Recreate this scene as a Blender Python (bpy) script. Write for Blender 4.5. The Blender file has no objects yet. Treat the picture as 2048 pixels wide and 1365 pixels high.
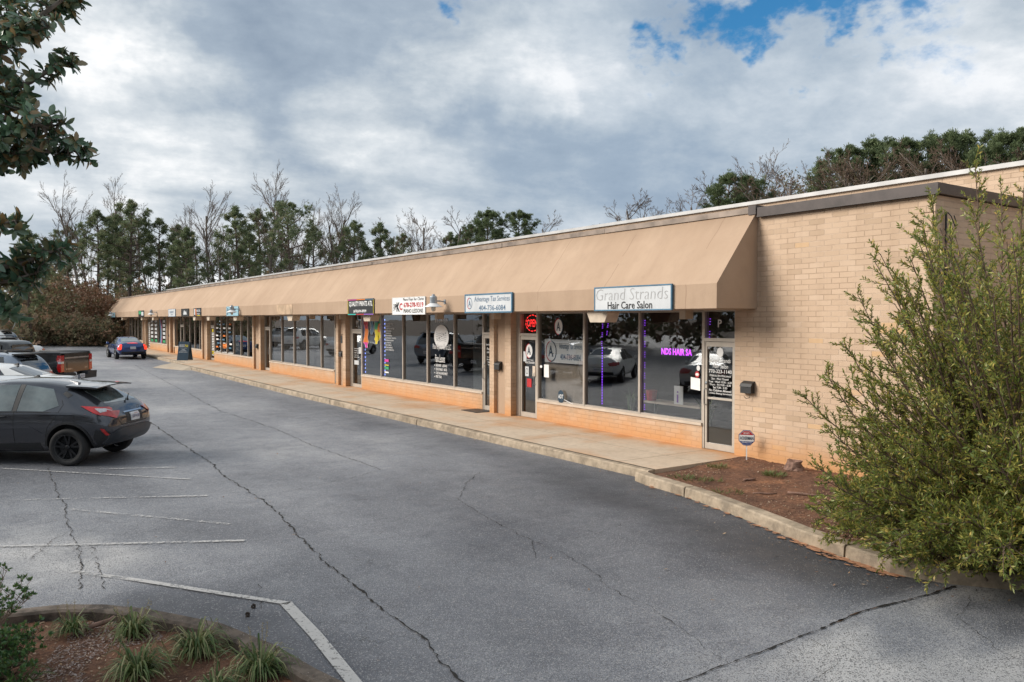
import bpy, bmesh, math, random
from mathutils import Vector, Matrix, Euler, noise as mnoise
from mathutils.bvhtree import BVHTree
random.seed(7)
PI = math.pi
sc = bpy.context.scene
COL = sc.collection

# ------------------------------------------------------------------ camera geometry
F, CX, CY, HZ, CH = 1593.0, 1024.0, 682.5, 639.0, 2.7
yaw = math.atan(1085 / F)
pit = math.atan((CY - HZ) / F)
_s, _c = math.sin(yaw), math.cos(yaw)
RT = Vector((_c, -_s, 0))
FW = Vector((_s * math.cos(pit), _c * math.cos(pit), -math.sin(pit)))
UP = Vector((_s * math.sin(pit), _c * math.sin(pit), math.cos(pit)))
CAM = Vector((0, 0, CH))

def ray(x, y):
    return FW + RT * ((x - CX) / F) + UP * ((CY - y) / F)
def at(x, y, d):                     # a measured point at a given depth
    return CAM + ray(x, y) * d
def gz(y):                           # the lot climbs gently away from the camera
    return 0.0055 * max(0.0, y - 28.0)

cam = bpy.data.cameras.new("camera")
camo = bpy.data.objects.new("camera", cam)
COL.objects.link(camo)
camo.matrix_world = Matrix((
    (RT.x, UP.x, -FW.x, 0), (RT.y, UP.y, -FW.y, 0), (RT.z, UP.z, -FW.z, CH), (0, 0, 0, 1)))
cam.sensor_width = 36
cam.lens = 36 * F / 2048
cam.clip_start = 0.1
cam.clip_end = 3000
sc.camera = camo

# ------------------------------------------------------------------ mesh helper
class MB:
    def __init__(s):
        s.v = []; s.f = []; s.m = []; s.mi = 0
    def add(s, vs, fs, mi=None):
        o = len(s.v)
        s.v.extend([tuple(p) for p in vs])
        s.f.extend([tuple(i + o for i in f) for f in fs])
        s.m.extend([s.mi if mi is None else mi] * len(fs))
    def box(s, x0, x1, y0, y1, z0, z1, mi=None):
        vs = [(x, y, z) for x in (x0, x1) for y in (y0, y1) for z in (z0, z1)]
        s.add(vs, [(0, 1, 3, 2), (4, 6, 7, 5), (0, 4, 5, 1), (2, 3, 7, 6), (0, 2, 6, 4), (1, 5, 7, 3)], mi)
    def quad(s, a, b, c, d, mi=None):
        s.add([a, b, c, d], [(0, 1, 2, 3)], mi)
    def prism(s, poly, fn, a, b, mi=None):      # poly of 2-D points, fn(u,v,w) -> 3-D, extruded w from a to b
        n = len(poly)
        vs = [fn(u, v, a) for u, v in poly] + [fn(u, v, b) for u, v in poly]
        fs = [tuple(range(n)), tuple(range(2 * n - 1, n - 1, -1))]
        fs += [(i, i + n, (i + 1) % n + n, (i + 1) % n) for i in range(n)]
        s.add(vs, fs, mi)
    def tube(s, pts, rad, n=6, cap=True, mi=None):
        pts = [Vector(p) for p in pts]
        if not isinstance(rad, (list, tuple)): rad = [rad] * len(pts)
        vs = []; fs = []
        ref = Vector((0.3, 0.2, 1)).normalized()
        for i, p in enumerate(pts):
            t = (pts[min(i + 1, len(pts) - 1)] - pts[max(i - 1, 0)])
            if t.length < 1e-9: t = Vector((0, 0, 1))
            t.normalize()
            r = ref if abs(t.dot(ref)) < 0.95 else Vector((1, 0, 0))
            a = t.cross(r).normalized(); b = t.cross(a)
            for k in range(n):
                an = 2 * PI * k / n
                vs.append(p + (a * math.cos(an) + b * math.sin(an)) * rad[i])
        for i in range(len(pts) - 1):
            for k in range(n):
                fs.append((i * n + k, i * n + (k + 1) % n, (i + 1) * n + (k + 1) % n, (i + 1) * n + k))
        if cap:
            fs.append(tuple(range(n - 1, -1, -1)))
            fs.append(tuple((len(pts) - 1) * n + k for k in range(n)))
        s.add(vs, fs, mi)
    def lathe(s, prof, n, fn, mi=None, cap=True):         # prof [(r,h)], fn(r*cos,r*sin,h)
        vs = []; fs = []
        for r, h in prof:
            for k in range(n):
                a = 2 * PI * k / n
                vs.append(fn(r * math.cos(a), r * math.sin(a), h))
        for i in range(len(prof) - 1):
            for k in range(n):
                fs.append((i * n + k, i * n + (k + 1) % n, (i + 1) * n + (k + 1) % n, (i + 1) * n + k))
        if cap: fs.append(tuple(range(n))); fs.append(tuple((len(prof) - 1) * n + k for k in range(n - 1, -1, -1)))
        s.add(vs, fs, mi)

def base_of(o):
    v = Vector((0, 0, 0))
    while o is not None:
        v = v + Vector(o.get('_b', (0, 0, 0))) if False else v + o.location
        o = o.parent
    return v

def link(name, mb, mats, parent=None, smooth=False, origin=None, local=False, recalc=True):
    """link a mesh written in world coordinates; origin moves the object's origin there; children subtract the thing's base"""
    me = bpy.data.meshes.new(name)
    off = Vector((0, 0, 0)) if local else (base_of(parent) if parent else Vector((0, 0, 0)))
    loc = Vector((0, 0, 0))
    if origin is not None:
        loc = Vector(origin) - off
        off = Vector(origin)
    vs = [(p[0] - off.x, p[1] - off.y, p[2] - off.z) for p in mb.v]
    me.from_pydata(vs, [], mb.f)
    if not isinstance(mats, (list, tuple)): mats = [mats]
    for m in mats: me.materials.append(m)
    if len(mats) > 1: me.polygons.foreach_set('material_index', mb.m)
    if recalc:
        bm = bmesh.new(); bm.from_mesh(me)
        bmesh.ops.recalc_face_normals(bm, faces=bm.faces)
        bm.to_mesh(me); bm.free()
    if smooth: me.polygons.foreach_set('use_smooth', [True] * len(me.polygons))
    me.update()
    o = bpy.data.objects.new(name, me)
    COL.objects.link(o)
    o.location = loc
    if parent: o.parent = parent
    return o

def tag(o, label=None, cat=None, group=None, kind=None):
    if label: o['label'] = label
    if cat: o['category'] = cat
    if group: o['group'] = group
    if kind: o['kind'] = kind
    return o

def empty(name, loc, rz=0, label=None, cat=None, group=None):
    o = bpy.data.objects.new(name, None)
    COL.objects.link(o)
    o.location = loc; o.rotation_euler = (0, 0, rz)
    o.empty_display_size = 0.3
    return tag(o, label, cat, group)

def copy_tree(o, parent=None):
    c = o.copy(); COL.objects.link(c)
    if parent is not None: c.parent = parent
    for ch in list(o.children): copy_tree(ch, c)
    return c

# ------------------------------------------------------------------ materials
def nt(name):
    m = bpy.data.materials.new(name); m.use_nodes = True
    t = m.node_tree; t.nodes.clear()
    out = t.nodes.new('ShaderNodeOutputMaterial')
    return m, t, out
class G:                                # small node-graph writer
    def __init__(s, t): s.t = t
    def n(s, ty, ins=None, **kw):
        nd = s.t.nodes.new(ty)
        for k, v in kw.items(): setattr(nd, k, v)
        for k, v in (ins or {}).items():
            sk = nd.inputs[k]
            if isinstance(v, bpy.types.NodeSocket): s.t.links.new(v, sk)
            else:
                if hasattr(sk, 'default_value') and hasattr(sk.default_value, '__len__') and not hasattr(v, '__len__'):
                    v = (v,) * len(sk.default_value)
                if hasattr(v, '__len__') and sk.type == 'RGBA' and len(v) == 3: v = (*v, 1)
                sk.default_value = v
        return nd
    def math(s, op, a, b=0.0, clamp=False):
        nd = s.n('ShaderNodeMath', {0: a, 1: b}, operation=op); nd.use_clamp = clamp
        return nd.outputs[0]
    def mix(s, f, a, b, bt='MIX'):
        nd = s.n('ShaderNodeMix', data_type='RGBA', blend_type=bt)
        for k, v in ((0, f), (6, a), (7, b)):
            sk = nd.inputs[k]
            if isinstance(v, bpy.types.NodeSocket): s.t.links.new(v, sk)
            else: sk.default_value = (*v, 1) if (hasattr(v, '__len__') and len(v) == 3) else v
        return nd.outputs[2]
    def ramp(s, f, stops, mode='LINEAR'):
        nd = s.n('ShaderNodeValToRGB', {0: f}); cr = nd.color_ramp; cr.interpolation = mode
        while len(cr.elements) < len(stops): cr.elements.new(0.5)
        for e, (p, c) in zip(cr.elements, stops):
            e.position = p; e.color = (*c, 1) if hasattr(c, '__len__') else (c, c, c, 1)
        return nd.outputs[0]
    def noise(s, vec, scale, detail=4, rough=0.55, dist=0.0):
        nd = s.n('ShaderNodeTexNoise', {'Scale': scale, 'Detail': detail, 'Roughness': rough, 'Distortion': dist})
        if vec is not None: s.t.links.new(vec, nd.inputs['Vector'])
        return nd.outputs[0]
    def map(s, vec, scale=(1, 1, 1), rot=(0, 0, 0), loc=(0, 0, 0)):
        return s.n('ShaderNodeMapping', {'Vector': vec, 'Scale': scale, 'Rotation': rot, 'Location': loc}).outputs[0]
    def bump(s, h, st, dist=0.01, nrm=None):
        i = {'Height': h, 'Strength': st, 'Distance': dist}
        if nrm is not None: i['Normal'] = nrm
        return s.n('ShaderNodeBump', i).outputs[0]
    def bsdf(s, out, **ins):
        i = {k.replace('_', ' '): v for k, v in ins.items()}
        p = s.n('ShaderNodeBsdfPrincipled', i)
        s.t.links.new(p.outputs[0], out.inputs[0])
        return p

def simple(name, col, rough=0.6, metal=0.0, var=0.12, vs=6.0, bump=0.0, bs=60.0, coat=0.0, spec=0.5, emit=None, es=1.0, world=True):
    m, t, out = nt(name); g = G(t)
    pos = g.n('ShaderNodeNewGeometry').outputs['Position'] if world else g.n('ShaderNodeTexCoord').outputs['Object']
    c = col
    n = g.noise(pos, vs, 5)
    if var > 0:
        a = tuple(x * (1 - var) for x in col); b = tuple(min(1, x * (1 + var)) for x in col)
        c = g.mix(g.ramp(n, [(0.3, 0.0), (0.7, 1.0)]), a, b)
    ins = {'Base_Color': c, 'Roughness': rough, 'Metallic': metal, 'Coat_Weight': coat, 'Specular_IOR_Level': spec}
    if bump: ins['Normal'] = g.bump(g.noise(pos, bs, 3), bump, 0.01)
    if emit: ins['Emission_Color'] = emit; ins['Emission_Strength'] = es
    if coat: ins['Coat_Roughness'] = 0.04
    g.bsdf(out, **ins)
    return m

def foliage(name, cols, rough=0.5, trans=0.25, spec=0.4):
    m, t, out = nt(name); g = G(t)
    geo = g.n('ShaderNodeNewGeometry')
    k = len(cols)
    c = g.ramp(geo.outputs['Random Per Island'], [(i / max(1, k - 1), cc) for i, cc in enumerate(cols)])
    p = g.n('ShaderNodeBsdfPrincipled', {'Base Color': c, 'Roughness': rough, 'Specular IOR Level': spec})
    tr = g.n('ShaderNodeBsdfTranslucent', {'Color': c})
    mx = g.n('ShaderNodeMixShader', {0: trans, 1: p.outputs[0], 2: tr.outputs[0]})
    t.links.new(mx.outputs[0], out.inputs[0])
    return m

# brick, painted tan
def m_brick():
    m, t, out = nt('painted_brick'); g = G(t)
    geo = g.n('ShaderNodeNewGeometry')
    pos = geo.outputs['Position']
    sp = g.n('ShaderNodeSeparateXYZ', {0: pos})
    u = g.math('ADD', sp.outputs[0], sp.outputs[1])
    wob = g.noise(pos, 1.2, 2)
    z = g.math('ADD', sp.outputs[2], g.math('MULTIPLY', g.math('SUBTRACT', wob, 0.5), 0.012))
    v = g.n('ShaderNodeCombineXYZ', {0: u, 1: z}).outputs[0]
    br = g.n('ShaderNodeTexBrick', {'Vector': v, 'Scale': 1.0, 'Mortar Size': 0.006, 'Mortar Smooth': 0.25, 'Bias': 0.0,
             'Brick Width': 0.29, 'Row Height': 0.0915, 'Color1': (0.0, 0, 0, 1), 'Color2': (1, 1, 1, 1), 'Mortar': (0.5, 0.5, 0.5, 1)})
    tint = br.outputs[0]; mort = br.outputs['Fac']
    n1 = g.noise(pos, 0.7, 4); n2 = g.noise(pos, 45, 3)
    c = g.ramp(tint, [(0.0, (0.47, 0.345, 0.24)), (0.1, (0.55, 0.405, 0.29)), (0.5, (0.585, 0.432, 0.31)), (0.9, (0.61, 0.455, 0.33)), (0.97, (0.63, 0.48, 0.36)), (1.0, (0.62, 0.40, 0.21))])
    c = g.mix(g.math('MULTIPLY', g.ramp(n1, [(0.35, 0.0), (0.65, 1.0)]), 0.35), c, (0.42, 0.30, 0.205))
    c = g.mix(g.math('MULTIPLY', n2, 0.18), c, (0.37, 0.26, 0.17))
    # vertical wash streaks
    st = g.noise(g.map(pos, (6, 6, 0.35)), 1.0, 3)
    c = g.mix(g.math('MULTIPLY', g.ramp(st, [(0.5, 0.0), (0.72, 1.0)]), 0.22), c, (0.36, 0.25, 0.17))
    mm = g.noise(pos, 3.0, 3)
    c = g.mix(g.math('MULTIPLY', mort, 0.42), c, g.mix(g.ramp(mm, [(0.36, 0.0), (0.6, 1.0)]), (0.66, 0.53, 0.41), (0.25, 0.165, 0.11)))  # pale mortar, mixed with a dark tone that paints in the joints' shadow lines
    # red clay splash at the foot of the wall
    zn = g.math('ADD', sp.outputs[2], g.math('MULTIPLY', g.math('SUBTRACT', g.noise(pos, 2.5, 4), 0.5), 0.5))
    up = g.math('MULTIPLY', g.math('MAXIMUM', g.math('SUBTRACT', sp.outputs[1], 28.0), 0.0), 0.0055)
    zn = g.math('SUBTRACT', zn, up)
    cl = g.ramp(g.math('MULTIPLY', zn, 1.0), [(0.16, 1.0), (0.34, 0.72), (0.62, 0.1), (0.85, 0.0)])
    c = g.mix(g.math('MULTIPLY', cl, 0.8), c, (0.58, 0.285, 0.11))
    hb = g.math('SUBTRACT', g.math('MULTIPLY', n2, 0.3), mort)
    g.bsdf(out, Base_Color=c, Roughness=0.85, Specular_IOR_Level=0.25, Normal=g.bump(hb, 0.9, 0.008))
    return m

def m_stucco():
    m, t, out = nt('tan_stucco'); g = G(t)
    pos = g.n('ShaderNodeNewGeometry').outputs['Position']
    sp = g.n('ShaderNodeSeparateXYZ', {0: pos})
    n1 = g.noise(pos, 0.45, 5); st = g.noise(g.map(pos, (0.6, 2.2, 0.4)), 1.0, 5, 0.6); n3 = g.noise(pos, 120, 3)
    c = g.mix(g.ramp(n1, [(0.35, 0.0), (0.65, 1.0)]), (0.40, 0.285, 0.20), (0.46, 0.335, 0.24))
    c = g.mix(g.math('MULTIPLY', g.ramp(st, [(0.42, 0.0), (0.75, 1.0)]), 0.25), c, (0.30, 0.20, 0.135))
    # panel joints in the render, roughly every 2.3 m, thin and wavering
    yy = g.math('ADD', sp.outputs[1], g.math('MULTIPLY', g.noise(pos, 0.9, 3), 0.25))
    fr = g.math('ABSOLUTE', g.math('SUBTRACT', g.math('FRACT', g.math('DIVIDE', yy, 2.3)), 0.5))
    jn = g.math('LESS_THAN', fr, 0.0035)
    jn = g.math('MULTIPLY', jn, g.math('GREATER_THAN', g.noise(pos, 0.8, 2), 0.47))
    c = g.mix(g.math('MULTIPLY', jn, 0.5), c, (0.2, 0.12, 0.08))
    # grime creeping down from the cap and along the drip edge
    gn = g.math('ADD', sp.outputs[2], g.math('MULTIPLY', g.noise(g.map(pos, (1, 3, 0.6)), 1.6, 4), 0.5))
    gr = g.ramp(g.math('SUBTRACT', gn, 4.2), [(0.35, 0.0), (0.8, 1.0)])
    c = g.mix(g.math('MULTIPLY', gr, 0.42), c, (0.22, 0.15, 0.10))
    mo = g.noise(pos, 2.3, 7, 0.7)
    c = g.mix(g.math('MULTIPLY', g.ramp(mo, [(0.5, 0.0), (0.68, 1.0)]), 0.22), c, (0.30, 0.215, 0.155))
    g.bsdf(out, Base_Color=c, Roughness=0.92, Specular_IOR_Level=0.2, Normal=g.bump(g.math('ADD', n3, g.math('MULTIPLY', g.noise(pos, 35, 2), 0.6)), 0.55, 0.008))
    return m

def m_concrete(name, a, b, joint=True, clay=0.6, dark=0.0):
    m, t, out = nt(name); g = G(t)
    pos = g.n('ShaderNodeNewGeometry').outputs['Position']
    sp = g.n('ShaderNodeSeparateXYZ', {0: pos})
    n1 = g.noise(pos, 0.9, 6, 0.6); n2 = g.noise(pos, 9, 5, 0.65); n3 = g.noise(pos, 90, 3)
    c = g.mix(g.ramp(n1, [(0.3, 0.0), (0.7, 1.0)]), a, b)
    c = g.mix(g.math('MULTIPLY', g.ramp(n2, [(0.45, 0.0), (0.7, 1.0)]), 0.35), c, tuple(x * 0.6 for x in a))
    c = g.mix(g.math('MULTIPLY', n3, 0.2), c, tuple(x * 0.5 for x in a))
    if clay:
        xx = g.math('ADD', sp.outputs[0], g.math('MULTIPLY', g.math('SUBTRACT', g.noise(pos, 1.1, 4), 0.5), 2.2))
        cl = g.ramp(g.math('SUBTRACT', xx, 11.0), [(0.0, 0.0), (0.35, 0.25), (1.0, 1.0)])
        sp2 = g.ramp(g.noise(pos, 0.6, 4), [(0.5, 0.0), (0.68, 1.0)])
        cl = g.math('MAXIMUM', cl, g.math('MULTIPLY', sp2, 0.55))
        c = g.mix(g.math('MULTIPLY', cl, clay), c, (0.52, 0.235, 0.08))
    if dark:
        dn = g.ramp(g.noise(pos, 3.5, 6, 0.7), [(0.42, 0.0), (0.6, 1.0)])
        c = g.mix(g.math('MULTIPLY', dn, dark), c, (0.045, 0.038, 0.032))
    if joint:
        fr = g.math('ABSOLUTE', g.math('SUBTRACT', g.math('FRACT', g.math('DIVIDE', sp.outputs[1], 3.05)), 0.5))
        jn = g.math('LESS_THAN', fr, 0.004)
        fx = g.math('LESS_THAN', g.math('ABSOLUTE', g.math('SUBTRACT', sp.outputs[0], 10.75)), 0.008)
        jn = g.math('MAXIMUM', jn, fx)
        c = g.mix(g.math('MULTIPLY', jn, 0.6), c, (0.10, 0.075, 0.055))
    g.bsdf(out, Base_Color=c, Roughness=0.85, Specular_IOR_Level=0.25, Normal=g.bump(g.math('ADD', n3, n2), 0.3, 0.006))
    return m

def m_asphalt():
    m, t, out = nt('worn_asphalt'); g = G(t)
    pos = g.n('ShaderNodeNewGeometry').outputs['Position']
    tone = g.n('ShaderNodeAttribute', attribute_name='tone').outputs['Fac']
    n1 = g.noise(pos, 0.35, 6, 0.6); n2 = g.noise(g.map(pos, (1, 1.0, 1)), 2.6, 6, 0.65)
    ag = g.n('ShaderNodeTexVoronoi', {'Vector': pos, 'Scale': 105.0}).outputs['Distance']
    agc = g.n('ShaderNodeTexVoronoi', {'Vector': pos, 'Scale': 98.0}).outputs['Color']
    sc_ = g.n('ShaderNodeSeparateColor', {0: agc}).outputs[0]
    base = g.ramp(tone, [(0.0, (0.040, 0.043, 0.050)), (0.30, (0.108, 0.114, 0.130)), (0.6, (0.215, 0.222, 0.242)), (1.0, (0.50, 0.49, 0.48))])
    c = g.mix(g.ramp(n1, [(0.3, 0.0), (0.7, 1.0)]), base, g.mix(1.0, base, (1.22, 1.22, 1.22), 'MULTIPLY'))
    c = g.mix(g.math('MULTIPLY', g.ramp(n2, [(0.4, 0.0), (0.62, 1.0)]), 0.30), c, g.mix(1.0, c, (0.66, 0.67, 0.70), 'MULTIPLY'))
    n6 = g.noise(g.map(pos, (2.6, 0.22, 1), (0, 0, 0.12)), 1.0, 6, 0.6)
    c = g.mix(g.math('MULTIPLY', g.ramp(n6, [(0.4, 0.0), (0.66, 1.0)]), 0.28), c, g.mix(1.0, c, (1.35, 1.34, 1.32), 'MULTIPLY'))
    n7 = g.noise(pos, 1.1, 8, 0.7, 0.4)
    c = g.mix(g.math('MULTIPLY', g.ramp(n7, [(0.50, 0.0), (0.62, 1.0)]), 0.5), c, g.mix(1.0, c, (0.62, 0.63, 0.66), 'MULTIPLY'))
    wv = g.n('ShaderNodeVectorMath', {0: pos, 1: g.n('ShaderNodeVectorMath', {0: g.n('ShaderNodeTexNoise', {'Vector': pos, 'Scale': 2.2, 'Detail': 5.0}).outputs['Color'], 'Scale': 0.55}, operation='SCALE').outputs[0]}, operation='ADD').outputs[0]
    ve = g.n('ShaderNodeTexVoronoi', {'Vector': wv, 'Scale': 1.15}, feature='DISTANCE_TO_EDGE').outputs['Distance']
    ck = g.math('MULTIPLY', g.math('LESS_THAN', ve, 0.0045), g.ramp(g.noise(pos, 0.5, 3), [(0.5, 0.0), (0.6, 1.0)]))
    c = g.mix(g.math('MULTIPLY', ck, 0.5), c, (0.04, 0.04, 0.042))
    n8 = g.noise(pos, 4.5, 8, 0.75, 0.3)
    c = g.mix(g.math('MULTIPLY', g.ramp(n8, [(0.54, 0.0), (0.60, 1.0)]), 0.30), c, g.mix(1.0, c, (1.5, 1.48, 1.45), 'MULTIPLY'))
    # exposed stones, more of them where the surface is worn
    th = g.math('SUBTRACT', 1.0, g.math('MULTIPLY', tone, 0.36))
    stn = g.math('GREATER_THAN', sc_, th)
    c = g.mix(g.math('MULTIPLY', stn, 0.42), c, (0.50, 0.49, 0.48))
    dk = g.math('LESS_THAN', sc_, 0.22)
    c = g.mix(g.math('MULTIPLY', dk, g.math('MULTIPLY', tone, 0.8)), c, (0.04, 0.04, 0.044))
    sp3 = g.math('GREATER_THAN', g.noise(pos, 16, 2, 0.5), 0.745)
    c = g.mix(g.math('MULTIPLY', sp3, 0.55), c, (0.025, 0.026, 0.028))
    r = g.n('ShaderNodeMapRange', {0: n2, 1: 0.3, 2: 0.7, 3: 0.42, 4: 0.60}).outputs[0]
    g.bsdf(out, Base_Color=c, Roughness=r, Specular_IOR_Level=0.5,
           Normal=g.bump(g.math('ADD', g.math('MULTIPLY', ag, 1.0), g.math('MULTIPLY', n2, 0.6)), 0.8, 0.008))
    return m

def m_soil():
    m, t, out = nt('clay_and_mulch'); g = G(t)
    pos = g.n('ShaderNodeNewGeometry').outputs['Position']
    n1 = g.noise(pos, 1.3, 6, 0.65); n2 = g.noise(pos, 14, 6, 0.7); n3 = g.noise(pos, 70, 3)
    c = g.ramp(n1, [(0.3, (0.11, 0.062, 0.044)), (0.48, (0.19, 0.10, 0.066)), (0.62, (0.28, 0.14, 0.082)), (0.76, (0.42, 0.20, 0.105))])
    c = g.mix(g.ramp(n2, [(0.42, 0.0), (0.66, 0.75)]), c, (0.06, 0.036, 0.027))
    c = g.mix(g.ramp(n3, [(0.62, 0.0), (0.78, 0.6)]), c, (0.38, 0.28, 0.2))
    g.bsdf(out, Base_Color=c, Roughness=0.95, Specular_IOR_Level=0.15, Normal=g.bump(g.math('ADD', n2, g.math('MULTIPLY', n3, 0.5)), 0.8, 0.03))
    return m

def m_glass(name, tint=0.35, ior=1.75):
    m, t, out = nt(name); g = G(t)
    pos = g.n('ShaderNodeNewGeometry').outputs['Position']
    nb = g.bump(g.noise(pos, 0.8, 2), 0.12, 0.02)
    lw = g.n('ShaderNodeLayerWeight', {'Blend': 0.5}).outputs['Facing']
    fr = g.math('ADD', 0.125, g.math('MULTIPLY', g.math('POWER', lw, 3.2), 0.8))
    tr = g.n('ShaderNodeBsdfTransparent', {'Color': (tint, tint * 1.02, tint * 1.03, 1)})
    gl = g.n('ShaderNodeBsdfGlossy', {'Color': (0.92, 0.96, 1.0, 1), 'Roughness': 0.012, 'Normal': nb})
    mx = g.n('ShaderNodeMixShader', {0: fr, 1: tr.outputs[0], 2: gl.outputs[0]})
    t.links.new(mx.outputs[0], out.inputs[0])
    return m

def m_paint(name, col, metal=0.35, rough=0.32):
    m, t, out = nt(name); g = G(t)
    pos = g.n('ShaderNodeTexCoord').outputs['Object']
    n = g.noise(pos, 700, 1)
    dirt = g.noise(pos, 3.5, 5)
    c = g.mix(g.math('MULTIPLY', n, 0.18), col, tuple(min(1, x * 1.7 + 0.02) for x in col))
    z = g.n('ShaderNodeSeparateXYZ', {0: pos}).outputs[2]
    dd = g.math('MULTIPLY', g.ramp(z, [(0.2, 1.0), (0.6, 0.0)]), g.ramp(dirt, [(0.4, 0.0), (0.7, 0.35)]))
    c = g.mix(dd, c, (0.18, 0.13, 0.10))
    g.bsdf(out, Base_Color=c, Metallic=metal, Roughness=g.math('ADD', rough, g.math('MULTIPLY', dd, 0.4)), Coat_Weight=0.9, Coat_Roughness=0.05)
    return m

MT = {}
MT['brick'] = m_brick(); MT['stucco'] = m_stucco()
MT['walk'] = m_concrete('tan_concrete_walk', (0.54, 0.43, 0.32), (0.66, 0.545, 0.42), True, 0.85)
MT['kerb'] = m_concrete('kerb_concrete', (0.42, 0.335, 0.24), (0.54, 0.44, 0.33), False, 0.0, 0.45)
MT['kerb_dark'] = m_concrete('mossy_kerb_concrete', (0.14, 0.11, 0.088), (0.24, 0.2, 0.165), False, 0.0, 0.85)
MT['ramp'] = m_concrete('ramp_concrete', (0.42, 0.35, 0.27), (0.5, 0.43, 0.34), False, 0.2)
MT['asphalt'] = m_asphalt(); MT['soil'] = m_soil()
MT['crack'] = simple('crack_fill', (0.018, 0.016, 0.014), 0.95, var=0.3, vs=20)
MT['crack_red'] = simple('crack_fill_clay', (0.10, 0.055, 0.03), 0.95, var=0.5, vs=9)
MT['alum'] = simple('bronze_tan_frame', (0.47, 0.42, 0.36), 0.45, 0.15, 0.08)
MT['mull'] = simple('mullion_frame', (0.42, 0.37, 0.32), 0.5, 0.15, 0.08)
MT['sill'] = simple('sill_paint', (0.55, 0.46, 0.37), 0.6, 0.0, 0.12, 3)
MT['block'] = simple('cream_paint', (0.55, 0.46, 0.36), 0.7)
MT['glass'] = m_glass('shop_glass', 0.62)
MT['cap'] = simple('dark_metal_cap', (0.055, 0.043, 0.04), 0.45, 0.2, 0.3, 4)
MT['capw'] = simple('weathered_cap', (0.24, 0.19, 0.155), 0.6, 0.1, 0.45, 2.2)
MT['capl'] = simple('pale_metal_cap', (0.45, 0.445, 0.44), 0.5, 0.2, 0.15, 2)
MT['roof'] = simple('gravel_roof', (0.22, 0.21, 0.2), 0.95, var=0.3, vs=20)
MT['soffit'] = simple('soffit_paint', (0.40, 0.30, 0.215), 0.85)
MT['dark'] = simple('black_plastic', (0.02, 0.02, 0.021), 0.5)
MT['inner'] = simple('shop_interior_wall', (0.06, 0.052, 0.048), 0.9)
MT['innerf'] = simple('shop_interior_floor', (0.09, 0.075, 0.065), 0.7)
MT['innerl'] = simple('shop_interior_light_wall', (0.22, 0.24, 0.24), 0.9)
MT['white'] = simple('white_vinyl', (0.78, 0.78, 0.77), 0.55, var=0.05)
MT['black'] = simple('black_vinyl', (0.015, 0.015, 0.016), 0.4, var=0.05)
MT['boardw'] = simple('white_board', (0.56, 0.58, 0.595), 0.5, var=0.1, vs=2)
MT['blue'] = simple('blue_paint', (0.06, 0.16, 0.25), 0.5, var=0.25)
MT['dkblue'] = simple('faded_blue_letters', (0.10, 0.17, 0.26), 0.6, var=0.2)
MT['red'] = simple('red_vinyl', (0.45, 0.02, 0.025), 0.5)
MT['yellow'] = simple('yellow_vinyl', (0.75, 0.6, 0.02), 0.5)
MT['teal'] = simple('teal_vinyl', (0.02, 0.45, 0.38), 0.5)
MT['orange'] = simple('orange_vinyl', (0.75, 0.2, 0.02), 0.5)
MT['purple'] = simple('purple_vinyl', (0.25, 0.1, 0.45), 0.5)
MT['magenta'] = simple('magenta_vinyl', (0.6, 0.04, 0.3), 0.5)
MT['green'] = simple('green_vinyl', (0.03, 0.3, 0.12), 0.5)
MT['lblue'] = simple('pale_blue_board', (0.28, 0.47, 0.56), 0.5)
MT['navy'] = simple('navy_board', (0.018, 0.045, 0.075), 0.4)
MT['pencil'] = simple('faded_pencil', (0.38, 0.38, 0.38), 0.7)
MT['neon'] = simple('red_neon', (0.8, 0.02, 0.02), 0.5, var=0, emit=(1, 0.03, 0.03, 1), es=2.0)
MT['ledp'] = simple('purple_led', (0.4, 0.1, 0.9), 0.5, var=0, emit=(0.32, 0.05, 1.0, 1), es=1.3)
MT['ledm'] = simple('magenta_led', (0.6, 0.1, 0.9), 0.5, var=0, emit=(0.62, 0.06, 1.0, 1), es=2.0)
MT['ledb'] = simple('blue_led', (0.3, 0.4, 0.9), 0.5, var=0, emit=(0.3, 0.4, 1.0, 1), es=1.6)
MT['ledw'] = simple('white_led', (0.8, 0.8, 0.9), 0.5, var=0, emit=(0.8, 0.85, 1.0, 1), es=1.4)
MT['galv'] = simple('galvanised_metal', (0.33, 0.36, 0.39), 0.4, 0.6, 0.15)
MT['enam'] = simple('white_enamel', (0.75, 0.76, 0.76), 0.35, 0.0, 0.08)
MT['bulb'] = simple('lamp_glass', (0.6, 0.58, 0.5), 0.15, 0.0, 0.0)
MT['line'] = None
def m_line():
    m, t, out = nt('worn_white_paint'); g = G(t)
    pos = g.n('ShaderNodeNewGeometry').outputs['Position']
    w = g.n('ShaderNodeAttribute', attribute_name='wear').outputs['Fac']
    n = g.math('ADD', g.math('MULTIPLY', g.noise(pos, 30, 5, 0.7), 0.7), g.math('MULTIPLY', g.noise(pos, 3, 4), 0.3))
    k = g.n('ShaderNodeMapRange', {0: g.math('SUBTRACT', n, w), 1: -0.03, 2: 0.06, 3: 0.0, 4: 1.0}).outputs[0]
    p = g.n('ShaderNodeBsdfPrincipled', {'Base Color': (0.50, 0.49, 0.475, 1), 'Roughness': 0.7})
    tr = g.n('ShaderNodeBsdfTransparent')
    mx = g.n('ShaderNodeMixShader', {0: g.math('MULTIPLY', k, 0.9), 1: tr.outputs[0], 2: p.outputs[0]})
    t.links.new(mx.outputs[0], out.inputs[0])
    return m
MT['line'] = m_line()
MT['bark'] = simple('pine_bark', (0.10, 0.075, 0.06), 0.95, var=0.35, vs=8, world=False)
MT['barkg'] = simple('grey_bark', (0.17, 0.145, 0.125), 0.95, var=0.3, vs=5, world=False)
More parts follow.
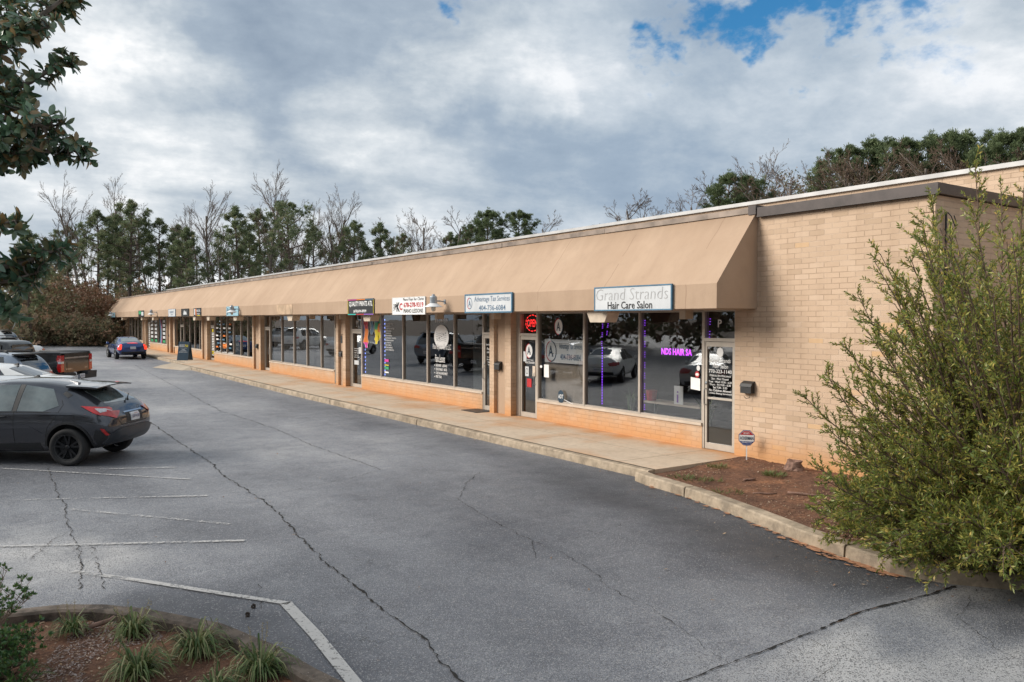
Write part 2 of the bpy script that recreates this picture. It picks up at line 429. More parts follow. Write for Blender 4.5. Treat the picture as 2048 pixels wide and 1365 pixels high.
MT['twig'] = simple('brown_twig', (0.12, 0.08, 0.055), 0.9, var=0.3, vs=10, world=False)
MT['pine'] = foliage('pine_needles', [(0.091, 0.124, 0.068), (0.140, 0.181, 0.094), (0.198, 0.242, 0.124), (0.159, 0.199, 0.100), (0.286, 0.269, 0.156)], 0.6, 0.3)
MT['pine2'] = foliage('bright_pine_needles', [(0.077, 0.106, 0.053), (0.115, 0.159, 0.071), (0.161, 0.203, 0.095), (0.125, 0.160, 0.077)], 0.6, 0.3)
MT['brush'] = foliage('undergrowth_leaves', [(0.202, 0.134, 0.094), (0.127, 0.152, 0.079), (0.341, 0.224, 0.157), (0.096, 0.129, 0.063), (0.432, 0.255, 0.175), (0.158, 0.181, 0.087), (0.265, 0.193, 0.133), (0.220, 0.225, 0.112)], 0.7, 0.3)
MT['brown'] = foliage('dry_leaves', [(0.14, 0.12, 0.06), (0.192, 0.102, 0.060), (0.264, 0.156, 0.096), (0.144, 0.084, 0.054)], 0.7, 0.2)
MT['myrt'] = foliage('myrtle_leaves', [(0.112, 0.166, 0.044), (0.172, 0.227, 0.055), (0.284, 0.313, 0.068), (0.143, 0.192, 0.049), (0.447, 0.401, 0.089), (0.224, 0.260, 0.062), (0.609, 0.434, 0.110)], 0.4, 0.35, 0.5)
MT['magn'] = foliage('magnolia_leaves', [(0.060, 0.119, 0.076), (0.093, 0.170, 0.105), (0.136, 0.221, 0.136), (0.085, 0.145, 0.085), (0.255, 0.170, 0.076), (0.119, 0.204, 0.119)], 0.25, 0.2, 0.7)
MT['azal'] = foliage('azalea_leaves', [(0.039, 0.098, 0.039), (0.065, 0.143, 0.046), (0.117, 0.208, 0.058), (0.052, 0.117, 0.052), (0.169, 0.234, 0.065)], 0.4, 0.25, 0.5)
MT['liri'] = foliage('striped_grass_blades', [(0.08, 0.13, 0.035), (0.05, 0.10, 0.025), (0.22, 0.25, 0.10), (0.11, 0.17, 0.05), (0.36, 0.35, 0.18), (0.07, 0.12, 0.03), (0.06, 0.10, 0.03)], 0.5, 0.25)
MT['stalk'] = foliage('seed_stalks', [(0.30, 0.24, 0.13), (0.38, 0.31, 0.18), (0.22, 0.2, 0.1)], 0.7, 0.1)
MT['chip'] = foliage('leaf_litter', [(0.30, 0.17, 0.09), (0.42, 0.30, 0.19), (0.16, 0.08, 0.045), (0.5, 0.4, 0.3), (0.22, 0.11, 0.06), (0.10, 0.05, 0.03)], 0.8, 0.05)
MT['chipg'] = foliage('grey_litter', [(0.22, 0.17, 0.15), (0.34, 0.28, 0.25), (0.18, 0.10, 0.075), (0.42, 0.36, 0.33), (0.20, 0.11, 0.08)], 0.8, 0.05)
MT['wood'] = simple('dead_wood', (0.20, 0.12, 0.09), 0.95, var=0.35, vs=15, bump=0.4)
MT['weed'] = foliage('weeds', [(0.10, 0.14, 0.04), (0.16, 0.18, 0.06), (0.07, 0.10, 0.03)], 0.6, 0.2)

# ------------------------------------------------------------------ lettering
_tc = {}
def text_geo(s, bold=0.0, shear=0.0, space=1.0):
    k = (s, bold, shear, space)
    if k in _tc: return _tc[k]
    cu = bpy.data.curves.new('t', 'FONT'); cu.body = s; cu.size = 1; cu.offset = bold; cu.shear = shear
    cu.resolution_u = 2; cu.space_character = space
    ob = bpy.data.objects.new('t', cu); COL.objects.link(ob)
    dg = bpy.context.evaluated_depsgraph_get(); dg.update()
    me = bpy.data.meshes.new_from_object(ob.evaluated_get(dg))
    vs = [(v.co.x, v.co.y) for v in me.vertices]; fs = [tuple(p.vertices) for p in me.polygons]
    bpy.data.objects.remove(ob); bpy.data.curves.remove(cu); bpy.data.meshes.remove(me)
    x0 = min(v[0] for v in vs); x1 = max(v[0] for v in vs); y0 = min(v[1] for v in vs); y1 = max(v[1] for v in vs)
    vs = [((x - x0) / (x1 - x0), (y - y0) / (y1 - y0)) for x, y in vs]
    _tc[k] = (vs, fs); return _tc[k]

def put_text(mb, s, o, w, h, mi=0, r=(0, -1, 0), u=(0, 0, 1), bold=0.0, shear=0.0, space=1.0):
    """o is the lower-left corner of the word's box as the reader sees it"""
    vs, fs = text_geo(s, bold, shear, space)
    o = Vector(o); r = Vector(r); u = Vector(u)
    mb.add([o + r * (x * w) + u * (y * h) for x, y in vs], fs, mi)

def disc(mb, c, rw, rh, mi=0, n=24, r=(0, -1, 0), u=(0, 0, 1), inner=0.0, a0=0, a1=2 * PI):
    c = Vector(c); r = Vector(r); u = Vector(u)
    if inner <= 0:
        mb.add([c + r * (math.cos(2 * PI * k / n) * rw) + u * (math.sin(2 * PI * k / n) * rh) for k in range(n)], [tuple(range(n))], mi)
    else:
        vs = []; fs = []
        for k in range(n + 1):
            a = a0 + (a1 - a0) * k / n
            for q in (inner, 1): vs.append(c + r * (math.cos(a) * rw * q) + u * (math.sin(a) * rh * q))
        for k in range(n): fs.append((2 * k, 2 * k + 1, 2 * k + 3, 2 * k + 2))
        mb.add(vs, fs, mi)
# ------------------------------------------------------------------ light and sky
SUN_EL, SUN_AZ = math.radians(30), math.atan2(-0.80, 0.50)      # azimuth measured from +Y towards +X
sd = Vector((math.sin(SUN_AZ) * math.cos(SUN_EL), math.cos(SUN_AZ) * math.cos(SUN_EL), math.sin(SUN_EL)))
L = bpy.data.lights.new('sun', 'SUN'); L.energy = 3.0; L.angle = math.radians(32); L.color = (1.0, 0.93, 0.84)
lo = bpy.data.objects.new('sun', L); COL.objects.link(lo)
lo.rotation_euler = sd.to_track_quat('Z', 'Y').to_euler(); lo.location = (0, 0, 40)

w = bpy.data.worlds.new("World"); sc.world = w; w.use_nodes = True
t = w.node_tree; t.nodes.clear(); g = G(t)
wo = t.nodes.new('ShaderNodeOutputWorld')
sky = g.n('ShaderNodeTexSky', sky_type='NISHITA', sun_disc=False, sun_elevation=SUN_EL, sun_rotation=SUN_AZ, air_density=1.0, dust_density=0.3, ozone_density=2.5)
dv = g.n('ShaderNodeTexCoord').outputs['Generated']
sx = g.n('ShaderNodeSeparateXYZ', {0: dv})
zz = g.math('ADD', g.math('MAXIMUM', sx.outputs[2], 0.0), 0.16)
pv = g.n('ShaderNodeCombineXYZ', {0: g.math('DIVIDE', sx.outputs[0], zz), 1: g.math('DIVIDE', sx.outputs[1], zz), 2: 0.0}).outputs[0]
n1 = g.noise(g.map(pv, (0.55, 0.85, 1), (0, 0, 0.55), (3.1, 1.7, 0)), 1.0, 10, 0.55, 0.25)
n2 = g.noise(g.map(pv, (1.5, 2.3, 1), (0, 0, 0.5), (7.3, 2.2, 0)), 1.0, 9, 0.6, 0.2)
n3 = g.noise(dv, 3.2, 7, 0.58, 0.2)
n4 = g.noise(g.map(dv, (1, 1, 1.9), (0, 0, 0), (1.2, 4.4, 2.0)), 6.0, 10, 0.62, 0.15)
n5 = g.noise(g.map(dv, (1, 1, 1.6), (0, 0, 0), (5.2, 0.4, 3.0)), 15.0, 8, 0.62, 0.1)
wn = g.n('ShaderNodeTexNoise', {'Vector': dv, 'Scale': 3.4, 'Detail': 6.0, 'Roughness': 0.6})
dw = g.n('ShaderNodeVectorMath', {0: wn.outputs['Color'], 1: (0.5, 0.5, 0.5)}, operation='SUBTRACT').outputs[0]
dw = g.n('ShaderNodeVectorMath', {0: dw, 'Scale': 0.42}, operation='SCALE').outputs[0]
dw = g.n('ShaderNodeVectorMath', {0: dv, 1: dw}, operation='ADD').outputs[0]
dw = g.n('ShaderNodeVectorMath', {0: dw}, operation='NORMALIZE').outputs[0]
def blob(px, py, r0, r1):              # soft patch of sky round a compass direction
    d = ray(px, py).normalized()
    dt = g.n('ShaderNodeVectorMath', {0: dw, 1: tuple(d)}, operation='DOT_PRODUCT').outputs['Value']
    nd = g.n('ShaderNodeMapRange', {0: dt, 1: math.cos(math.radians(r1)), 2: math.cos(math.radians(r0)), 3: 0.0, 4: 1.0}, interpolation_type='SMOOTHSTEP')
    return nd.outputs[0]
def addm(*a):
    r = a[0]
    for b in a[1:]: r = g.math('ADD', r, b)
    return r
def mul(a, b): return g.math('MULTIPLY', a, b)
# brightness of the cloud deck
def cen(n, k): return mul(g.math('SUBTRACT', n, 0.5), k)
bright = addm(0.58, cen(n1, 0.85), cen(n2, 0.65), cen(n4, 0.9), cen(n3, 0.40), cen(n5, 0.28),
              mul(blob(1750, 170, 0, 15), 0.20), mul(blob(1230, 80, 0, 9), 0.24), mul(blob(800, 205, 0, 6), 0.22), mul(blob(290, 295, 0, 8), 0.14),
              mul(blob(60, 40, 0, 10), 0.12), mul(blob(350, 520, 0, 16), 0.12), mul(blob(1000, 160, 0, 5), 0.16), mul(blob(200, 85, 0, 6), 0.12),
              mul(blob(600, 60, 0, 12), -0.10), mul(blob(1380, 290, 0, 20), -0.13), mul(blob(700, 235, 0, 8), -0.10), mul(blob(1420, 60, 0, 6), -0.16), mul(blob(950, 60, 0, 6), -0.03))
cc = g.ramp(bright, [(0.12, (0.175, 0.222, 0.285)), (0.38, (0.245, 0.295, 0.355)), (0.54, (0.335, 0.378, 0.42)), (0.72, (0.47, 0.50, 0.525)), (0.90, (0.68, 0.68, 0.68))])
# the blue-slate lower right part of the deck
cc = g.mix(mul(blob(1480, 360, 0, 24), 0.32), cc, (0.175, 0.25, 0.345))
gap = addm(mul(blob(1560, -92, 0, 8), 1.0), mul(blob(900, -112, 0, 5), 0.9), mul(blob(1110, 13, 0, 4), 0.5), mul(blob(1580, 43, 0, 4), 0.6), mul(blob(1380, 73, 0, 3), 0.5), mul(blob(1800, -52, 0, 6), 0.5), mul(blob(1180, -42, 0, 3), .35),
           cen(n4, 3.4), cen(n5, 2.2), cen(n3, 1.0))
gapf = g.n('ShaderNodeMapRange', {0: gap, 1: 0.52, 2: 1.2, 3: 0.0, 4: 1.0}, interpolation_type='SMOOTHSTEP').outputs[0]
regn = addm(blob(1500, -70, 4, 16), blob(900, -70, 1, 7))
gapf = mul(gapf, g.math('MINIMUM', regn, 1.0))
blue = g.mix(1.0, sky.outputs[0], (0.26, 0.68, 0.86), 'MULTIPLY')
cc10 = g.mix(1.0, cc, (10, 10, 10), 'MULTIPLY')
fin = g.mix(gapf, cc10, blue)
below = g.n('ShaderNodeMapRange', {0: sx.outputs[2], 1: -0.05, 2: 0.0, 3: 1.0, 4: 0.0}).outputs[0]
fin = g.mix(below, fin, (1.2, 1.2, 1.25))
bg = g.n('ShaderNodeBackground', {'Color': fin, 'Strength': 0.1})
t.links.new(bg.outputs[0], wo.inputs[0])
w.cycles.sampling_method = 'MANUAL'; w.cycles.sample_map_resolution = 512

sc.view_settings.view_transform = 'Standard'; sc.view_settings.look = 'None'
sc.view_settings.gamma = 1.0; sc.view_settings.exposure = 0.68; sc.view_settings.use_curve_mapping = False
try:
    sc.cycles.use_denoising = True
    sc.cycles.max_bounces = 8; sc.cycles.transparent_max_bounces = 10; sc.cycles.transmission_bounces = 4
    sc.cycles.caustics_reflective = False; sc.cycles.caustics_refractive = False
    sc.cycles.sample_clamp_indirect = 6
except Exception: pass

# ------------------------------------------------------------------ ground
def sheet(xs, ys, zf, skip=None):
    mb = MB(); nx = len(xs)
    mb.v = [(x, y, zf(x, y)) for y in ys for x in xs]
    for j in range(len(ys) - 1):
        for i in range(nx - 1):
            if skip and skip((xs[i] + xs[i + 1]) / 2, (ys[j] + ys[j + 1]) / 2): continue
            mb.f.append((j * nx + i, j * nx + i + 1, (j + 1) * nx + i + 1, (j + 1) * nx + i)); mb.m.append(0)
    return mb
def fr(a, b, s):
    n = int(round((b - a) / s)); return [a + (b - a) * i / n for i in range(n + 1)]
def ss(a, b, x):
    t_ = max(0.0, min(1.0, (x - a) / (b - a))); return t_ * t_ * (3 - 2 * t_)

MT['litter_ground'] = simple('woodland_floor', (0.12, 0.085, 0.06), 0.95, var=0.4, vs=1.2)
g0 = sheet([-1500, -300, -100, 0, 100, 300, 1500], [-800, -100, 0, 28, 60, 100, 140, 300, 1800], lambda x, y: gz(min(y, 140)) - 0.03)
tag(link('ground', g0, MT['litter_ground']), kind='structure')

KX = [(9.75, 9.10), (9.46, 9.07), (8.83, 9.0), (8.1, 8.87), (6.94, 8.57), (5.95, 8.27), (5.25, 8.12), (4.67, 8.03), (4.17, 8.20), (3.7, 8.55), (3.2, 9.4), (2.9, 10.6)]
def kerbx(y):
    for (ya, xa), (yb, xb) in zip(KX, KX[1:]):
        if yb <= y <= ya: return xb + (xa - xb) * (y - yb) / (ya - yb)
    return KX[0][1] if y > KX[0][0] else KX[-1][1]
def nz(x, y, s, k=0): return mnoise.noise(Vector((x * s, y * s, k * 7.3)))
def tone(x, y):
    t_ = 0.56 + 0.20 * nz(x, y, 0.16, 1) + 0.12 * nz(x, y, 0.5, 2) + 0.10 * nz(x * 1.6, y * .45, .8, 12) + 0.05 * nz(x, y, 1.7, 13)
    t_ += 0.12 * ss(14, 40, y)
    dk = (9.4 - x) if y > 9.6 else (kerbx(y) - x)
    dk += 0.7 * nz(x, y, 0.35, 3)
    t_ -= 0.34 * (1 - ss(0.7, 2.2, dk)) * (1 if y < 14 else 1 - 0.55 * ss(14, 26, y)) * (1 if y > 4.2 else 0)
    # dark sealed strip left of the seam
    t_ -= 0.16 * ss(4.6, 6.5, x + nz(x, y, .6, 15)) * ss(4, 6, y) * (1 - ss(9, 13, y))
    # pale worn corner by the parking bays
    d = math.hypot((x - 0.1) / 1.7, (y - 10.2) / 1.9) + 0.35 * nz(x, y, 0.9, 4)
    t_ += 0.55 * (1 - ss(0.35, 1.25, d)) * (.75 + .5 * nz(x, y, 2.2, 20))
    d = math.hypot((x - 1.8) / 1.3, (y - 9.3) / 1.1) + 0.3 * nz(x, y, 1.1, 5)
    t_ += 0.16 * (1 - ss(0.4, 1.2, d))
    # dark ring round the planted island
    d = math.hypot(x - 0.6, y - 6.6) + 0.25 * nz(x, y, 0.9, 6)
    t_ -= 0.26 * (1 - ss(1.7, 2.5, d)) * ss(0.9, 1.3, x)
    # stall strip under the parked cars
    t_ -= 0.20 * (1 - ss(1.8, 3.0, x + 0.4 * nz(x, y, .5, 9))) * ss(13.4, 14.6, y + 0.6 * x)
    # old surface past the seam
    if y < 4.15:
        t_ = 0.86 + 0.22 * nz(x, y, 1.2, 7) - 0.28 * ss(0.1, 0.5, nz(x * 0.6, y * 2.2, 1.4, 8)) - 0.30 * ss(6.4, 7.8, x) * ss(-0.25, 0.3, nz(x * .7, y * 2.6, 1.6, 9))
    elif x > 3.0:
        t_ += 0.16 * (1 - ss(4.2, 6.4, y)) * (1 - ss(6.6, 7.6, x))
    return max(0.0, min(1.0, t_))
xs = [-60, -40, -25, -16, -11] + fr(-8, 9.8, 0.18) + [12, 20, 40]
ys = [-40, -20, -8, -2] + fr(0, 4.15, 0.2) + fr(4.16, 24, 0.2) + fr(24.8, 60, 0.8) + fr(62, 100, 2)
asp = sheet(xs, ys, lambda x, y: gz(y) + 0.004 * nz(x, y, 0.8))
nA = len(asp.v)
# cracks, laid as thin ragged strips 3 mm above the surface
random.seed(11)
CR = {'A': ([(3.87, 22.55), (3.77, 18.95), (3.72, 15.59), (3.59, 14.21), (3.57, 11.98), (3.51, 10.84), (3.34, 9.58), (3.23, 8.43), (3.19, 7.64), (3.16, 7.13), (3.12, 6.45), (3.16, 6.08), (3.04, 5.48), (2.98, 5.06), (2.9, 3.5)], 0.028),
 'B': ([(7.66, 48.94), (6.89, 36.55), (6.48, 29.98), (6.08, 24.23), (6.13, 21.39), (6.18, 19.06), (6.02, 16.56), (6.04, 14.67), (6.07, 13.08)], 0.018),
 'C': ([(6.07, 13.08), (5.29, 12.64), (4.69, 12.45), (3.64, 12.06)], 0.011),
 'D': ([(7.41, 11.88), (6.78, 11.27), (6.01, 10.24), (5.86, 9.59), (5.72, 8.68), (5.62, 7.81), (5.22, 7.18)], 0.013),
 'E': ([(5.62, 7.81), (5.61, 7.15), (5.47, 6.58), (5.27, 5.99), (5.23, 5.39), (5.13, 5.08), (5.01, 4.62), (4.87, 4.13)], 0.009),
 'G': ([(1.14, 16.73), (1.11, 14.89), (1.1, 13.2), (1.02, 11.73), (1.01, 10.52), (0.95, 9.46), (0.87, 8.94)], 0.018),
 'H': ([(0.99, 11.46), (0.77, 11.07), (0.52, 10.38)], 0.013), 'I': ([(5.96, 10.16), (5.41, 10.65), (4.67, 11.16)], 0.006),
 'J': ([(5.62, 7.81), (6.12, 7.61), (6.75, 7.68), (7.58, 7.9)], 0.006), 'L': ([(5.83, 4.1), (5.7, 3.79), (5.56, 3.66), (5.07, 3.55)], 0.008),
 'N': ([(1.16, 10.54), (1.12, 9.54), (1.07, 8.81)], 0.012), 'O': ([(8.29, 3.9), (7.3, 3.6), (6.9, 3.1), (6.7, 2.4)], 0.008), 'Q': ([(3.5, 10.84), (3.75, 10.2), (4.05, 9.6)], 0.005), 'R': ([(2.4, 8.1), (2.28, 7.7), (2.2, 7.35)], 0.007)}
def crack(pts, wd, mi, amp=0.03, st=0.045):
    wd *= .8
    P = []
    for a, b in zip(pts, pts[1:]):
        a = Vector(a); b = Vector(b); n = max(1, int((b - a).length / (st * (1 if a.y < 20 else 3))))
        for i in range(n): P.append(a.lerp(b, i / n))
    P.append(Vector(pts[-1]))
    vs = []; nrm = Vector((0, 0))
    for i, p in enumerate(P):
        d = (P[min(i + 1, len(P) - 1)] - P[max(i - 1, 0)]).normalized(); nr = Vector((-d.y, d.x))
        q = p + nr * (amp * (1.3 * nz(i * 0.21, wd * 99, 1.0) + .8 * nz(i * 0.7, wd * 77, 1.0, 3) + random.uniform(-0.32, 0.32)))
        ww = wd * random.choice((.15, .4, .6, .8, 1.1)) * (.7 + .6 * abs(nz(i * .23, wd * 50, 1.0, 2)) * 2) * (0.3 if i in (0, len(P) - 1) else 1) * (1 + max(0, p.y - 14) * 0.02)
        for sgn in (-0.5, 0.5):
            r = q + nr * (sgn * ww); vs.append((r.x, r.y, gz(r.y) + 0.009))
    asp.add(vs, [(2 * i, 2 * i + 1, 2 * i + 3, 2 * i + 2) for i in range(len(P) - 1)], mi)
for k, (p, wd) in CR.items(): crack(p, wd, 1)
crack([(2.0, 4.15), (4.39, 4.12), (4.87, 4.14), (5.39, 4.15), (6.07, 4.16), (6.74, 4.2), (7.3, 4.14), (7.74, 4.09), (8.2, 4.07)], 0.03, 1, 0.012)
crack([(6.2, 4.165), (6.74, 4.205), (7.3, 4.145), (7.74, 4.095), (8.2, 4.075)], 0.02, 2, 0.012)
ao = link('asphalt', asp, [MT['asphalt'], MT['crack'], MT['crack_red']], recalc=False)
at_ = ao.data.attributes.new('tone', 'FLOAT', 'POINT')
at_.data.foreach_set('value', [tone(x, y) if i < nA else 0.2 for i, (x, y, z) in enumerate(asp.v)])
tag(ao, kind='structure')

# painted stall lines, worn
def stripe(pts, wd, wear):
    mb = MB(); W = []
    for a, b in zip(pts, pts[1:]):
        a = Vector(a); b = Vector(b); d = (b - a).normalized(); nr = Vector((-d.y, d.x)) * wd / 2
        n = max(1, int((b - a).length / 0.3))
        for i in range(n):
            p, q = a.lerp(b, i / n), a.lerp(b, (i + 1) / n)
            mb.quad(*[(r.x, r.y, gz(r.y) + 0.013) for r in (p - nr, q - nr, q + nr, p + nr)])
    o = link('painted_line', mb, MT['line'], recalc=False)
    a_ = o.data.attributes.new('wear', 'FLOAT', 'POINT'); a_.data.foreach_set('value', [wear(x, y) for x, y, z in mb.v])
    return tag(o, kind='structure')
stripe([(0.87, 9.62), (1.4, 8.9), (2.0, 8.02), (2.46, 7.36)], 0.075, lambda x, y: 0.43 if x > 1.3 else 0.49)
stripe([(2.44, 7.40), (2.40, 6.5), (2.30, 5.3), (2.25, 4.6)], 0.11, lambda x, y: 0.40)
stripe([(2.96, 12.6), (0.96, 13.69), (-1.5, 15.0)], 0.07, lambda x, y: 0.46 + 0.03 * (3 - x))
stripe([(2.79, 10.68), (1.14, 12.8)], 0.07, lambda x, y: 0.50)
stripe([(2.73, 9.78), (0.26, 11.16), (-2, 12.4)], 0.07, lambda x, y: 0.47)
stripe([(3.03, 14.07), (0.42, 17.04)], 0.06, lambda x, y: 0.48)
stripe([(3.09, 15.34), (1.9, 15.95)], 0.07, lambda x, y: 0.48)

# ------------------------------------------------------------------ kerbs and walk
def kerb(name, pts, wd, h, m, z0=-0.03, gap=None, rnd=0.02):
    """pts run with the planted side on the left"""
    mb = MB(); pts = [Vector(p) for p in pts]
    rows = []; hh = []
    for i, p in enumerate(pts):
        d = (pts[min(i + 1, len(pts) - 1)] - pts[max(i - 1, 0)]).normalized(); nr = Vector((-d.y, d.x))
        b = gz(p.y); j = 0.006 * nz(p.x, p.y, 2.0)
        o_ = [(0, z0), (0.006 + j, h * 0.5), (0.012, h - rnd), (rnd + 0.01, h + j), (wd - rnd, h + j * 0.5), (wd, h - rnd), (wd, z0)]
        rows.append([((p + nr * u).x, (p + nr * u).y, b + v) for u, v in o_])
    k = len(rows[0]); segs = []; cur = [rows[0]]
    for i in range(1, len(rows)):
        if gap and i in gap:
            a = Vector(rows[i - 1][0]); bb = Vector(rows[i][0]); f = 0.03 / max(0.05, (bb - a).length)
            cur.append([tuple(Vector(p).lerp(Vector(q), 1 - f)) for p, q in zip(rows[i - 1], rows[i])]); segs.append(cur); cur = [rows[i]]
        else: cur.append(rows[i])
    segs.append(cur)
    for sg in segs:
        if len(sg) < 2: continue
        vs = [p for r in sg for p in r]
        fs = [(i * k + q, i * k + q + 1, (i + 1) * k + q + 1, (i + 1) * k + q) for i in range(len(sg) - 1) for q in range(k - 1)]
        fs += [tuple(range(k)), tuple((len(sg) - 1) * k + q for q in range(k - 1, -1, -1))]
        mb.add(vs, fs)
    return tag(link(name, mb, m), kind='structure')

# walkway: front edge steps back a little beyond the kerb ramp
WY = [9.75, 12, 15, 18, 21, 24, 27, 30, 33, 36, 39, 42.6, 47.4, 50, 55, 60, 65, 70, 75, 80, 85, 87.5, 92]
def wx(y): return 9.42 if y < 47 else 9.85
kp = []
for y in fr(9.75, 47.4, 0.6): kp.append((9.40 + 0.012 * nz(0, y, 0.9), y))
kerb('kerb', list(reversed(kp)), 0.17, 0.15, MT['kerb'], gap=[9, 19, 29, 39, 49])
kerb('kerb', list(reversed([(9.85, y) for y in fr(47.4, 87, 1.6)])) , 0.17, 0.15, MT['kerb'])
wk = MB()
def slab(x0, x1, y0, y1):
    a, b = gz(y0) + 0.152, gz(y1) + 0.152
    wk.quad((x0, y0, a), (x1, y0, a), (x1, y1, b), (x0, y1, b))
for a, b in zip(WY, WY[1:]):
    slab(wx((a + b) / 2) + (0.165), 12.3, a, b)
wk.quad((9.57, 9.75, 0.0), (12.3, 9.75, 0.0), (12.3, 9.75, .152), (9.57, 9.75, .152))
tag(link('walkway', wk, MT['walk']), kind='structure')
# concrete ramp spilling on to the lot
rp = MB(); z1 = gz(45) + .157
rp.add([(9.41, 43.4, z1), (9.41, 47.6, z1 + .01), (8.1, 46.2, gz(46) + .006), (8.95, 43.1, gz(43) + .004), (9.38, 42.9, gz(43)), (8.9, 48.2, gz(48) + .006), (9.41, 48.3, gz(48))],
       [(0, 1, 2), (0, 2, 3), (0, 3, 4), (1, 5, 2), (1, 6, 5)])
tag(link('kerb_ramp', rp, MT['ramp']), kind='structure')
kr = [(kx_, ky) for ky, kx_ in KX]
def dense(pts, st):
    o_ = []
    for a, b in zip(pts, pts[1:]):
        a = Vector(a); b = Vector(b); n = max(1, int((b - a).length / st))
        for i in range(n): o_.append(a.lerp(b, i / n))
    o_.append(Vector(pts[-1])); return [tuple(p) for p in o_]
kd = dense([(9.16, 9.80)] + kr[1:] + [(13, 2.6), (30, 2.4)], 0.35)
ji = min(range(len(kd)), key=lambda i: abs(kd[i][1] - 5.2))
kerb('kerb', kd, 0.22, 0.15, MT['kerb'], gap=[3, ji])

# ------------------------------------------------------------------ beds
def inside(p, poly):
    x, y = p; c = False; n = len(poly)
    for i in range(n):
        x0, y0 = poly[i]; x1, y1 = poly[(i + 1) % n]
        if (y0 > y) != (y1 > y) and x < (x1 - x0) * (y - y0) / (y1 - y0) + x0: c = not c
    return c
def bed_z(x, y):
    return 0.075 + 0.07 * ss(9.5, 11.8, x) + 0.03 * nz(x, y, 1.3) + 0.018 * nz(x, y, 5) + 0.05 * math.exp(-((x - 11.3) ** 2 + (y - 8.3) ** 2) / 0.12)
bp = [(x + 0.10, y) for x, y in kd] + [(30, 6.4), (11.95, 6.4), (11.95, 9.73), (9.2, 9.73)]
bd = sheet(fr(7.9, 12.0, 0.08) + fr(12.5, 30, 2.5), fr(2.3, 9.73, 0.08), bed_z, skip=lambda x, y: not inside((x, y), bp))
tag(link('soil_bed', bd, MT['soil'], smooth=True), kind='structure')
IK = [(2.0, 0), (2.15, 2.0), (2.22, 3.8), (2.19, 5.25), (2.10, 5.61), (1.99, 6.18), (1.75, 6.9), (1.29, 7.64), (0.98, 7.98), (0.68, 8.18), (0.19, 8.32), (-0.5, 8.5), (-2, 8.8), (-4, 9.0), (-7, 9.0)]
kerb('kerb', dense(IK, 0.16), 0.17, 0.13, MT['kerb_dark'])
ip = [(x, y) for x, y in IK] + [(-7, -1), (1.9, -1)]
ip2 = [(x - 0.12 if x > 0 else x, y - 0.1) for x, y in IK] + [(-7, -1), (1.9, -1)]
def isl_z(x, y): return 0.045 + 0.03 * nz(x, y, 1.1) + 0.015 * nz(x, y, 5)
si = sheet(fr(-7, 2.3, 0.12), fr(-1, 9.0, 0.12), isl_z, skip=lambda x, y: not inside((x, y), ip2))
tag(link('soil_island', si, MT['soil'], smooth=True), kind='structure')

# litter: chips, bark, leaves
def chips(name, n, reg, zf, size, m, label, cat):
    mb = MB(); k = 0
    while k < n:
        x, y = reg()
        if x is None: continue
        k += 1
        s_ = random.uniform(*size); a = random.uniform(0, 2 * PI); e = random.uniform(0.12, 0.6); tl = random.uniform(-0.4, 0.4)
        c = Vector((x, y, zf(x, y) + 0.006 + s_ * 0.12))
        u = Vector((math.cos(a), math.sin(a), tl)) * s_; v = Vector((-math.sin(a), math.cos(a), random.uniform(-.3, .3))) * s_ * e
        mb.add([c - u * .5, c - v * .5, c + u * .5, c + v * .5], [(0, 1, 2, 3)])
    return tag(link(name, mb, m, recalc=False), label, cat, kind='stuff')
random.seed(3)
def r_bed():
    x, y = random.uniform(8, 11.9), random.uniform(3.6, 9.7)
    return (x, y) if inside((x, y), bp) and random.random() < 0.35 + 0.9 * ss(-.2, .4, nz(x, y, .9, 3)) else (None, None)
chips('mulch_chips', 5200, r_bed, bed_z, (0.012, 0.05), MT['chip'], 'brown leaf and bark litter over the bed beside the brick wall', 'litter')
def r_isl():
    x, y = random.uniform(-0.6, 2.1), random.uniform(4.6, 8.4)
    return (x, y) if inside((x, y), ip2) else (None, None)
chips('mulch_chips', 5200, r_isl, isl_z, (0.008, 0.04), MT['chip'], 'rust red mulch litter in the curved island bed', 'litter')
def r_islg():
    x, y = r_isl()
    if x is None: return x, y
    return (x, y) if nz(x, y, 1.1, 5) > 0.02 and x < 1.3 else (None, None)
chips('pine_straw', 9000, r_islg, isl_z, (0.012, 0.035), MT['chipg'], 'grey dried straw patches between the grass tufts', 'litter')
def r_kt():
    i = random.randrange(3, len(IK) - 3); a = Vector(IK[i]); b = Vector(IK[i + 1]); p = a.lerp(b, random.random()); d = (b - a).normalized()
    p = p + Vector((-d.y, d.x)) * random.uniform(0.02, 0.16)
    return p.x, p.y
chips('fallen_petals', 420, r_kt, lambda x, y: 0.128, (0.006, 0.016), MT['chipg'], 'pale flecks scattered on top of the dark curved kerb', 'litter')
def r_road():
    q = random.random()
    if q < 0.45:
        y = random.uniform(3.4, 9.5); return kerbx(y) - abs(random.gauss(0, 0.35)) - 0.03, y
    if q < 0.7: return 9.38 - abs(random.gauss(0, 0.15)), random.uniform(10, 40)
    return random.uniform(0.2, 8.5), random.uniform(4.5, 22)
chips('fallen_leaves', 420, r_road, lambda x, y: gz(y) + .006, (0.015, 0.055), MT['chip'], 'small dry leaves scattered over the asphalt lane', 'leaves')
def r_bush():
    a = random.uniform(0, 6.28); q = abs(random.gauss(0, 1.0)); x, y = 9.3 + q * math.cos(a), 4.6 + q * math.sin(a)
    return (x, y) if inside((x, y), bp) else (None, None)
chips('fallen_leaves', 2600, r_bush, bed_z, (0.02, 0.06), MT['chip'], 'tan and orange fallen leaves gathered under the large shrub', 'leaves')
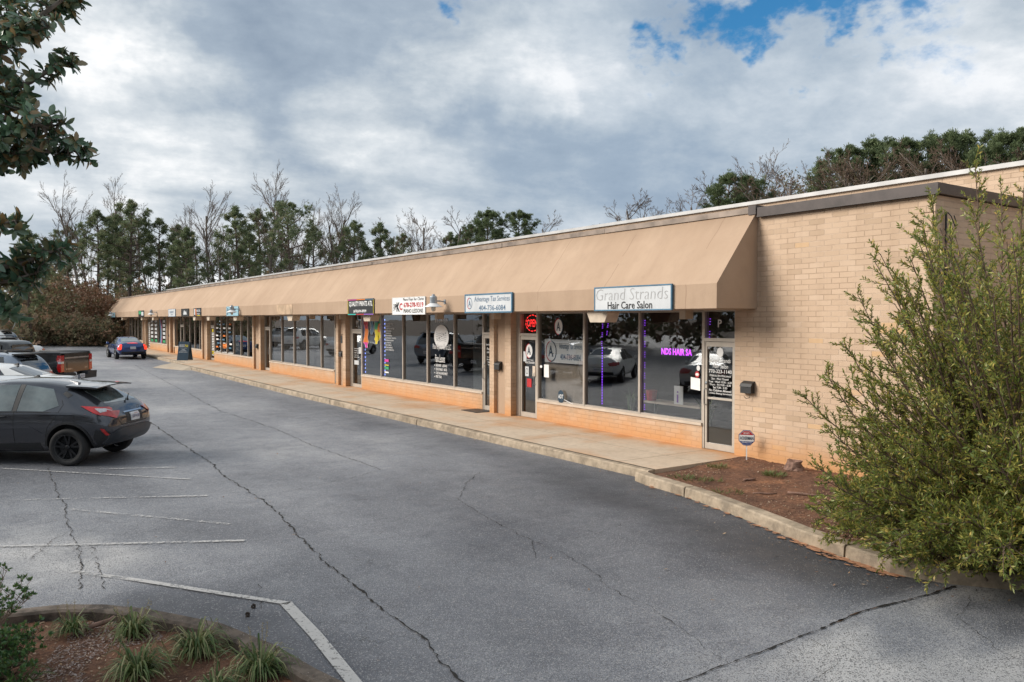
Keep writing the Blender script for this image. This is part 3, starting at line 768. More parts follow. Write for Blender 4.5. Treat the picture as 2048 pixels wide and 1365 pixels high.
# red clay silt washed out over the kerb foot
random.seed(31); sl_ = MB()
for i in range(150):
    y = 4.6 + abs(random.gauss(0, .9)) if random.random() < .75 else random.uniform(4.4, 9.4); x = kerbx(min(9.4, y)) - abs(random.gauss(0, .07)) - .005; r_ = random.uniform(.01, .05)
    sl_.add([(x + r_ * math.cos(k * 1.05) * .6, y + r_ * 1.6 * math.sin(k * 1.05), .012 + .0004 * (i % 9)) for k in range(6)], [tuple(range(6))])
tag(link('clay_silt', sl_, simple('clay_silt', (0.40, 0.20, 0.11), .95, var=.3, vs=20), recalc=False), 'thin orange clay silt along the foot of the bed kerb', 'silt', kind='stuff')
# ------------------------------------------------------------------ the strip of shops
XG = 12.0                               # glass line
SOF, FT = 2.89, 3.33                    # soffit and fascia top
AX, YR, YL = 10.8, 9.50, 84.4
bd_ = empty('strip_mall_building', (12.0, 9.5, 0.15), 0, 'long low tan brick and stucco strip mall with a sloping awning over its shopfronts', 'building')
def P(name, mb, m, parent=bd_, **k): return link(name, mb, m, parent, **k)

# brick end wall that faces the lot, its return and the taller block behind
mb = MB()
mb.box(11.88, 12.1, 6.28, 10.0, 0.0, 4.55)
mb.box(12.1, 16.5, 6.28, 6.5, 0.0, 4.55)
P('brick_wall', mb, MT['brick'])
# the corner quoin has opened up a little
mb = MB()
mb.box(11.865, 11.88, 6.27, 6.62, 4.02, 4.27); mb.box(11.868, 11.88, 6.27, 6.5, 4.30, 4.46)
P('loose_bricks', mb, MT['brick'])
mb = MB(); mb.box(16.5, 30, -6, 86, 3.5, 5.60); mb.box(16.5, 30, -6, 6.5, 0, 3.5)
P('rear_block', mb, MT['brick'])
mb = MB(); mb.box(16.43, 30.1, -6.1, 86.1, 5.60, 5.69)
P('rear_block_cap', mb, MT['capl'])
mb = MB(); mb.box(12.1, 16.5, 6.5, 84.3, 4.40, 4.50)
P('flat_roof', mb, MT['roof'])
mb = MB(); mb.box(11.8, 12.05, 6.2, 9.46, 4.56, 4.72); mb.box(12.052, 16.48, 6.2, 6.45, 4.558, 4.718)
mb.box(11.788, 11.8, 6.2, 9.46, 4.545, 4.56)
P('roof_cap', mb, MT['cap'])
mb = MB()
for k in range(18):
    a = YR + (YL - YR) * k / 18; b = YR + (YL - YR) * (k + 1) / 18
    mb.box(11.80 + 0.01 * random.random(), 12.06, a, b - 0.02, 4.63 + random.uniform(-.008, .008), 4.735)
P('awning_cap', mb, MT['capw'])
mb = MB(); mb.box(11.78, 12.07, YR - 0.03, YR + 0.14, 4.60, 4.765)
P('cap_end', mb, MT['cap'])
# awning: fascia, sloping face, end cheeks, soffit
mb = MB()
prof = [(AX, SOF), (AX, FT), (11.84, 4.635), (12.3, 4.635), (12.3, 4.5), (11.97, SOF + 0.03), (11.97, SOF)]
ys_ = fr(YR, YL, 2.4)
for j, y in enumerate(ys_):
    for x, z in prof: mb.v.append((x + (0.01 * nz(y, z, .6)), y, z + 0.008 * nz(y, 3, .4)))
k = len(prof)
for j in range(len(ys_) - 1):
    for q in range(k): mb.f.append((j * k + q, j * k + (q + 1) % k, (j + 1) * k + (q + 1) % k, (j + 1) * k + q)); mb.m.append(0)
mb.f.append(tuple(range(k))); mb.m.append(0); mb.f.append(tuple((len(ys_) - 1) * k + q for q in range(k - 1, -1, -1))); mb.m.append(0)
P('awning', mb, MT['stucco'])
mb = MB(); mb.box(11.97, 12.3, 10.0, 84.3, SOF, SOF + .1); mb.box(10.83, 11.97, YR + .05, 84.2, SOF - 0.012, SOF - 0.002)
P('soffit', mb, MT['soffit'])
# weather patch on the fascia
mb = MB(); mb.box(AX - 0.012, AX - 0.002, 31.6, 33.6, SOF + .02, FT - .03)
P('fascia_patch', mb, simple('patched_stucco', (0.46, 0.33, 0.22), .9, var=.3, vs=3))
# far end wing wall
mb = MB(); mb.box(11.2, 12.1, 82.6, 84.3, gz(83) + 0.1, SOF)
P('end_wall', mb, MT['brick'])
# interior shell
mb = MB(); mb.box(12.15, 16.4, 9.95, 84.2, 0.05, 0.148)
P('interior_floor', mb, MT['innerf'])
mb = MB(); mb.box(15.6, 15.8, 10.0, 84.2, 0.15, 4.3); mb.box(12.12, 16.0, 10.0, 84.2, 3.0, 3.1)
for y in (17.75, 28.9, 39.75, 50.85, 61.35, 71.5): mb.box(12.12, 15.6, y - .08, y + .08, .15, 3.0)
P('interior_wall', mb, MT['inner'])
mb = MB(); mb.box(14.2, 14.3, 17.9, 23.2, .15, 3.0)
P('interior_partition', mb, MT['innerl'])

# conduit on the shaded end wall
mb = MB(); mb.tube([(12.12, 6.24, 0.3), (12.12, 6.24, 4.3)], 0.016, 8)
mb.tube([(12.12, 6.22, 4.3), (12.15, 6.18, 4.24), (12.24, 6.17, 4.1), (12.30, 6.18, 4.16), (12.27, 6.20, 4.26)], 0.008, 6)
mb.tube([(12.24, 6.23, 4.1), (12.2, 6.22, 3.6), (12.14, 6.22, 3.1)], 0.007, 6)
P('conduit', mb, MT['dark'])

SILL = 0.60
def wz(y): return gz(y) + 0.152
def deco(par, mb, mats, name='decal'):
    return link(name, mb, mats, par, recalc=False)
def win(ya, yb, top=SOF, bottom=None, frame=None):
    """one window between ya (near) and yb (far): frame with its pane"""
    z0 = (SILL + gz((ya + yb) / 2) + 0.055) if bottom is None else bottom
    mb = MB(); f = 0.03
    mb.box(XG - .055, XG + .055, ya, ya + f, z0, top); mb.box(XG - .055, XG + .055, yb - f, yb, z0, top)
    mb.box(XG - .045, XG + .045, ya + f, yb - f, z0, z0 + .035); mb.box(XG - .045, XG + .045, ya + f, yb - f, top - .05, top)
    o = P('window', mb, MT[frame or 'mull'])
    mb = MB(); mb.quad((XG, ya + f, z0 + .035), (XG, yb - f, z0 + .035), (XG, yb - f, top - .05), (XG, ya + f, top - .05))
    link('pane', mb, MT['glass'], o)
    return o
def door(ya, yb, hinge_near=True):
    """aluminium shop door with glass and a transom light above"""
    zb = wz((ya + yb) / 2) + 0.01; zt = 2.26; f = 0.085; w_ = yb - ya
    mb = MB()
    mb.box(XG - .06, XG + .06, ya, ya + .045, zb, SOF); mb.box(XG - .06, XG + .06, yb - .045, yb, zb, SOF)
    mb.box(XG - .058, XG + .058, ya + .045, yb - .045, zt + .01, zt + .075)
    mb.box(XG - .058, XG + .058, ya + .045, yb - .045, SOF - .04, SOF)
    fr_ = P('door_frame', mb, MT['alum'])
    mb = MB(); mb.quad((XG, ya + .045, zt + .075), (XG, yb - .045, zt + .075), (XG, yb - .045, SOF - .04), (XG, ya + .045, SOF - .04))
    link('transom_pane', mb, MT['glass'], fr_)
    a, b = ya + .05, yb - .05
    mb = MB(); x0, x1 = XG - .045, XG + .02
    mb.box(x0, x1, a, a + .05, zb, zt); mb.box(x0, x1, b - .05, b, zb, zt)
    mb.box(x0 + .001, x1 - .001, a + .05, b - .05, zb, zb + .12); mb.box(x0 + .001, x1 - .001, a + .05, b - .05, zt - .09, zt)
    d = P('door', mb, MT['alum'])
    mb = MB(); mb.quad((XG - .01, a + .05, zb + .12), (XG - .01, b - .05, zb + .12), (XG - .01, b - .05, zt - .09), (XG - .01, a + .05, zt - .09))
    link('door_pane', mb, MT['glass'], d)
    mb = MB(); hy = (b - .03) if hinge_near else (a + .03)
    mb.tube([(x0, hy, 1.02), (x0 - .06, hy, 1.04), (x0 - .06, hy, 1.32), (x0, hy, 1.34)], 0.011, 8)
    mb.box(x0 - .008, x0, hy - .02, hy + .02, 1.42, 1.48)
    link('door_handle', mb, MT['galv'], d, smooth=True)
    return fr_, d
def knee(ya, yb):
    mb = MB(); mb.box(11.93, 12.1, ya, yb, gz(ya) + .1, SILL + gz((ya + yb) / 2)); P('sill_wall', mb, MT['brick'])
    z = SILL + gz((ya + yb) / 2); mb = MB(); mb.box(11.90, 12.08, ya, yb, z, z + .055); P('window_sill', mb, MT['sill'])
def pier(y0, y1, a=0.22, b=0.28):
    """two brick pilasters with a recessed stucco panel between"""
    mb = MB(); mb.box(11.75, 12.1, y0, y0 + b, gz(y0) + .1, SOF - .014); mb.box(11.76, 12.1, y1 - a, y1, gz(y0) + .1, SOF - .014)
    P('brick_pier', mb, MT['brick'])
    mb = MB(); mb.box(11.86, 12.08, y0 + b, y1 - a, gz(y0) + .1, SOF - .014); P('pier_panel', mb, MT['stucco'])

MT['dkblue2'] = simple('sign_blue', (0.03, 0.06, 0.22), 0.5)
# --- hair salon
hs_f, hs_d = door(10.02, 10.85)
knee(10.85, 16.39)
wP1 = win(10.85, 12.66); wP2 = win(12.66, 14.54); wP3 = win(14.54, 16.39)
tx_f, tx_d = door(16.39, 17.20, False)
mb = MB(); mb.box(11.93, 12.08, 17.2, 17.31, .1, SOF - .014); P('door_jamb', mb, MT['mull'])
pier(17.31, 18.36)
# --- piano and print shops
pn_f, pn_d = door(18.36, 19.0)
knee(19.0, 27.37)
ed = [19.0, 20.62, 22.31, 24.03, 25.73, 27.37]
wN = [win(a, b) for a, b in zip(ed, ed[1:])]
qp_f, qp_d = door(27.37, 28.34, False)
mb = MB(); mb.box(11.93, 12.08, 28.34, 28.45, .1, SOF - .014); P('door_jamb', mb, MT['mull'])
pier(28.45, 29.42)
# --- empty shop
door(29.42, 30.0)
knee(30.0, 38.26)
ed = [30.0, 31.51, 33.18, 34.83, 36.52, 38.26]
wL = [win(a, b) for a, b in zip(ed, ed[1:])]
door(38.26, 39.1, False)
pier(39.1, 40.5)
# --- smoke shop
door(40.5, 40.98); knee(40.98, 48.78)
ed = [40.98, 41.96, 43.26, 44.71, 46.05, 47.34, 48.78]
wI = [win(a, b) for a, b in zip(ed, ed[1:])]
sm_f, sm_d = door(48.78, 49.7, False)
pier(49.7, 51.15)
# --- next shops
door(51.15, 51.55); knee(51.55, 56.0)
ed = [51.55, 52.45, 53.8, 55.2]
wH = [win(a, b) for a, b in zip(ed, ed[1:])]
win(55.2, 56.9, bottom=gz(56) + .2); door(56.9, 57.95, False); win(57.95, 59.75, bottom=SILL + gz(58)); knee(57.95, 60.0)
mb = MB(); mb.box(11.93, 12.1, 59.75, 60.3, gz(60) + .1, SOF - .014); P('door_jamb', mb, MT['brick'])
pier(60.3, 61.6)
knee(61.6, 69.0)
ed = [61.69, 62.94, 64.32, 65.85, 67.46, 69.0]
wF = [win(a, b) for a, b in zip(ed, ed[1:])]
db_f, db_d = door(69.0, 69.95, False)
pier(69.95, 71.2)
knee(71.2, 77.8)
ed = [71.2, 73.0, 74.7, 76.2, 77.8]
for a, b in zip(ed, ed[1:]): win(a, b, frame='alum')
door(77.8, 78.9, False); pier(78.9, 79.9); win(79.9, 81.2, frame='alum', bottom=.9); win(81.2, 82.6, frame='alum', bottom=.9)
knee(79.9, 82.6)
# little cream blocks under the soffit
for y in (10.98, 17.8, 20.9, 28.4, 31.6, 38.4, 49.0, 57.5, 62.5, 68.0, 73.5, 78.0):
    mb = MB(); mb.box(11.5, 11.72, y - .08, y + .08, SOF - .19, SOF - .013); P('soffit_block', mb, MT['block'])

# ------------------------------------------------------------------ lettering on the glass
XD = XG - 0.02
def tx(par, lines, mats, name='window_lettering', x=XD):
    for (s, yl, z, wd, h, mi, *o) in lines:
        mb = MB(); put_text(mb, s, (x, yl, z), wd, h, mi, **(o[0] if o else {}))
        link(name, mb, mats, par, recalc=False)
W_ = [MT['white'], MT['black'], MT['red'], MT['blue']]
# salon door
tx(hs_f, [('P', 10.50, 2.545, .10, .15, 0, {'bold': .02})], W_, x=XG - .03)
B = {'bold': .006}; SH = {'shear': .25, 'bold': .0}
tx(hs_d, [('Grand Strands', 10.71, 1.86, .52, .085, 0, SH), ('Hair Salon', 10.63, 1.75, .38, .08, 0, SH), ('770-323-1140', 10.73, 1.655, .57, .07, 0, B),
          ('Walk-Ins Are Welcomed', 10.71, 1.585, .53, .045, 0, SH), ('Sun - Mon Closed', 10.66, 1.525, .42, .04, 0, B), ('Tues - Wed 10:30 - 6:30', 10.73, 1.465, .57, .04, 0, B),
          ('Thurs - Fri 9:30 - 6:30', 10.71, 1.41, .53, .04, 0, B), ('Sat 7:30 - 3:30', 10.62, 1.355, .35, .04, 0, B), ('No Children Allowed', 10.72, 1.295, .55, .045, 0, B), ('Unless Being Serviced', 10.73, 1.235, .57, .045, 0, B)], W_, 'door_lettering', XG - .018)
mb = MB(); disc(mb, (XG - .018, 10.45, 2.06), .085, .10, 0, 8); mb.quad((XG - .018, 10.80 - .02, 2.12), (XG - .018, 10.72, 2.12), (XG - .018, 10.72, 2.2), (XG - .018, 10.78, 2.2))
deco(hs_d, mb, [MT['white']])
mb = MB(); mb.box(XG - .05, XG - .005, 10.12, 10.75, 1.14, 1.18); link('push_bar', mb, MT['alum'], hs_d)
# stickers and notices in the salon window
mb = MB(); mb.quad((XD, 11.20, 1.30), (XD, 10.95, 1.28), (XD, 10.95, 1.52), (XD, 11.20, 1.54)); deco(wP1, mb, [MT['white']], 'notice'); mb = MB(); disc(mb, (XD, 11.0, 1.73), .045, .055)
deco(wP1, mb, [MT['white']], 'sticker')
mb = MB(); disc(mb, (XD, 11.03, 1.60), .06, .07, 0, 8); disc(mb, (XD - .002, 11.03, 1.60), .045, .03, 1, 12); deco(wP1, mb, [MT['red'], MT['white']], 'security_sticker')
# purple scrolling sign
mb = MB(); mb.box(XG + .10, XG + .14, 11.08, 12.42, 1.93, 2.10, 0)
put_text(mb, 'NDS HAIR SA', (XG + .095, 12.14, 1.955), .86, .14, 1, bold=.03)
led = link('led_sign', mb, [MT['black'], MT['ledm']], origin=(XG + .12, 11.7, 2.0))
tag(led, 'glowing purple scrolling letter sign inside the hair salon window', 'sign')
def led_string(pts, m, step, lab, grp=None, sz=.012, x=XG + .05, burst=3):
    mb = MB()
    for (ya, za), (yb, zb) in zip(pts, pts[1:]):
        n = max(1, int(math.hypot(yb - ya, zb - za) / step))
        for i in range(n):
            for q in range(burst):
                f = (i + q * .22) / n; y = ya + (yb - ya) * f; z = za + (zb - za) * f
                mb.box(x, x + .008, y - sz, y + sz, z - sz * .9, z + sz * .6)
    o = link('light_string', mb, m, origin=(x, pts[0][0], pts[0][1]))
    return tag(o, lab, 'lights', grp)
led_string([(12.60, .75), (12.60, 2.8)], MT['ledp'], .21, 'purple LED string down the mullion between the two salon windows', 'purple LED strings in the salon windows', .011)
led_string([(14.0, .75), (14.0, 2.1)], MT['ledp'], .06, 'dense purple LED string hanging in the left salon window', 'purple LED strings in the salon windows', .011, burst=2)
led_string([(14.02, 2.1), (13.98, 2.7), (13.80, 2.6), (13.86, 2.25)], MT['ledp'], .17, 'loose purple LED string looping at the top of the left salon window', 'purple LED strings in the salon windows', .011)
led_string([(10.78, 2.35), (10.76, 2.85)], MT['ledp'], .17, 'short purple LED string in the transom over the salon door', 'purple LED strings in the salon windows', .009)
# inside the salon
t_ = empty('plant_table', (12.9, 12.4, .15), 0, 'low tan table behind the salon glass with papers on it', 'table')
mb = MB(); mb.box(12.6, 13.1, 11.5, 13.2, .82, .86); link('table_top', mb, MT['sill'], t_)
for y in (11.6, 13.1):
    mb = MB(); mb.box(12.85, 12.89, y - .02, y + .02, .15, .82); link('leg', mb, MT['galv'], t_)
o = MB(); o.box(12.62, 12.64, 12.02, 12.28, .865, 1.26); put_text(o, 'i', (12.615, 12.2, .9), .06, .25, 1)
tag(link('leaflet_stand', o, [MT['white'], MT['purple']], origin=(12.63, 12.15, .865)), 'upright white leaflet standing on the salon table', 'leaflet')
o = MB(); o.tube([(12.7, 13.05, .87), (12.7, 13.05, 1.1)], [.10, .13], 10); po = link('flower_pot', o, MT['red'], origin=(12.7, 13.05, .87)); tag(po, 'red pot of leaves on the left end of the salon table', 'pot')
def spiky(name, c, n, h, sp, m, lab, cat):
    mb = MB()
    for i in range(n):
        a = random.uniform(0, 2 * PI); r = random.uniform(.3, 1) * sp; hh = h * random.uniform(.6, 1)
        P_ = [Vector(c), Vector(c) + Vector((math.cos(a) * r * .4, math.sin(a) * r * .4, hh * .7)), Vector(c) + Vector((math.cos(a) * r, math.sin(a) * r, hh * random.uniform(.6, 1)))]
        s_ = Vector((-math.sin(a), math.cos(a), 0)) * .012
        mb.add([P_[0] - s_, P_[0] + s_, P_[1] + s_, P_[2], P_[1] - s_], [(0, 1, 2, 4), (4, 2, 3)])
    return tag(link(name, mb, m, origin=c, recalc=False), lab, cat)
spiky('potted_plant', (12.5, 11.25, .3), 46, .95, .42, MT['liri'], 'spiky green plant low in the right salon window beside the door', 'plant')
spiky('potted_plant', (12.45, 13.45, .3), 36, 1.0, .3, MT['azal'], 'upright leafy green plant in the left salon window', 'plant')
# tax office
TB = [MT['white'], MT['dkblue'], MT['red'], MT['black'], MT['navy']]
def tax_logo(mb, c, r, x=None):
    disc(mb, c, r, r * 1.22, 0, 28)
    q = lambda dx: (c[0] - dx, c[1], c[2])
    disc(mb, q(.002), r, r * 1.22, 2, 20, inner=.88, a0=PI * .5, a1=PI * 1.5)
    disc(mb, q(.002), r, r * 1.22, 4, 20, inner=.88, a0=-PI * .5, a1=PI * .5)
    put_text(mb, 'A', (c[0] - .004, c[1] + r * .5, c[2] - r * .6), r * .9, r * 1.25, 4, bold=.02)
    put_text(mb, 'x', (c[0] - .006, c[1] - r * .1, c[2] - r * .6), r * .4, r * .4, 3)
mb = MB(); tax_logo(mb, (XD, 15.55, 2.52), .17); deco(wP3, mb, TB)
mb = MB(); mb.box(XG + .04, XG + .06, 14.66, 16.20, 1.62, 2.20, 0)
put_text(mb, 'Advantage Tax Services', (XG + .035, 15.60, 1.93), .88, .19, 1); put_text(mb, '404-736-6084', (XG + .035, 15.56, 1.70), .80, .15, 1, bold=.01)
m2 = MB(); tax_logo(m2, (XG + .036, 15.93, 1.90), .22)
o = link('sign_board', mb, TB, origin=(XG + .05, 15.4, 1.9)); tag(o, 'white board with round logo and phone number hanging inside the tax office window', 'sign')
link('logo', m2, TB, o, recalc=False)
mb = MB(); mb.quad((XD, 16.15, 1.24), (XD, 15.95, 1.24), (XD, 15.95, 1.56), (XD, 16.15, 1.56)); deco(wP3, mb, [MT['white']], 'notice'); mb = MB(); disc(mb, (XD, 16.28, 1.5), .05, .035); deco(wP3, mb, [MT['white']], 'sticker')
mb = MB(); disc(mb, (XD - .03, 15.42, .80), .13, .17, 0, 8); put_text(mb, 'ADT', (XD - .034, 15.52, .76), .2, .1, 1, bold=.02)
mb.tube([(XD - .02, 15.3, .74), (XD - .02, 14.95, .66)], .008, 5, mi=1)
o = link('security_sign', mb, [MT['navy'], MT['enam']], origin=(XD - .03, 15.42, .7)); tag(o, 'small dark blue octagon security sign leaning in the tax office window', 'sign')
mb = MB()
for k in range(44): z = .68 + k * .021; mb.add([(XG + .12, 14.62, z), (XG + .12, 16.3, z), (XG + .135, 16.3, z + .014), (XG + .135, 14.62, z + .014)], [(0, 1, 2, 3)])
o = link('window_blind', mb, MT['sill'], origin=(XG + .12, 15.5, .68), recalc=False); tag(o, 'slatted blind drawn over the lower half of the tax office window', 'blind')
mb = MB(); tax_logo(mb, (XG - .018, 16.80, 1.88), .16); deco(tx_d, mb, TB)
tx(tx_d, [('404-736-6084', 16.98, 1.55, .42, .06, 0, B), ('Advantage', 16.95, 1.63, .34, .035, 0, B)], W_, 'door_lettering', XG - .018)
mb = MB(); mb.quad((XG - .018, 17.06, 1.6), (XG - .018, 16.92, 1.6), (XG - .018, 16.92, 1.86), (XG - .018, 17.06, 1.86)); mb.quad((XG - .018, 16.98, 1.22), (XG - .018, 16.82, 1.22), (XG - .018, 16.82, 1.47), (XG - .018, 16.98, 1.47))
disc(mb, (XG - .02, 16.90, 1.35), .05, .08, 1, 14, inner=.8)
mb.quad((XG - .018, 16.90, .94), (XG - .018, 16.70, .94), (XG - .018, 16.70, 1.16), (XG - .018, 16.90, 1.16), 2)
deco(tx_d, mb, [MT['boardw'], MT['black'], MT['red']], 'notice')
mb = MB(); mb.box(XG - .07, XG - .045, 16.46, 16.58, 1.24, 1.50); link('lock_plate', mb, MT['sill'], tx_d)
# red OPEN neon in the transom
mb = MB()
for k in range(14):
    a = 2 * PI * k / 14; disc(mb, (XG + .10, 16.82, 2.60), .31, .22, 0, 3, inner=.90, a0=a, a1=a + .30)
put_text(mb, 'OPEN', (XG + .09, 17.05, 2.50), .46, .20, 0, bold=.012)
o = link('neon_sign', mb, MT['neon'], origin=(XG + .1, 16.8, 2.6), recalc=False); tag(o, 'red oval OPEN neon sign behind the glass over the tax office door', 'sign')
tx(tx_f, [('O', 16.82, 2.545, .06, .13, 0, {'bold': .01})], W_, x=XG - .03)
# piano shop
tx(pn_f, [('N', 18.62, 2.44, .11, .11, 0, B)], W_, x=XG - .03)
tx(wN[1], [('678-278-9319', 21.85, 2.60, .78, .14, 0, {'bold': .02}), ('Piano Keys for Christ LLC', 22.0, 1.72, 1.15, .22, 0, SH), ('Piano Lessons', 21.85, 1.37, .62, .24, 0, SH),
           ('BEGINNER   LESSONS', 21.8, 1.235, .70, .08, 0, B), ('REASONABLE   RATES', 21.8, 1.115, .70, .08, 0, B), ('CHRISTIAN ENVIRONMENT', 21.8, .995, .74, .08, 0, B), ('FREE TRIAL', 21.8, .885, .38, .08, 0, B)], W_)
mb = MB(); disc(mb, (XD, 21.45, 2.16), .46, .37, 0, 30)
for k in range(5):
    z = 2.04 + k * .055
    pts = [(XD - .003, 21.77 - .07 * i, z + .018 * math.sin(i * 1.3 + k * .3)) for i in range(10)]
    for a, b in zip(pts, pts[1:]): mb.quad(a, b, (b[0], b[1], b[2] + .007), (a[0], a[1], a[2] + .007), 1)
    disc(mb, (XD - .004, 21.7 - .13 * k, z + .02), .022, .018, 1, 8)
deco(wN[1], mb, [MT['white'], MT['black']])
mb = MB()
for k in range(4): mb.quad((XD, 21.9, .905 + .118 * k), (XD, 21.86, .905 + .118 * k), (XD, 21.86, .93 + .118 * k), (XD, 21.9, .93 + .118 * k))
deco(wN[1], mb, [MT['white']], 'bullet_mark')
tx(pn_d, [('Piano Keys for Christ', 18.90, 1.95, .5, .07, 0, SH), ('Piano Lessons', 18.84, 1.84, .38, .07, 0, SH), ('678-278-9319', 18.84, 1.75, .38, .05, 0, B), ('Hours of Operation', 18.84, 1.62, .38, .04, 0, B), ('Monday - Friday', 18.84, 1.55, .38, .04, 0, B),
          ('9:00 - 6:00', 18.80, 1.48, .3, .04, 0, B), ('Saturday', 18.80, 1.41, .3, .04, 0, B)], W_, 'door_lettering', XG - .018)
o = MB(); o.box(14.12, 14.2, 19.95, 20.25, 1.45, 1.75); tag(link('wall_phone', o, MT['navy'], origin=(14.2, 20.1, 1.6)), 'dark blue box on the pale wall inside the piano shop', 'box')
# print shop: dripping rainbow paint, price list
mb = MB()
def drip(y, w0, z0, cols, off=0):
    n = 12
    for k in range(n):
        za = 2.84 - (2.84 - z0) * k / n; zb = 2.84 - (2.84 - z0) * (k + 1) / n
        def wd(q): q = q / n; return w0 * (1.0 - .35 * math.sin(q * 3.1) ** 2 * (1 if q < .8 else .5)) * (1 if q < .9 else .45) * (1 + .12 * math.sin(q * 23 + y))
        a, b = wd(k), wd(k + 1); c = .04 * math.sin(k * .9 + y * 3); d = .04 * math.sin((k + 1) * .9 + y * 3)
        mb.quad((XD, y + a + c + .02, za), (XD, y - a + c - .02, za), (XD, y - b + d - .02, zb), (XD, y + b + d + .02, zb), 0)
        ci = cols[min(len(cols) - 1, k * len(cols) // n)]
        mb.quad((XD - .003, y + a + c, za), (XD - .003, y - a + c, za), (XD - .003, y - b + d, zb), (XD - .003, y + b + d, zb), ci)
drip(27.05, .22, 1.66, [1, 1, 2, 2, 3]); drip(26.55, .16, 2.15, [4, 4, 5]); drip(26.15, .20, 1.82, [5, 6, 7, 7]); drip(25.95, .12, 1.95, [6, 2, 7])
deco(wN[4], mb, [MT['white'], MT['red'], MT['orange'], MT['magenta'], MT['blue'], MT['dkblue'], MT['green'], MT['yellow']], 'paint_drip_decal')
ls = [(s, 25.42, 2.52 - .082 * i, .2 + .045 * len(s), .045, 0, B) for i, s in enumerate(['T-SHIRTS', 'HATS', 'CUSTOM MUGS', 'DECALS', 'SIGNS', 'BANNERS', 'BUSINESS CARDS', 'EMBROIDERY', 'LOGOS', 'FLYERS', 'STICKERS', 'DTF PRINTS'])]
tx(wN[3], ls, W_)
mb = MB(); z = 1.22
for c_, h in ((0, .09), (1, .03), (2, .09), (3, .05)): mb.quad((XD, 25.50, z), (XD, 25.18, z), (XD, 25.18, z + h), (XD, 25.50, z + h), c_); z -= .13
deco(wN[3], mb, [MT['magenta'], MT['yellow'], MT['green'], MT['white']])
led_string([(27.30, .75), (27.30, 2.8)], MT['ledb'], .13, 'blue LED string down the far edge of the print shop windows', 'blue LED strings in the print shop windows', .022, burst=2)
led_string([(25.63, .75), (25.63, 2.8)], MT['ledb'], .13, 'blue LED string on the mullion beside the print shop price list', 'blue LED strings in the print shop windows', .022, burst=2)
tx(qp_d, [('PRINTS SHIRTS', 28.15, 1.58, .5, .035, 0, B), ('MON-FRI 10-6', 28.15, 1.50, .45, .035, 0, B), ('SAT 10-4', 28.15, 1.42, .4, .035, 0, B), ('CALL US', 28.15, 1.34, .4, .035, 0, B), ('SUN CLOSED', 28.15, 1.26, .45, .035, 0, B)], W_, 'door_lettering', XG - .018)
mb = MB(); mb.quad((XG - .018, 28.15, 1.0), (XG - .018, 27.75, 1.0), (XG - .018, 27.75, 1.16), (XG - .018, 28.15, 1.16)); deco(qp_d, mb, [MT['boardw']], 'notice'); mb = MB(); mb.quad((XG - .018, 27.75, 1.42), (XG - .018, 27.5, 1.42), (XG - .018, 27.5, 1.66), (XG - .018, 27.75, 1.66)); deco(qp_d, mb, [MT['boardw']], 'notice')
tx(qp_f, [('M', 27.95, 2.42, .2, .24, 0, B)], W_, x=XG - .03)
# curtains in the empty shop
mb = MB()
for k in range(34):
    y = 30.1 + .25 * k; mb.add([(12.25, y, .7), (12.32, y + .12, .7), (12.32, y + .12, 2.85), (12.25, y, 2.85), (12.25, y + .24, .7), (12.25, y + .24, 2.85)], [(0, 1, 2, 3), (1, 4, 5, 2)])
o = link('curtain', mb, simple('grey_curtain', (0.20, 0.19, 0.18), .9), origin=(12.3, 34, .7)); tag(o, 'long grey curtain drawn behind the five panes of the empty shop', 'curtain')
# smoke shop dressings
for q, (yy, c_) in enumerate(((47.9, 'ledw'), (46.1, 'ledw'), (44.75, 'ledb'))):
    led_string([(yy, .9), (yy, 2.8)], MT[c_], .20, ['white LED string nearest the door of the shop with painted windows', 'middle white LED string of the painted shop windows', 'blue LED string at the right of the painted shop windows'][q], 'LED strings in the painted shop windows', .035, burst=1)
for w__, y0 in ((wI[5], 48.6), (wI[4], 47.2), (wI[3], 45.9)):
    mb = MB()
    for k in range(9): mb.add([(XD, y0 - .13 * k, .74), (XD, y0 - .13 * k - .13, .74), (XD, y0 - .13 * k - .08, .84 + .1 * random.random())], [(0, 1, 2)], 0)
    for k in range(7):
        z = 1.05 + .22 * k; y = y0 - .35 - .35 * random.random(); mb.quad((XD, y + .28, z), (XD, y - .2, z), (XD, y - .2, z + .09), (XD, y + .28, z + .09), random.choice([0, 0, 1, 2, 3]))
    deco(w__, mb, [MT['white'], MT['orange'], MT['navy'], MT['blue']], 'window_graphics')
mb = MB(); mb.quad((XD, 47.0, 1.1), (XD, 46.2, 1.1), (XD, 46.2, 1.32), (XD, 47.0, 1.32)); deco(wI[4], mb, [MT['orange']], 'window_graphics')
mb = MB()
for k in range(14): mb.quad((XG - .02, 49.5, .55 + .1 * k), (XG - .02, 49.0, .55 + .1 * k), (XG - .02, 49.0, .60 + .1 * k), (XG - .02, 49.5, .60 + .1 * k), 1 if k in (1, 2) else 0)
mb.quad((XG - .021, 49.45, 1.95), (XG - .021, 49.1, 1.95), (XG - .021, 49.1, 2.12), (XG - .021, 49.45, 2.12), 1)
deco(sm_d, mb, [MT['white'], MT['yellow']], 'window_graphics')
for w__, yc in ((wF[3], 66.7), (wF[4], 68.3), (wF[1], 63.6)):
    mb = MB()
    for k in range(6): mb.quad((XD, yc + .5, .95 + .3 * k), (XD, yc - .35, .95 + .3 * k), (XD, yc - .35, 1.14 + .3 * k), (XD, yc + .5, 1.14 + .3 * k), 1 if k < 1 else 0)
    deco(w__, mb, [MT['boardw'], MT['green']], 'window_graphics')
mb = MB()
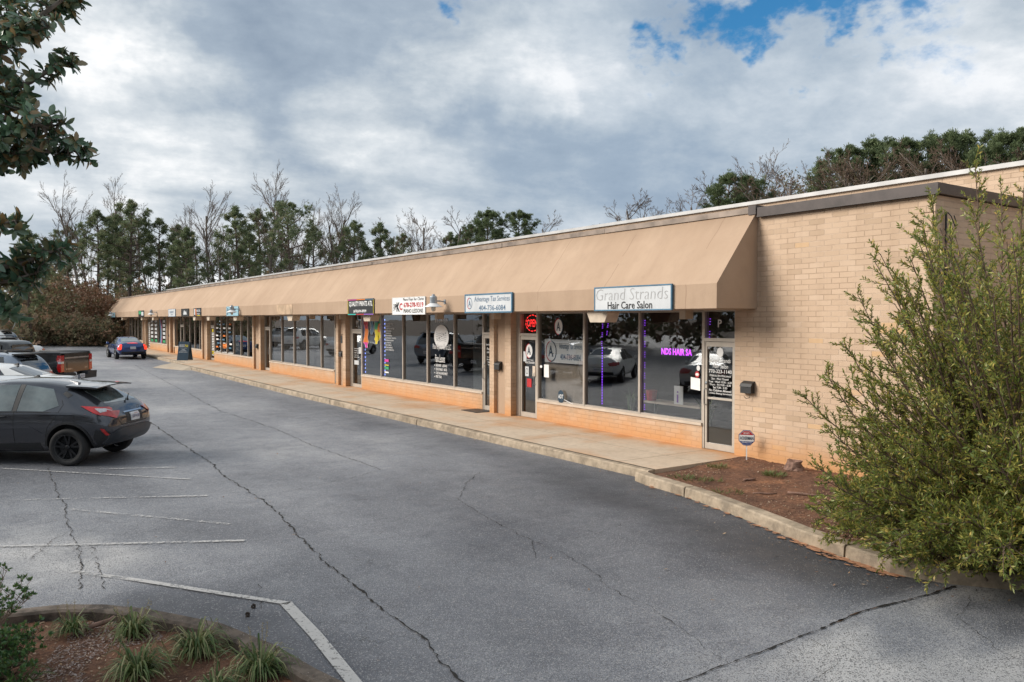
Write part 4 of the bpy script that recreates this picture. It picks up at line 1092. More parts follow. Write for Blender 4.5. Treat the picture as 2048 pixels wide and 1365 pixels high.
for k in range(10):
    z = .75 + .2 * k; a = .35 * math.sin(k * .35); b = .35 * math.sin((k + 1) * .35)
    mb.quad((XD, 65.4 - a, z), (XD, 64.9 - a, z), (XD, 64.9 - b, z + .2), (XD, 65.4 - b, z + .2), 0); mb.quad((XD, 64.9 - a, z), (XD, 64.75 - a, z), (XD, 64.75 - b, z + .2), (XD, 64.9 - b, z + .2), 1)
deco(wF[2], mb, [MT['blue'], MT['magenta']], 'window_graphics')
mb = MB()
for k in range(12): mb.quad((XG - .02, 69.8, .6 + .16 * k), (XG - .02, 69.2, .6 + .16 * k), (XG - .02, 69.2, .68 + .16 * k), (XG - .02, 69.8, .68 + .16 * k))
deco(db_d, mb, [MT['white']], 'window_graphics')

# ------------------------------------------------------------------ fascia signs
def fsign(ya, yb, z0, z1, frame, board, lab, fw=.025, th=.05):
    mb = MB(); x0, x1 = AX - th, AX - .012
    mb.box(x0 - .008, x1, yb - fw, yb, z0, z1); mb.box(x0 - .008, x1, ya, ya + fw, z0, z1)
    mb.box(x0 - .008, x1, ya + fw, yb - fw, z0, z0 + fw); mb.box(x0 - .008, x1, ya + fw, yb - fw, z1 - fw, z1)
    r = empty('shop_sign', (AX, (ya + yb) / 2, z0)); tag(r, lab, 'sign', 'signs fixed along the awning fascia')
    link('sign_frame', mb, frame, r)
    mb = MB(); mb.box(x0, x1 - .002, ya + fw, yb - fw, z0 + fw, z1 - fw); link('sign_board', mb, board, r)
    return r, x0 - .004
def stx(r, x, lines, mats):
    for (s, yl, z, wd, h, mi, *o) in lines:
        mb = MB(); put_text(mb, s, (x, yl, z), wd, h, mi, **(o[0] if o else {})); link('lettering', mb, mats, r, recalc=False)
r, x = fsign(10.53, 12.74, 2.87, 3.36, MT['blue'], MT['boardw'], 'blue edged white sign with faded upper letters and bold Hair Care Salon below')
stx(r, x, [('Grand Strands', 12.68, 3.085, 2.05, .23, 0, {'bold': -.018, 'shear': .1}), ('Hair Care Salon', 12.32, 2.905, 1.28, .15, 1, {'bold': .015})], [MT['pencil'], MT['black']])
r, x = fsign(15.78, 17.98, 2.86, 3.35, MT['blue'], MT['boardw'], 'blue edged white sign with round logo and pale blue phone number, over the tax office', .035)
stx(r, x, [('Advantage Tax Services', 17.50, 3.11, 1.62, .17, 0), ('404-736-6084', 17.28, 2.92, 1.22, .135, 0, {'bold': .01})], [MT['dkblue']])
mb = MB(); disc(mb, (x, 17.74, 3.11), .13, .15, 0, 24, inner=.86, a0=PI * .5, a1=PI * 1.5); disc(mb, (x, 17.74, 3.11), .13, .15, 1, 24, inner=.86, a0=-PI / 2, a1=PI / 2); put_text(mb, 'A', (x, 17.80, 3.03), .12, .16, 1, bold=.02)
link('logo', mb, [MT['red'], MT['dkblue']], r, recalc=False)
r, x = fsign(20.22, 22.36, 2.84, 3.36, MT['white'], MT['white'], 'white sign with red phone number and the words PIANO LESSONS', .01, .03)
stx(r, x, [('Piano Keys for Christ', 21.62, 3.225, 1.32, .11, 0, {'bold': .01}), ('678-278-9319', 21.58, 3.05, 1.26, .15, 1, {'bold': .03}), ('PIANO LESSONS', 21.58, 2.89, 1.24, .12, 0, {'bold': .015}),
           ('P', 22.19, 2.99, .14, .17, 0, {'bold': .04}), ('K', 22.06, 2.93, .22, .28, 0, {'bold': .05}), ('C', 21.87, 2.97, .2, .22, 1, {'bold': .04})], [MT['black'], MT['red']])
mb = MB()
for k in range(5): mb.quad((x, 22.27, 2.96 + .045 * k), (x, 22.22, 2.96 + .045 * k), (x, 22.22, 2.985 + .045 * k), (x, 22.27, 2.985 + .045 * k))
link('piano_key_mark', mb, MT['black'], r, recalc=False)
r, x = fsign(23.72, 25.85, 2.84, 3.38, MT['black'], MT['black'], 'black sign with rainbow coloured edge and white letters', .01, .03)
stx(r, x, [('QUALITY PRINTS ATL', 25.72, 3.11, 1.9, .19, 0, {'bold': .02}), ('(678)694-8909', 25.35, 2.90, 1.05, .12, 0, {'bold': .02})], [MT['white']])
mb = MB(); cs = [3, 2, 0, 4, 1, 2]
for k, (a, b, z) in enumerate(((25.85, 25.1, 3.34), (25.1, 24.4, 3.34), (24.4, 23.72, 3.34), (25.85, 25.15, 2.84), (25.15, 24.5, 2.84), (24.5, 23.72, 2.84))):
    mb.quad((x, a, z), (x, b, z), (x, b, z + .04), (x, a, z + .04), [3, 2, 0, 4, 1, 5][k])
mb.quad((x, 25.85, 2.88), (x, 25.81, 2.88), (x, 25.81, 3.34), (x, 25.85, 3.34), 6); mb.quad((x, 23.76, 2.88), (x, 23.72, 2.88), (x, 23.72, 3.34), (x, 23.76, 3.34), 6)
link('rainbow_edge', mb, [MT['blue'], MT['red'], MT['orange'], MT['magenta'], MT['teal'], MT['purple'], MT['yellow']], r, recalc=False)
r, x = fsign(39.35, 41.5, 2.87, 3.34, MT['lblue'], MT['lblue'], 'pale blue sign with dark lettering next to the barn lamp', .01, .03)
stx(r, x, [('J', 41.4, 2.93, .2, .34, 0, {'bold': .04}), ('SMOKE & GIFT', 41.1, 3.0, 1.3, .2, 0, {'bold': .03})], [MT['navy']])
r, x = fsign(46.9, 48.6, 2.87, 3.34, MT['navy'], MT['black'], 'black sign with brown stripe and white lettering, right of the plain black one', .01, .03)
stx(r, x, [('RICKS', 47.9, 3.12, .85, .13, 0, {'bold': .03}), ('PUB', 47.8, 2.96, .6, .09, 0, {'bold': .03})], [MT['boardw']])
mb = MB(); mb.quad((x, 48.1, 2.9), (x, 47.95, 2.9), (x, 48.0, 3.3), (x, 48.2, 3.3), 0); mb.quad((x, 47.8, 2.9), (x, 47.05, 2.9), (x, 47.05, 2.93), (x, 47.8, 2.93), 1); mb.quad((x, 48.5, 2.95), (x, 48.25, 2.95), (x, 48.25, 3.3), (x, 48.5, 3.3), 2)
link('stripes', mb, [MT['orange'], MT['yellow'], MT['boardw']], r, recalc=False)
r, x = fsign(49.9, 51.9, 2.87, 3.34, MT['black'], MT['black'], 'plain black sign with a small white peaked emblem', .01, .03)
mb = MB(); mb.add([(x, 51.4, 2.98), (x, 50.4, 2.98), (x, 50.6, 3.22), (x, 50.8, 3.12), (x, 51.1, 3.28)], [(0, 1, 2, 3), (0, 3, 4)]); link('emblem', mb, MT['boardw'], r, recalc=False)
r, x = fsign(53.6, 55.75, 2.87, 3.36, MT['dkblue'], MT['boardw'], 'pale sign with thin blue edge and small grey script', .02, .03)
stx(r, x, [('PHARMACY', 55.3, 3.08, 1.2, .15, 0), ('clinic', 55.0, 2.96, .7, .08, 0)], [MT['dkblue']])
r, x = fsign(64.6, 66.9, 2.87, 3.36, MT['black'], MT['black'], 'dark sign with green panel far along the fascia', .01, .03)
mb = MB(); mb.quad((x, 66.8, 3.08), (x, 65.8, 3.08), (x, 65.8, 3.32), (x, 66.8, 3.32), 0); mb.quad((x, 65.7, 2.98), (x, 64.8, 2.98), (x, 64.8, 3.26), (x, 65.7, 3.26), 1); link('panels', mb, [MT['green'], MT['boardw']], r, recalc=False)
r, x = fsign(78.9, 81.2, 2.89, 3.3, MT['lblue'], MT['lblue'], 'pale blue sign at the far left end of the fascia', .01, .03)
stx(r, x, [('SALON', 80.9, 3.0, 1.4, .15, 0)], [MT['dkblue']])

# barn lamps
def barn(y, lab):
    r = empty('wall_lamp', (AX, y, 3.2)); tag(r, lab, 'lamp', 'white barn lamps on the fascia')
    mb = MB(); mb.box(AX - .02, AX, y - .05, y + .05, 3.12, 3.24); mb.tube([(AX - .02, y, 3.18), (AX - .2, y, 3.2), (AX - .34, y, 3.2)], .02, 8); link('bracket', mb, MT['galv'], r, smooth=False)
    fn = lambda a, b, h: (AX - .36 + a, y + b, h)
    mb = MB(); mb.lathe([(.03, 3.38), (.045, 3.37), (.05, 3.34), (.09, 3.32), (.10, 3.30), (.10, 3.14), (.08, 3.12)], 16, fn); link('housing', mb, MT['galv'], r, smooth=False)
    mb = MB(); mb.lathe([(.09, 3.14), (.12, 3.12), (.235, 3.05), (.25, 3.03), (.24, 3.03), (.11, 3.10)], 24, fn); link('shade', mb, MT['enam'], r, smooth=True)
    mb = MB(); mb.lathe([(.05, 3.08), (.065, 3.02), (.06, 2.95), (.03, 2.91)], 14, fn); link('bulb_jar', mb, MT['bulb'], r, smooth=True)
    return r
barn(19.12, 'white barn lamp between the piano lessons sign and the tax office sign')
barn(39.26, 'white barn lamp just right of the pale blue sign')
barn(59.8, 'white barn lamp on the fascia left of the pale sign with small grey script')
barn(78.9, 'farthest white barn lamp at the left end of the fascia')
def trap(y, lab):
    mb = MB(); pr = [(-.33, 0), (.33, 0), (.33, -.05), (.23, -.24), (-.23, -.24), (-.33, -.05)]
    mb.prism(pr, lambda u, v, w_: (w_, y + u, SOF - .015 + v), 10.92, 11.25)
    o = link('soffit_light', mb, MT['block'], origin=(11.08, y, SOF - .1)); return tag(o, lab, 'light', 'cream trough lights under the soffit')
for y, lab in ((12.85, 'cream trough light under the soffit below the left edge of the hair salon sign'), (24.6, 'cream trough light under the soffit below the rainbow edged black sign'), (32.3, 'cream trough light under the soffit over the curtained empty shop'),
               (40.5, 'cream trough light under the soffit below the pale blue sign'), (45.9, 'cream trough light under the soffit right of the brown striped sign'), (49.2, 'cream trough light under the soffit below the brown striped sign'),
               (62.0, 'cream trough light under the soffit right of the third barn lamp'), (66.5, 'cream trough light under the soffit below the green panel sign'), (76.0, 'farthest cream trough light under the soffit')): trap(y, lab)
# mailboxes
def mailbox(x, y, z, lab, face=1):
    r = empty('mailbox', (x, y, z)); tag(r, lab, 'mailbox', 'black wall mailboxes')
    mb = MB(); pr = [(0, 0), (.11, 0), (.11, .11), (.08, .17), (0, .21)]
    mb.prism(pr, lambda u, v, w_: (x - u, y + w_, z + v), -.12, .12); link('box', mb, MT['dark'], r)
    mb = MB(); mb.add([(x, y - .13, z + .22), (x - .09, y - .13, z + .178), (x - .125, y - .13, z + .12), (x - .125, y + .13, z + .12), (x - .09, y + .13, z + .178), (x, y + .13, z + .22)], [(0, 1, 4, 5), (1, 2, 3, 4)]); link('lid', mb, MT['dark'], r)
    mb = MB(); mb.tube([(x - .04, y - .05, z), (x - .05, y - .05, z - .08), (x - .09, y, z - .1), (x - .1, y + .04, z - .06)], .006, 5); link('paper_hook', mb, MT['dark'], r)
    return r
mailbox(11.88, 9.66, 1.34, 'black mailbox on the tan brick wall right of the hair salon door')
mailbox(11.86, 18.0, 1.34, 'black mailbox on the pier between the tax office and the piano shop')
mailbox(11.86, 29.0, 1.26, 'black mailbox on the pier left of the print shop door')
mailbox(11.86, 39.9, 1.26, 'black mailbox on the pier left of the curtained shop')
mailbox(11.86, 60.8, 1.45, 'black mailbox on a far pier beside the sandwich board')
mailbox(11.2, 83.3, 1.6, 'small dark mailbox on the wall at the far end of the strip')
mb = MB(); mb.box(11.78, 11.86, 28.85, 29.0, 1.78, 2.05); mb.tube([(11.86, 28.92, 2.05), (11.8, 28.92, 2.13), (11.78, 28.92, 2.05)], .02, 6)
tag(link('wall_intercom', mb, MT['dark'], origin=(11.86, 28.9, 1.78)), 'small dark lantern box above the mailbox left of the print shop door', 'box')
mb = MB(); mb.box(11.35, 11.9, 18.4, 19.2, .152, .168)
tag(link('doormat', mb, MT['dark'], origin=(11.6, 18.8, .152)), 'dark doormat outside the piano shop door', 'mat')
# yard sign
r = empty('yard_sign', (11.62, 9.50, .12), math.radians(39), 'octagonal red white and blue security sign on a white stake by the salon door', 'sign')
mb = MB(); mb.box(.004, .012, -.01, .01, -.02, .42); link('stake', mb, MT['white'], r, local=True)
o8 = lambda q, x: [(x, math.cos(PI / 8 + k * PI / 4) * q, .43 + math.sin(PI / 8 + k * PI / 4) * q) for k in range(8)]
mb = MB(); mb.prism([(p[1], p[2]) for p in o8(.15, 0)], lambda u, v, w_: (w_, u, v), -.006, .004, 0)
mb.add(o8(.138, -.008), [tuple(range(8))], 1)
mb.add([(-.010, .122, .485), (-.010, -.122, .485), (-.010, -.05, .553), (-.010, .05, .553)], [(0, 1, 2, 3)], 2)
mb.add([(-.010, .122, .368), (-.010, -.122, .368), (-.010, -.05, .307), (-.010, .05, .307)], [(0, 1, 2, 3)], 0)
link('sign_plate', mb, [MT['dkblue2'], MT['white'], MT['red']], r, recalc=False, local=True)
for t0, p0, w0, h0, m0 in (('ACKERMAN', (-.012, .118, .395), .236, .062, 'navy'), ('770-552-1111', (-.013, .085, .335), .17, .024, 'white'), ('SECURITY', (-.013, .055, .50), .11, .03, 'white')):
    mb = MB(); put_text(mb, t0, p0, w0, h0, 0, bold=.02); link('lettering', mb, MT[m0], r, recalc=False, local=True)
# sandwich board
sx_, sy_, sz_ = 10.55, 50.0, gz(50) + .155
r = empty('sandwich_board', (sx_, sy_, sz_), 0, 'dark blue A-frame sandwich board with white lettering standing on the walkway', 'sign')
R2 = Vector((.80, -.60, 0)); N2 = Vector((-.60, -.80, 0)); B0 = Vector((sx_, sy_, sz_))
def sb(mb, u, v, d, mi=0): return B0 + R2 * u + Vector((0, 0, v)) + N2 * (.30 * (1 - v / 1.1) + d)
for sgn, nm in ((1, 'front_panel'), (-1, 'back_panel')):
    mb = MB(); vs = []
    for d in (0, .025):
        for u, v in ((-.33, 0), (.33, 0), (.33, 1.1), (-.33, 1.1)):
            q = B0 + R2 * u + Vector((0, 0, v)) + N2 * (sgn * (.30 * (1 - v / 1.1) + .02 + d)); vs.append(q)
    mb.add(vs, [(0, 1, 2, 3), (7, 6, 5, 4), (0, 4, 5, 1), (1, 5, 6, 2), (2, 6, 7, 3), (3, 7, 4, 0)])
    link(nm, mb, MT['navy'], r)
mb = MB()
sl = (Vector((0, 0, 1.1)) - N2 * .30).normalized()
def sbt(s, u, v, w_, h, mi, **kw):
    mb = MB(); put_text(mb, s, B0 + R2 * u + N2 * (.30 * (1 - v / 1.1) + .052) + Vector((0, 0, v)), w_, h, mi, r=tuple(R2), u=tuple(sl), **kw); link('lettering', mb, [MT['boardw'], MT['yellow']], r, recalc=False)
sbt('RICKS', -.26, .78, .3, .16, 0, bold=.03); sbt('Pub', .06, .78, .2, .16, 1, shear=.3, bold=.02); sbt('restaurant & bar', -.18, .70, .38, .04, 0); sbt('DINNER', -.1, .61, .2, .05, 0, bold=.02); sbt('THURSDAY', -.18, .54, .36, .05, 0, bold=.02); sbt('BREAKFAST & LUNCH', -.25, .46, .5, .05, 0, bold=.02)
mb = MB(); a = B0 + N2 * (.30 * (1 - .35 / 1.1) + .052)
mb.add([a + R2 * u + sl * v for u, v in ((-.25, .33), (.15, .33), (.15, .30), (.25, .36), (.15, .42), (.15, .39), (-.25, .39))], [(0, 1, 5, 6), (2, 3, 4)], 1)
link('arrow', mb, [MT['boardw'], MT['yellow']], r, recalc=False)
# ------------------------------------------------------------------ vehicles
def lerp_keys(keys, x):
    for a, b in zip(keys, keys[1:]):
        if a[0] <= x <= b[0]:
            f = (x - a[0]) / (b[0] - a[0]); f = f * f * (3 - 2 * f) * 0.35 + f * 0.65
            return [p + (q - p) * f for p, q in zip(a[1:], b[1:])]
    return keys[-1][1:] if x > keys[-1][0] else keys[0][1:]

def eval_mesh(ob):
    dg = bpy.context.evaluated_depsgraph_get(); dg.update()
    return bpy.data.meshes.new_from_object(ob.evaluated_get(dg))

MT['trim'] = simple('car_plastic_trim', (0.022, 0.023, 0.025), 0.55, world=False)
MT['cglass'] = simple('car_glass', (0.012, 0.015, 0.017), 0.04, var=0.0, spec=1.0, coat=1.0, world=False)
MT['cglassl'] = simple('car_glass_clearer', (0.10, 0.125, 0.125), 0.04, var=0.5, vs=2.5, spec=1.0, coat=1.0, world=False)
MT['seam'] = simple('panel_gap', (0.006, 0.006, 0.007), 0.8, var=0, world=False)
MT['tail'] = simple('tail_lamp_red', (0.42, 0.008, 0.008), 0.12, var=0.3, vs=9, coat=1.0, world=False)
MT['taillit'] = simple('brake_lamp_lit', (0.7, 0.02, 0.01), 0.2, var=0, emit=(1.0, 0.05, 0.02, 1), es=1.1, world=False)
MT['tailclr'] = simple('lamp_clear', (0.5, 0.5, 0.52), 0.1, 0.3, 0.3, 30, coat=1.0, world=False)
MT['tyre'] = simple('tyre_rubber', (0.018, 0.018, 0.019), 0.8, var=0.3, world=False)
MT['rimb'] = simple('black_alloy', (0.03, 0.031, 0.034), 0.28, 0.7, world=False)
MT['rims'] = simple('silver_alloy', (0.45, 0.46, 0.48), 0.3, 0.8, world=False)
MT['plate'] = simple('licence_plate', (0.68, 0.70, 0.72), 0.4, var=0.05, world=False)
MT['chrome'] = simple('brushed_chrome', (0.55, 0.57, 0.6), 0.18, 0.9, world=False)
MT['platetx'] = simple('plate_ink', (0.12, 0.10, 0.2), 0.5, world=False)

_wheel = {}
def wheel(parent, x, y, r, w_, rim, side, spokes=5):
    """side +1: outer face looks to +y"""
    e = empty('wheel', (x, y, r)); e.parent = parent
    if side < 0: e.rotation_euler = (0, 0, PI)
    k = (r, w_, rim, spokes)
    if k not in _wheel:
        fn = lambda a, b, h: (a, h, b)
        mb = MB(); rr = r * 0.70; h = w_ / 2
        mb.lathe([(rr, -h), (r * .93, -h), (r * .985, -h * .8), (r, -h * .5), (r, h * .5), (r * .985, h * .8), (r * .93, h), (rr * 1.02, h * .96), (rr, h * .8)], 36, fn, cap=False)
        ty = link('tyre', mb, MT['tyre'], e, smooth=True, local=True)
        mb = MB(); m_ = h * .78
        # rim barrel and lip
        vs = []; fs = []; n = 36; pr = [(rr, m_ + .015), (rr * .93, m_ + .012), (rr * .90, m_ - .02), (rr * .86, -.02), (rr * .5, -.05), (0.01, -.05)]
        for a, b in pr:
            for q in range(n): vs.append((a * math.cos(2 * PI * q / n), b, a * math.sin(2 * PI * q / n)))
        for i in range(len(pr) - 1):
            for q in range(n): fs.append((i * n + q, i * n + (q + 1) % n, (i + 1) * n + (q + 1) % n, (i + 1) * n + q))
        mb.add(vs, fs, 0)
        for s_ in range(spokes):
            for sp in (-1, 1):
                a0 = 2 * PI * s_ / spokes + PI / 2; a1 = a0 + sp * .22; q = .05 * r / .34
                p0 = Vector((math.cos(a0) * rr * .12, 0, math.sin(a0) * rr * .12)); p1 = Vector((math.cos(a1) * rr * .92, 0, math.sin(a1) * rr * .92))
                d = (p1 - p0).normalized(); nn = Vector((-d.z, 0, d.x)) * q * .42
                y0, y1, y2 = m_ - .03, m_ - .002, m_ + .004
                mb.add([p0 - nn + Vector((0, y1 - .02, 0)), p0 + nn + Vector((0, y1 - .02, 0)), p1 + nn * .75 + Vector((0, y2, 0)), p1 - nn * .75 + Vector((0, y2, 0)),
                        p0 - nn + Vector((0, y0 - .03, 0)), p0 + nn + Vector((0, y0 - .03, 0)), p1 + nn * .75 + Vector((0, y0, 0)), p1 - nn * .75 + Vector((0, y0, 0))],
                       [(0, 1, 2, 3), (0, 4, 5, 1), (1, 5, 6, 2), (2, 6, 7, 3), (3, 7, 4, 0)], 1)
        vs = [(a * math.cos(2 * PI * q / 18), b, a * math.sin(2 * PI * q / 18)) for a, b in ((rr * .17, m_ - .05), (rr * .17, m_ - .005), (rr * .12, m_ + .006)) for q in range(18)]
        mb.add(vs, [(i * 18 + q, i * 18 + (q + 1) % 18, (i + 1) * 18 + (q + 1) % 18, (i + 1) * 18 + q) for i in range(2) for q in range(18)] + [tuple(36 + q for q in range(18))], 1)
        rm = link('rim', mb, [MT['trim'], MT[rim]], e, local=True)
        _wheel[k] = (ty, rm)
    else:
        for o in _wheel[k]:
            c = o.copy(); COL.objects.link(c); c.parent = e
    return e

def car_body(parent, keys, paint, arches, r_arch, sub=2, n_st=30, belt=True):
    """keys: x, zlow, zbelt, ztop, half widths low, mid, belt, roof edge; x=0 rear. arches: list of axle x"""
    L_ = keys[-1][0]
    X = [L_ * (0.5 - 0.5 * math.cos(PI * i / n_st)) * .35 + L_ * i / n_st * .65 for i in range(n_st + 1)]
    rows = []
    for x in X:
        zl, zb, zt, wl, wm, wb, wt = lerp_keys(keys, x)
        gh = zt - zb
        half = [(0, zl), (wl * .8, zl), (wl, zl + .04), ((wl + wm) / 2 + .01, zl + (zb - zl) * .35), (wm, zl + (zb - zl) * .66), (wb, zb - .05), (wb - .025, zb + min(.01, gh * .1)),
                (wt + (wb - wt) * .45, zb + gh * .52), (wt + (wb - wt) * .04, zt - min(.07, gh * .25)), (wt * .90, zt - min(.02, gh * .08)), (wt * .5, zt + .008), (0, zt + .015)]
        rows.append([(x, -a, b) for a, b in half] + [(x, a, b) for a, b in half[-2:0:-1]])
    mb = MB(); k = len(rows[0])
    mb.v = [p for r_ in rows for p in r_]
    for i in range(len(rows) - 1):
        for q in range(k): mb.f.append((i * k + q, i * k + (q + 1) % k, (i + 1) * k + (q + 1) % k, (i + 1) * k + q)); mb.m.append(0)
    for base in (0, (len(rows) - 1) * k):       # close the ends with strips of quads
        for q in range(k // 2 - 1):
            mb.f.append((base + q, base + q + 1, base + k - q - 1 if q + 1 < k // 2 else base, base + (k - q) % k)); mb.m.append(0)
        mb.f.append((base + k // 2 - 1, base + k // 2, base + k // 2 + 1)); mb.m.append(0)
    tmp = link('tmp', mb, [paint, MT['trim']], None, local=True)
    md = tmp.modifiers.new('s', 'SUBSURF'); md.levels = sub
    cut = MB()
    fn = lambda xa: (lambda a, b, h: (xa + a, h, r_arch * .92 + b))
    for xa in arches:
        for s_ in (-1, 1):
            vs = []; n = 28
            for h in (s_ * 1.3, s_ * .52):
                for q in range(n): a = 2 * PI * q / n; vs.append((xa + math.cos(a) * r_arch * 1.0, h, r_arch * .86 + math.sin(a) * r_arch))
            cut.add(vs, [(q, (q + 1) % n, n + (q + 1) % n, n + q) for q in range(n)] + [tuple(range(n)), tuple(range(2 * n - 1, n - 1, -1))], 1)
    co = link('cut', cut, [paint, MT['trim']], None, local=True)
    for p in co.data.polygons: p.material_index = 1
    bo = tmp.modifiers.new('b', 'BOOLEAN'); bo.operation = 'DIFFERENCE'; bo.object = co; bo.solver = 'EXACT'
    me = eval_mesh(tmp)
    # reference surface without arches, for projecting patches
    tmp.modifiers.remove(bo); ref = eval_mesh(tmp)
    bvh = BVHTree.FromPolygons([v.co.copy() for v in ref.vertices], [tuple(p.vertices) for p in ref.polygons])
    bpy.data.meshes.remove(ref); bpy.data.objects.remove(tmp); bpy.data.objects.remove(co)
    me.polygons.foreach_set('use_smooth', [True] * len(me.polygons))
    if hasattr(me, 'set_sharp_from_angle'): me.set_sharp_from_angle(angle=math.radians(38))
    o = bpy.data.objects.new('body', me); COL.objects.link(o); o.parent = parent
    return o, bvh

def patch(parent, name, bvh, poly, view, m, off=0.006, cell=0.07, thick=True, mirror=False):
    """a panel cut to a 2-D outline and laid on the body. view: 'side' (x,z), 'rear'/'front' (y,z), 'top' (x,y)"""
    outs = []
    for sg in ((1, -1) if mirror else (1,)):
        bm = bmesh.new()
        pl = [(a, b) for a, b in poly]
        n = len(pl); vs = []
        for i in range(n):
            (a, b), (c, d) = pl[i], pl[(i + 1) % n]; k = max(1, int(math.hypot(c - a, d - b) / cell))
            for q in range(k): vs.append(bm.verts.new((a + (c - a) * q / k, b + (d - b) * q / k, 0)))
        try: bm.faces.new(vs)
        except Exception: bm.free(); continue
        x0 = min(p[0] for p in pl); x1 = max(p[0] for p in pl); y0 = min(p[1] for p in pl); y1 = max(p[1] for p in pl)
        for ax, lo_, hi in ((0, x0, x1), (1, y0, y1)):
            k = int((hi - lo_) / cell)
            for q in range(1, k + 1):
                c = lo_ + (hi - lo_) * q / (k + 1)
                no = (1, 0, 0) if ax == 0 else (0, 1, 0); co = (c, 0, 0) if ax == 0 else (0, c, 0)
                bmesh.ops.bisect_plane(bm, geom=bm.verts[:] + bm.edges[:] + bm.faces[:], plane_co=co, plane_no=no)
        bmesh.ops.triangulate(bm, faces=bm.faces[:])
        bad = []
        for v in bm.verts:
            u, w_ = v.co.x, v.co.y
            if view == 'side': o_, d = Vector((u, 3 * sg, w_)), Vector((0, -sg, 0))
            elif view == 'rear': o_, d = Vector((-3, u * sg, w_)), Vector((1, 0, 0))
            elif view == 'front': o_, d = Vector((9, u * sg, w_)), Vector((-1, 0, 0))
            else: o_, d = Vector((u, w_ * sg, 4)), Vector((0, 0, -1))
            hit, nr, _, _ = bvh.ray_cast(o_, d)
            if hit is None: bad.append(v); continue
            v.co = hit - d * off
        bmesh.ops.delete(bm, geom=bad, context='VERTS')
        if not bm.faces: bm.free(); continue
        bmesh.ops.recalc_face_normals(bm, faces=bm.faces[:])
        f = bm.faces[0]; avg = sum((f_.normal.dot(-d) for f_ in bm.faces), 0)
        if avg < 0: bmesh.ops.reverse_faces(bm, faces=bm.faces[:])
        if thick:
            # a skirt down to the body so the panel reads as set in
            ge = bmesh.ops.extrude_edge_only(bm, edges=[e for e in bm.edges if e.is_boundary])
            for v in [q for q in ge['geom'] if isinstance(q, bmesh.types.BMVert)]: v.co = v.co + d * (off + .012)
        me = bpy.data.meshes.new(name); bm.to_mesh(me); bm.free()
        me.materials.append(m); me.polygons.foreach_set('use_smooth', [True] * len(me.polygons))
        if hasattr(me, 'set_sharp_from_angle'): me.set_sharp_from_angle(angle=math.radians(30))
        o = bpy.data.objects.new(name, me); COL.objects.link(o); o.parent = parent; outs.append(o)
    return outs

def line(poly, w_):
    """thin outline strip round an open polyline"""
    L_, R_ = [], []
    for i, p in enumerate(poly):
        a = Vector(poly[max(i - 1, 0)]); b = Vector(poly[min(i + 1, len(poly) - 1)]); d = (b - a).normalized(); n_ = Vector((-d.y, d.x)) * w_ / 2
        L_.append(tuple(Vector(p) + n_)); R_.append(tuple(Vector(p) - n_))
    return L_ + R_[::-1]

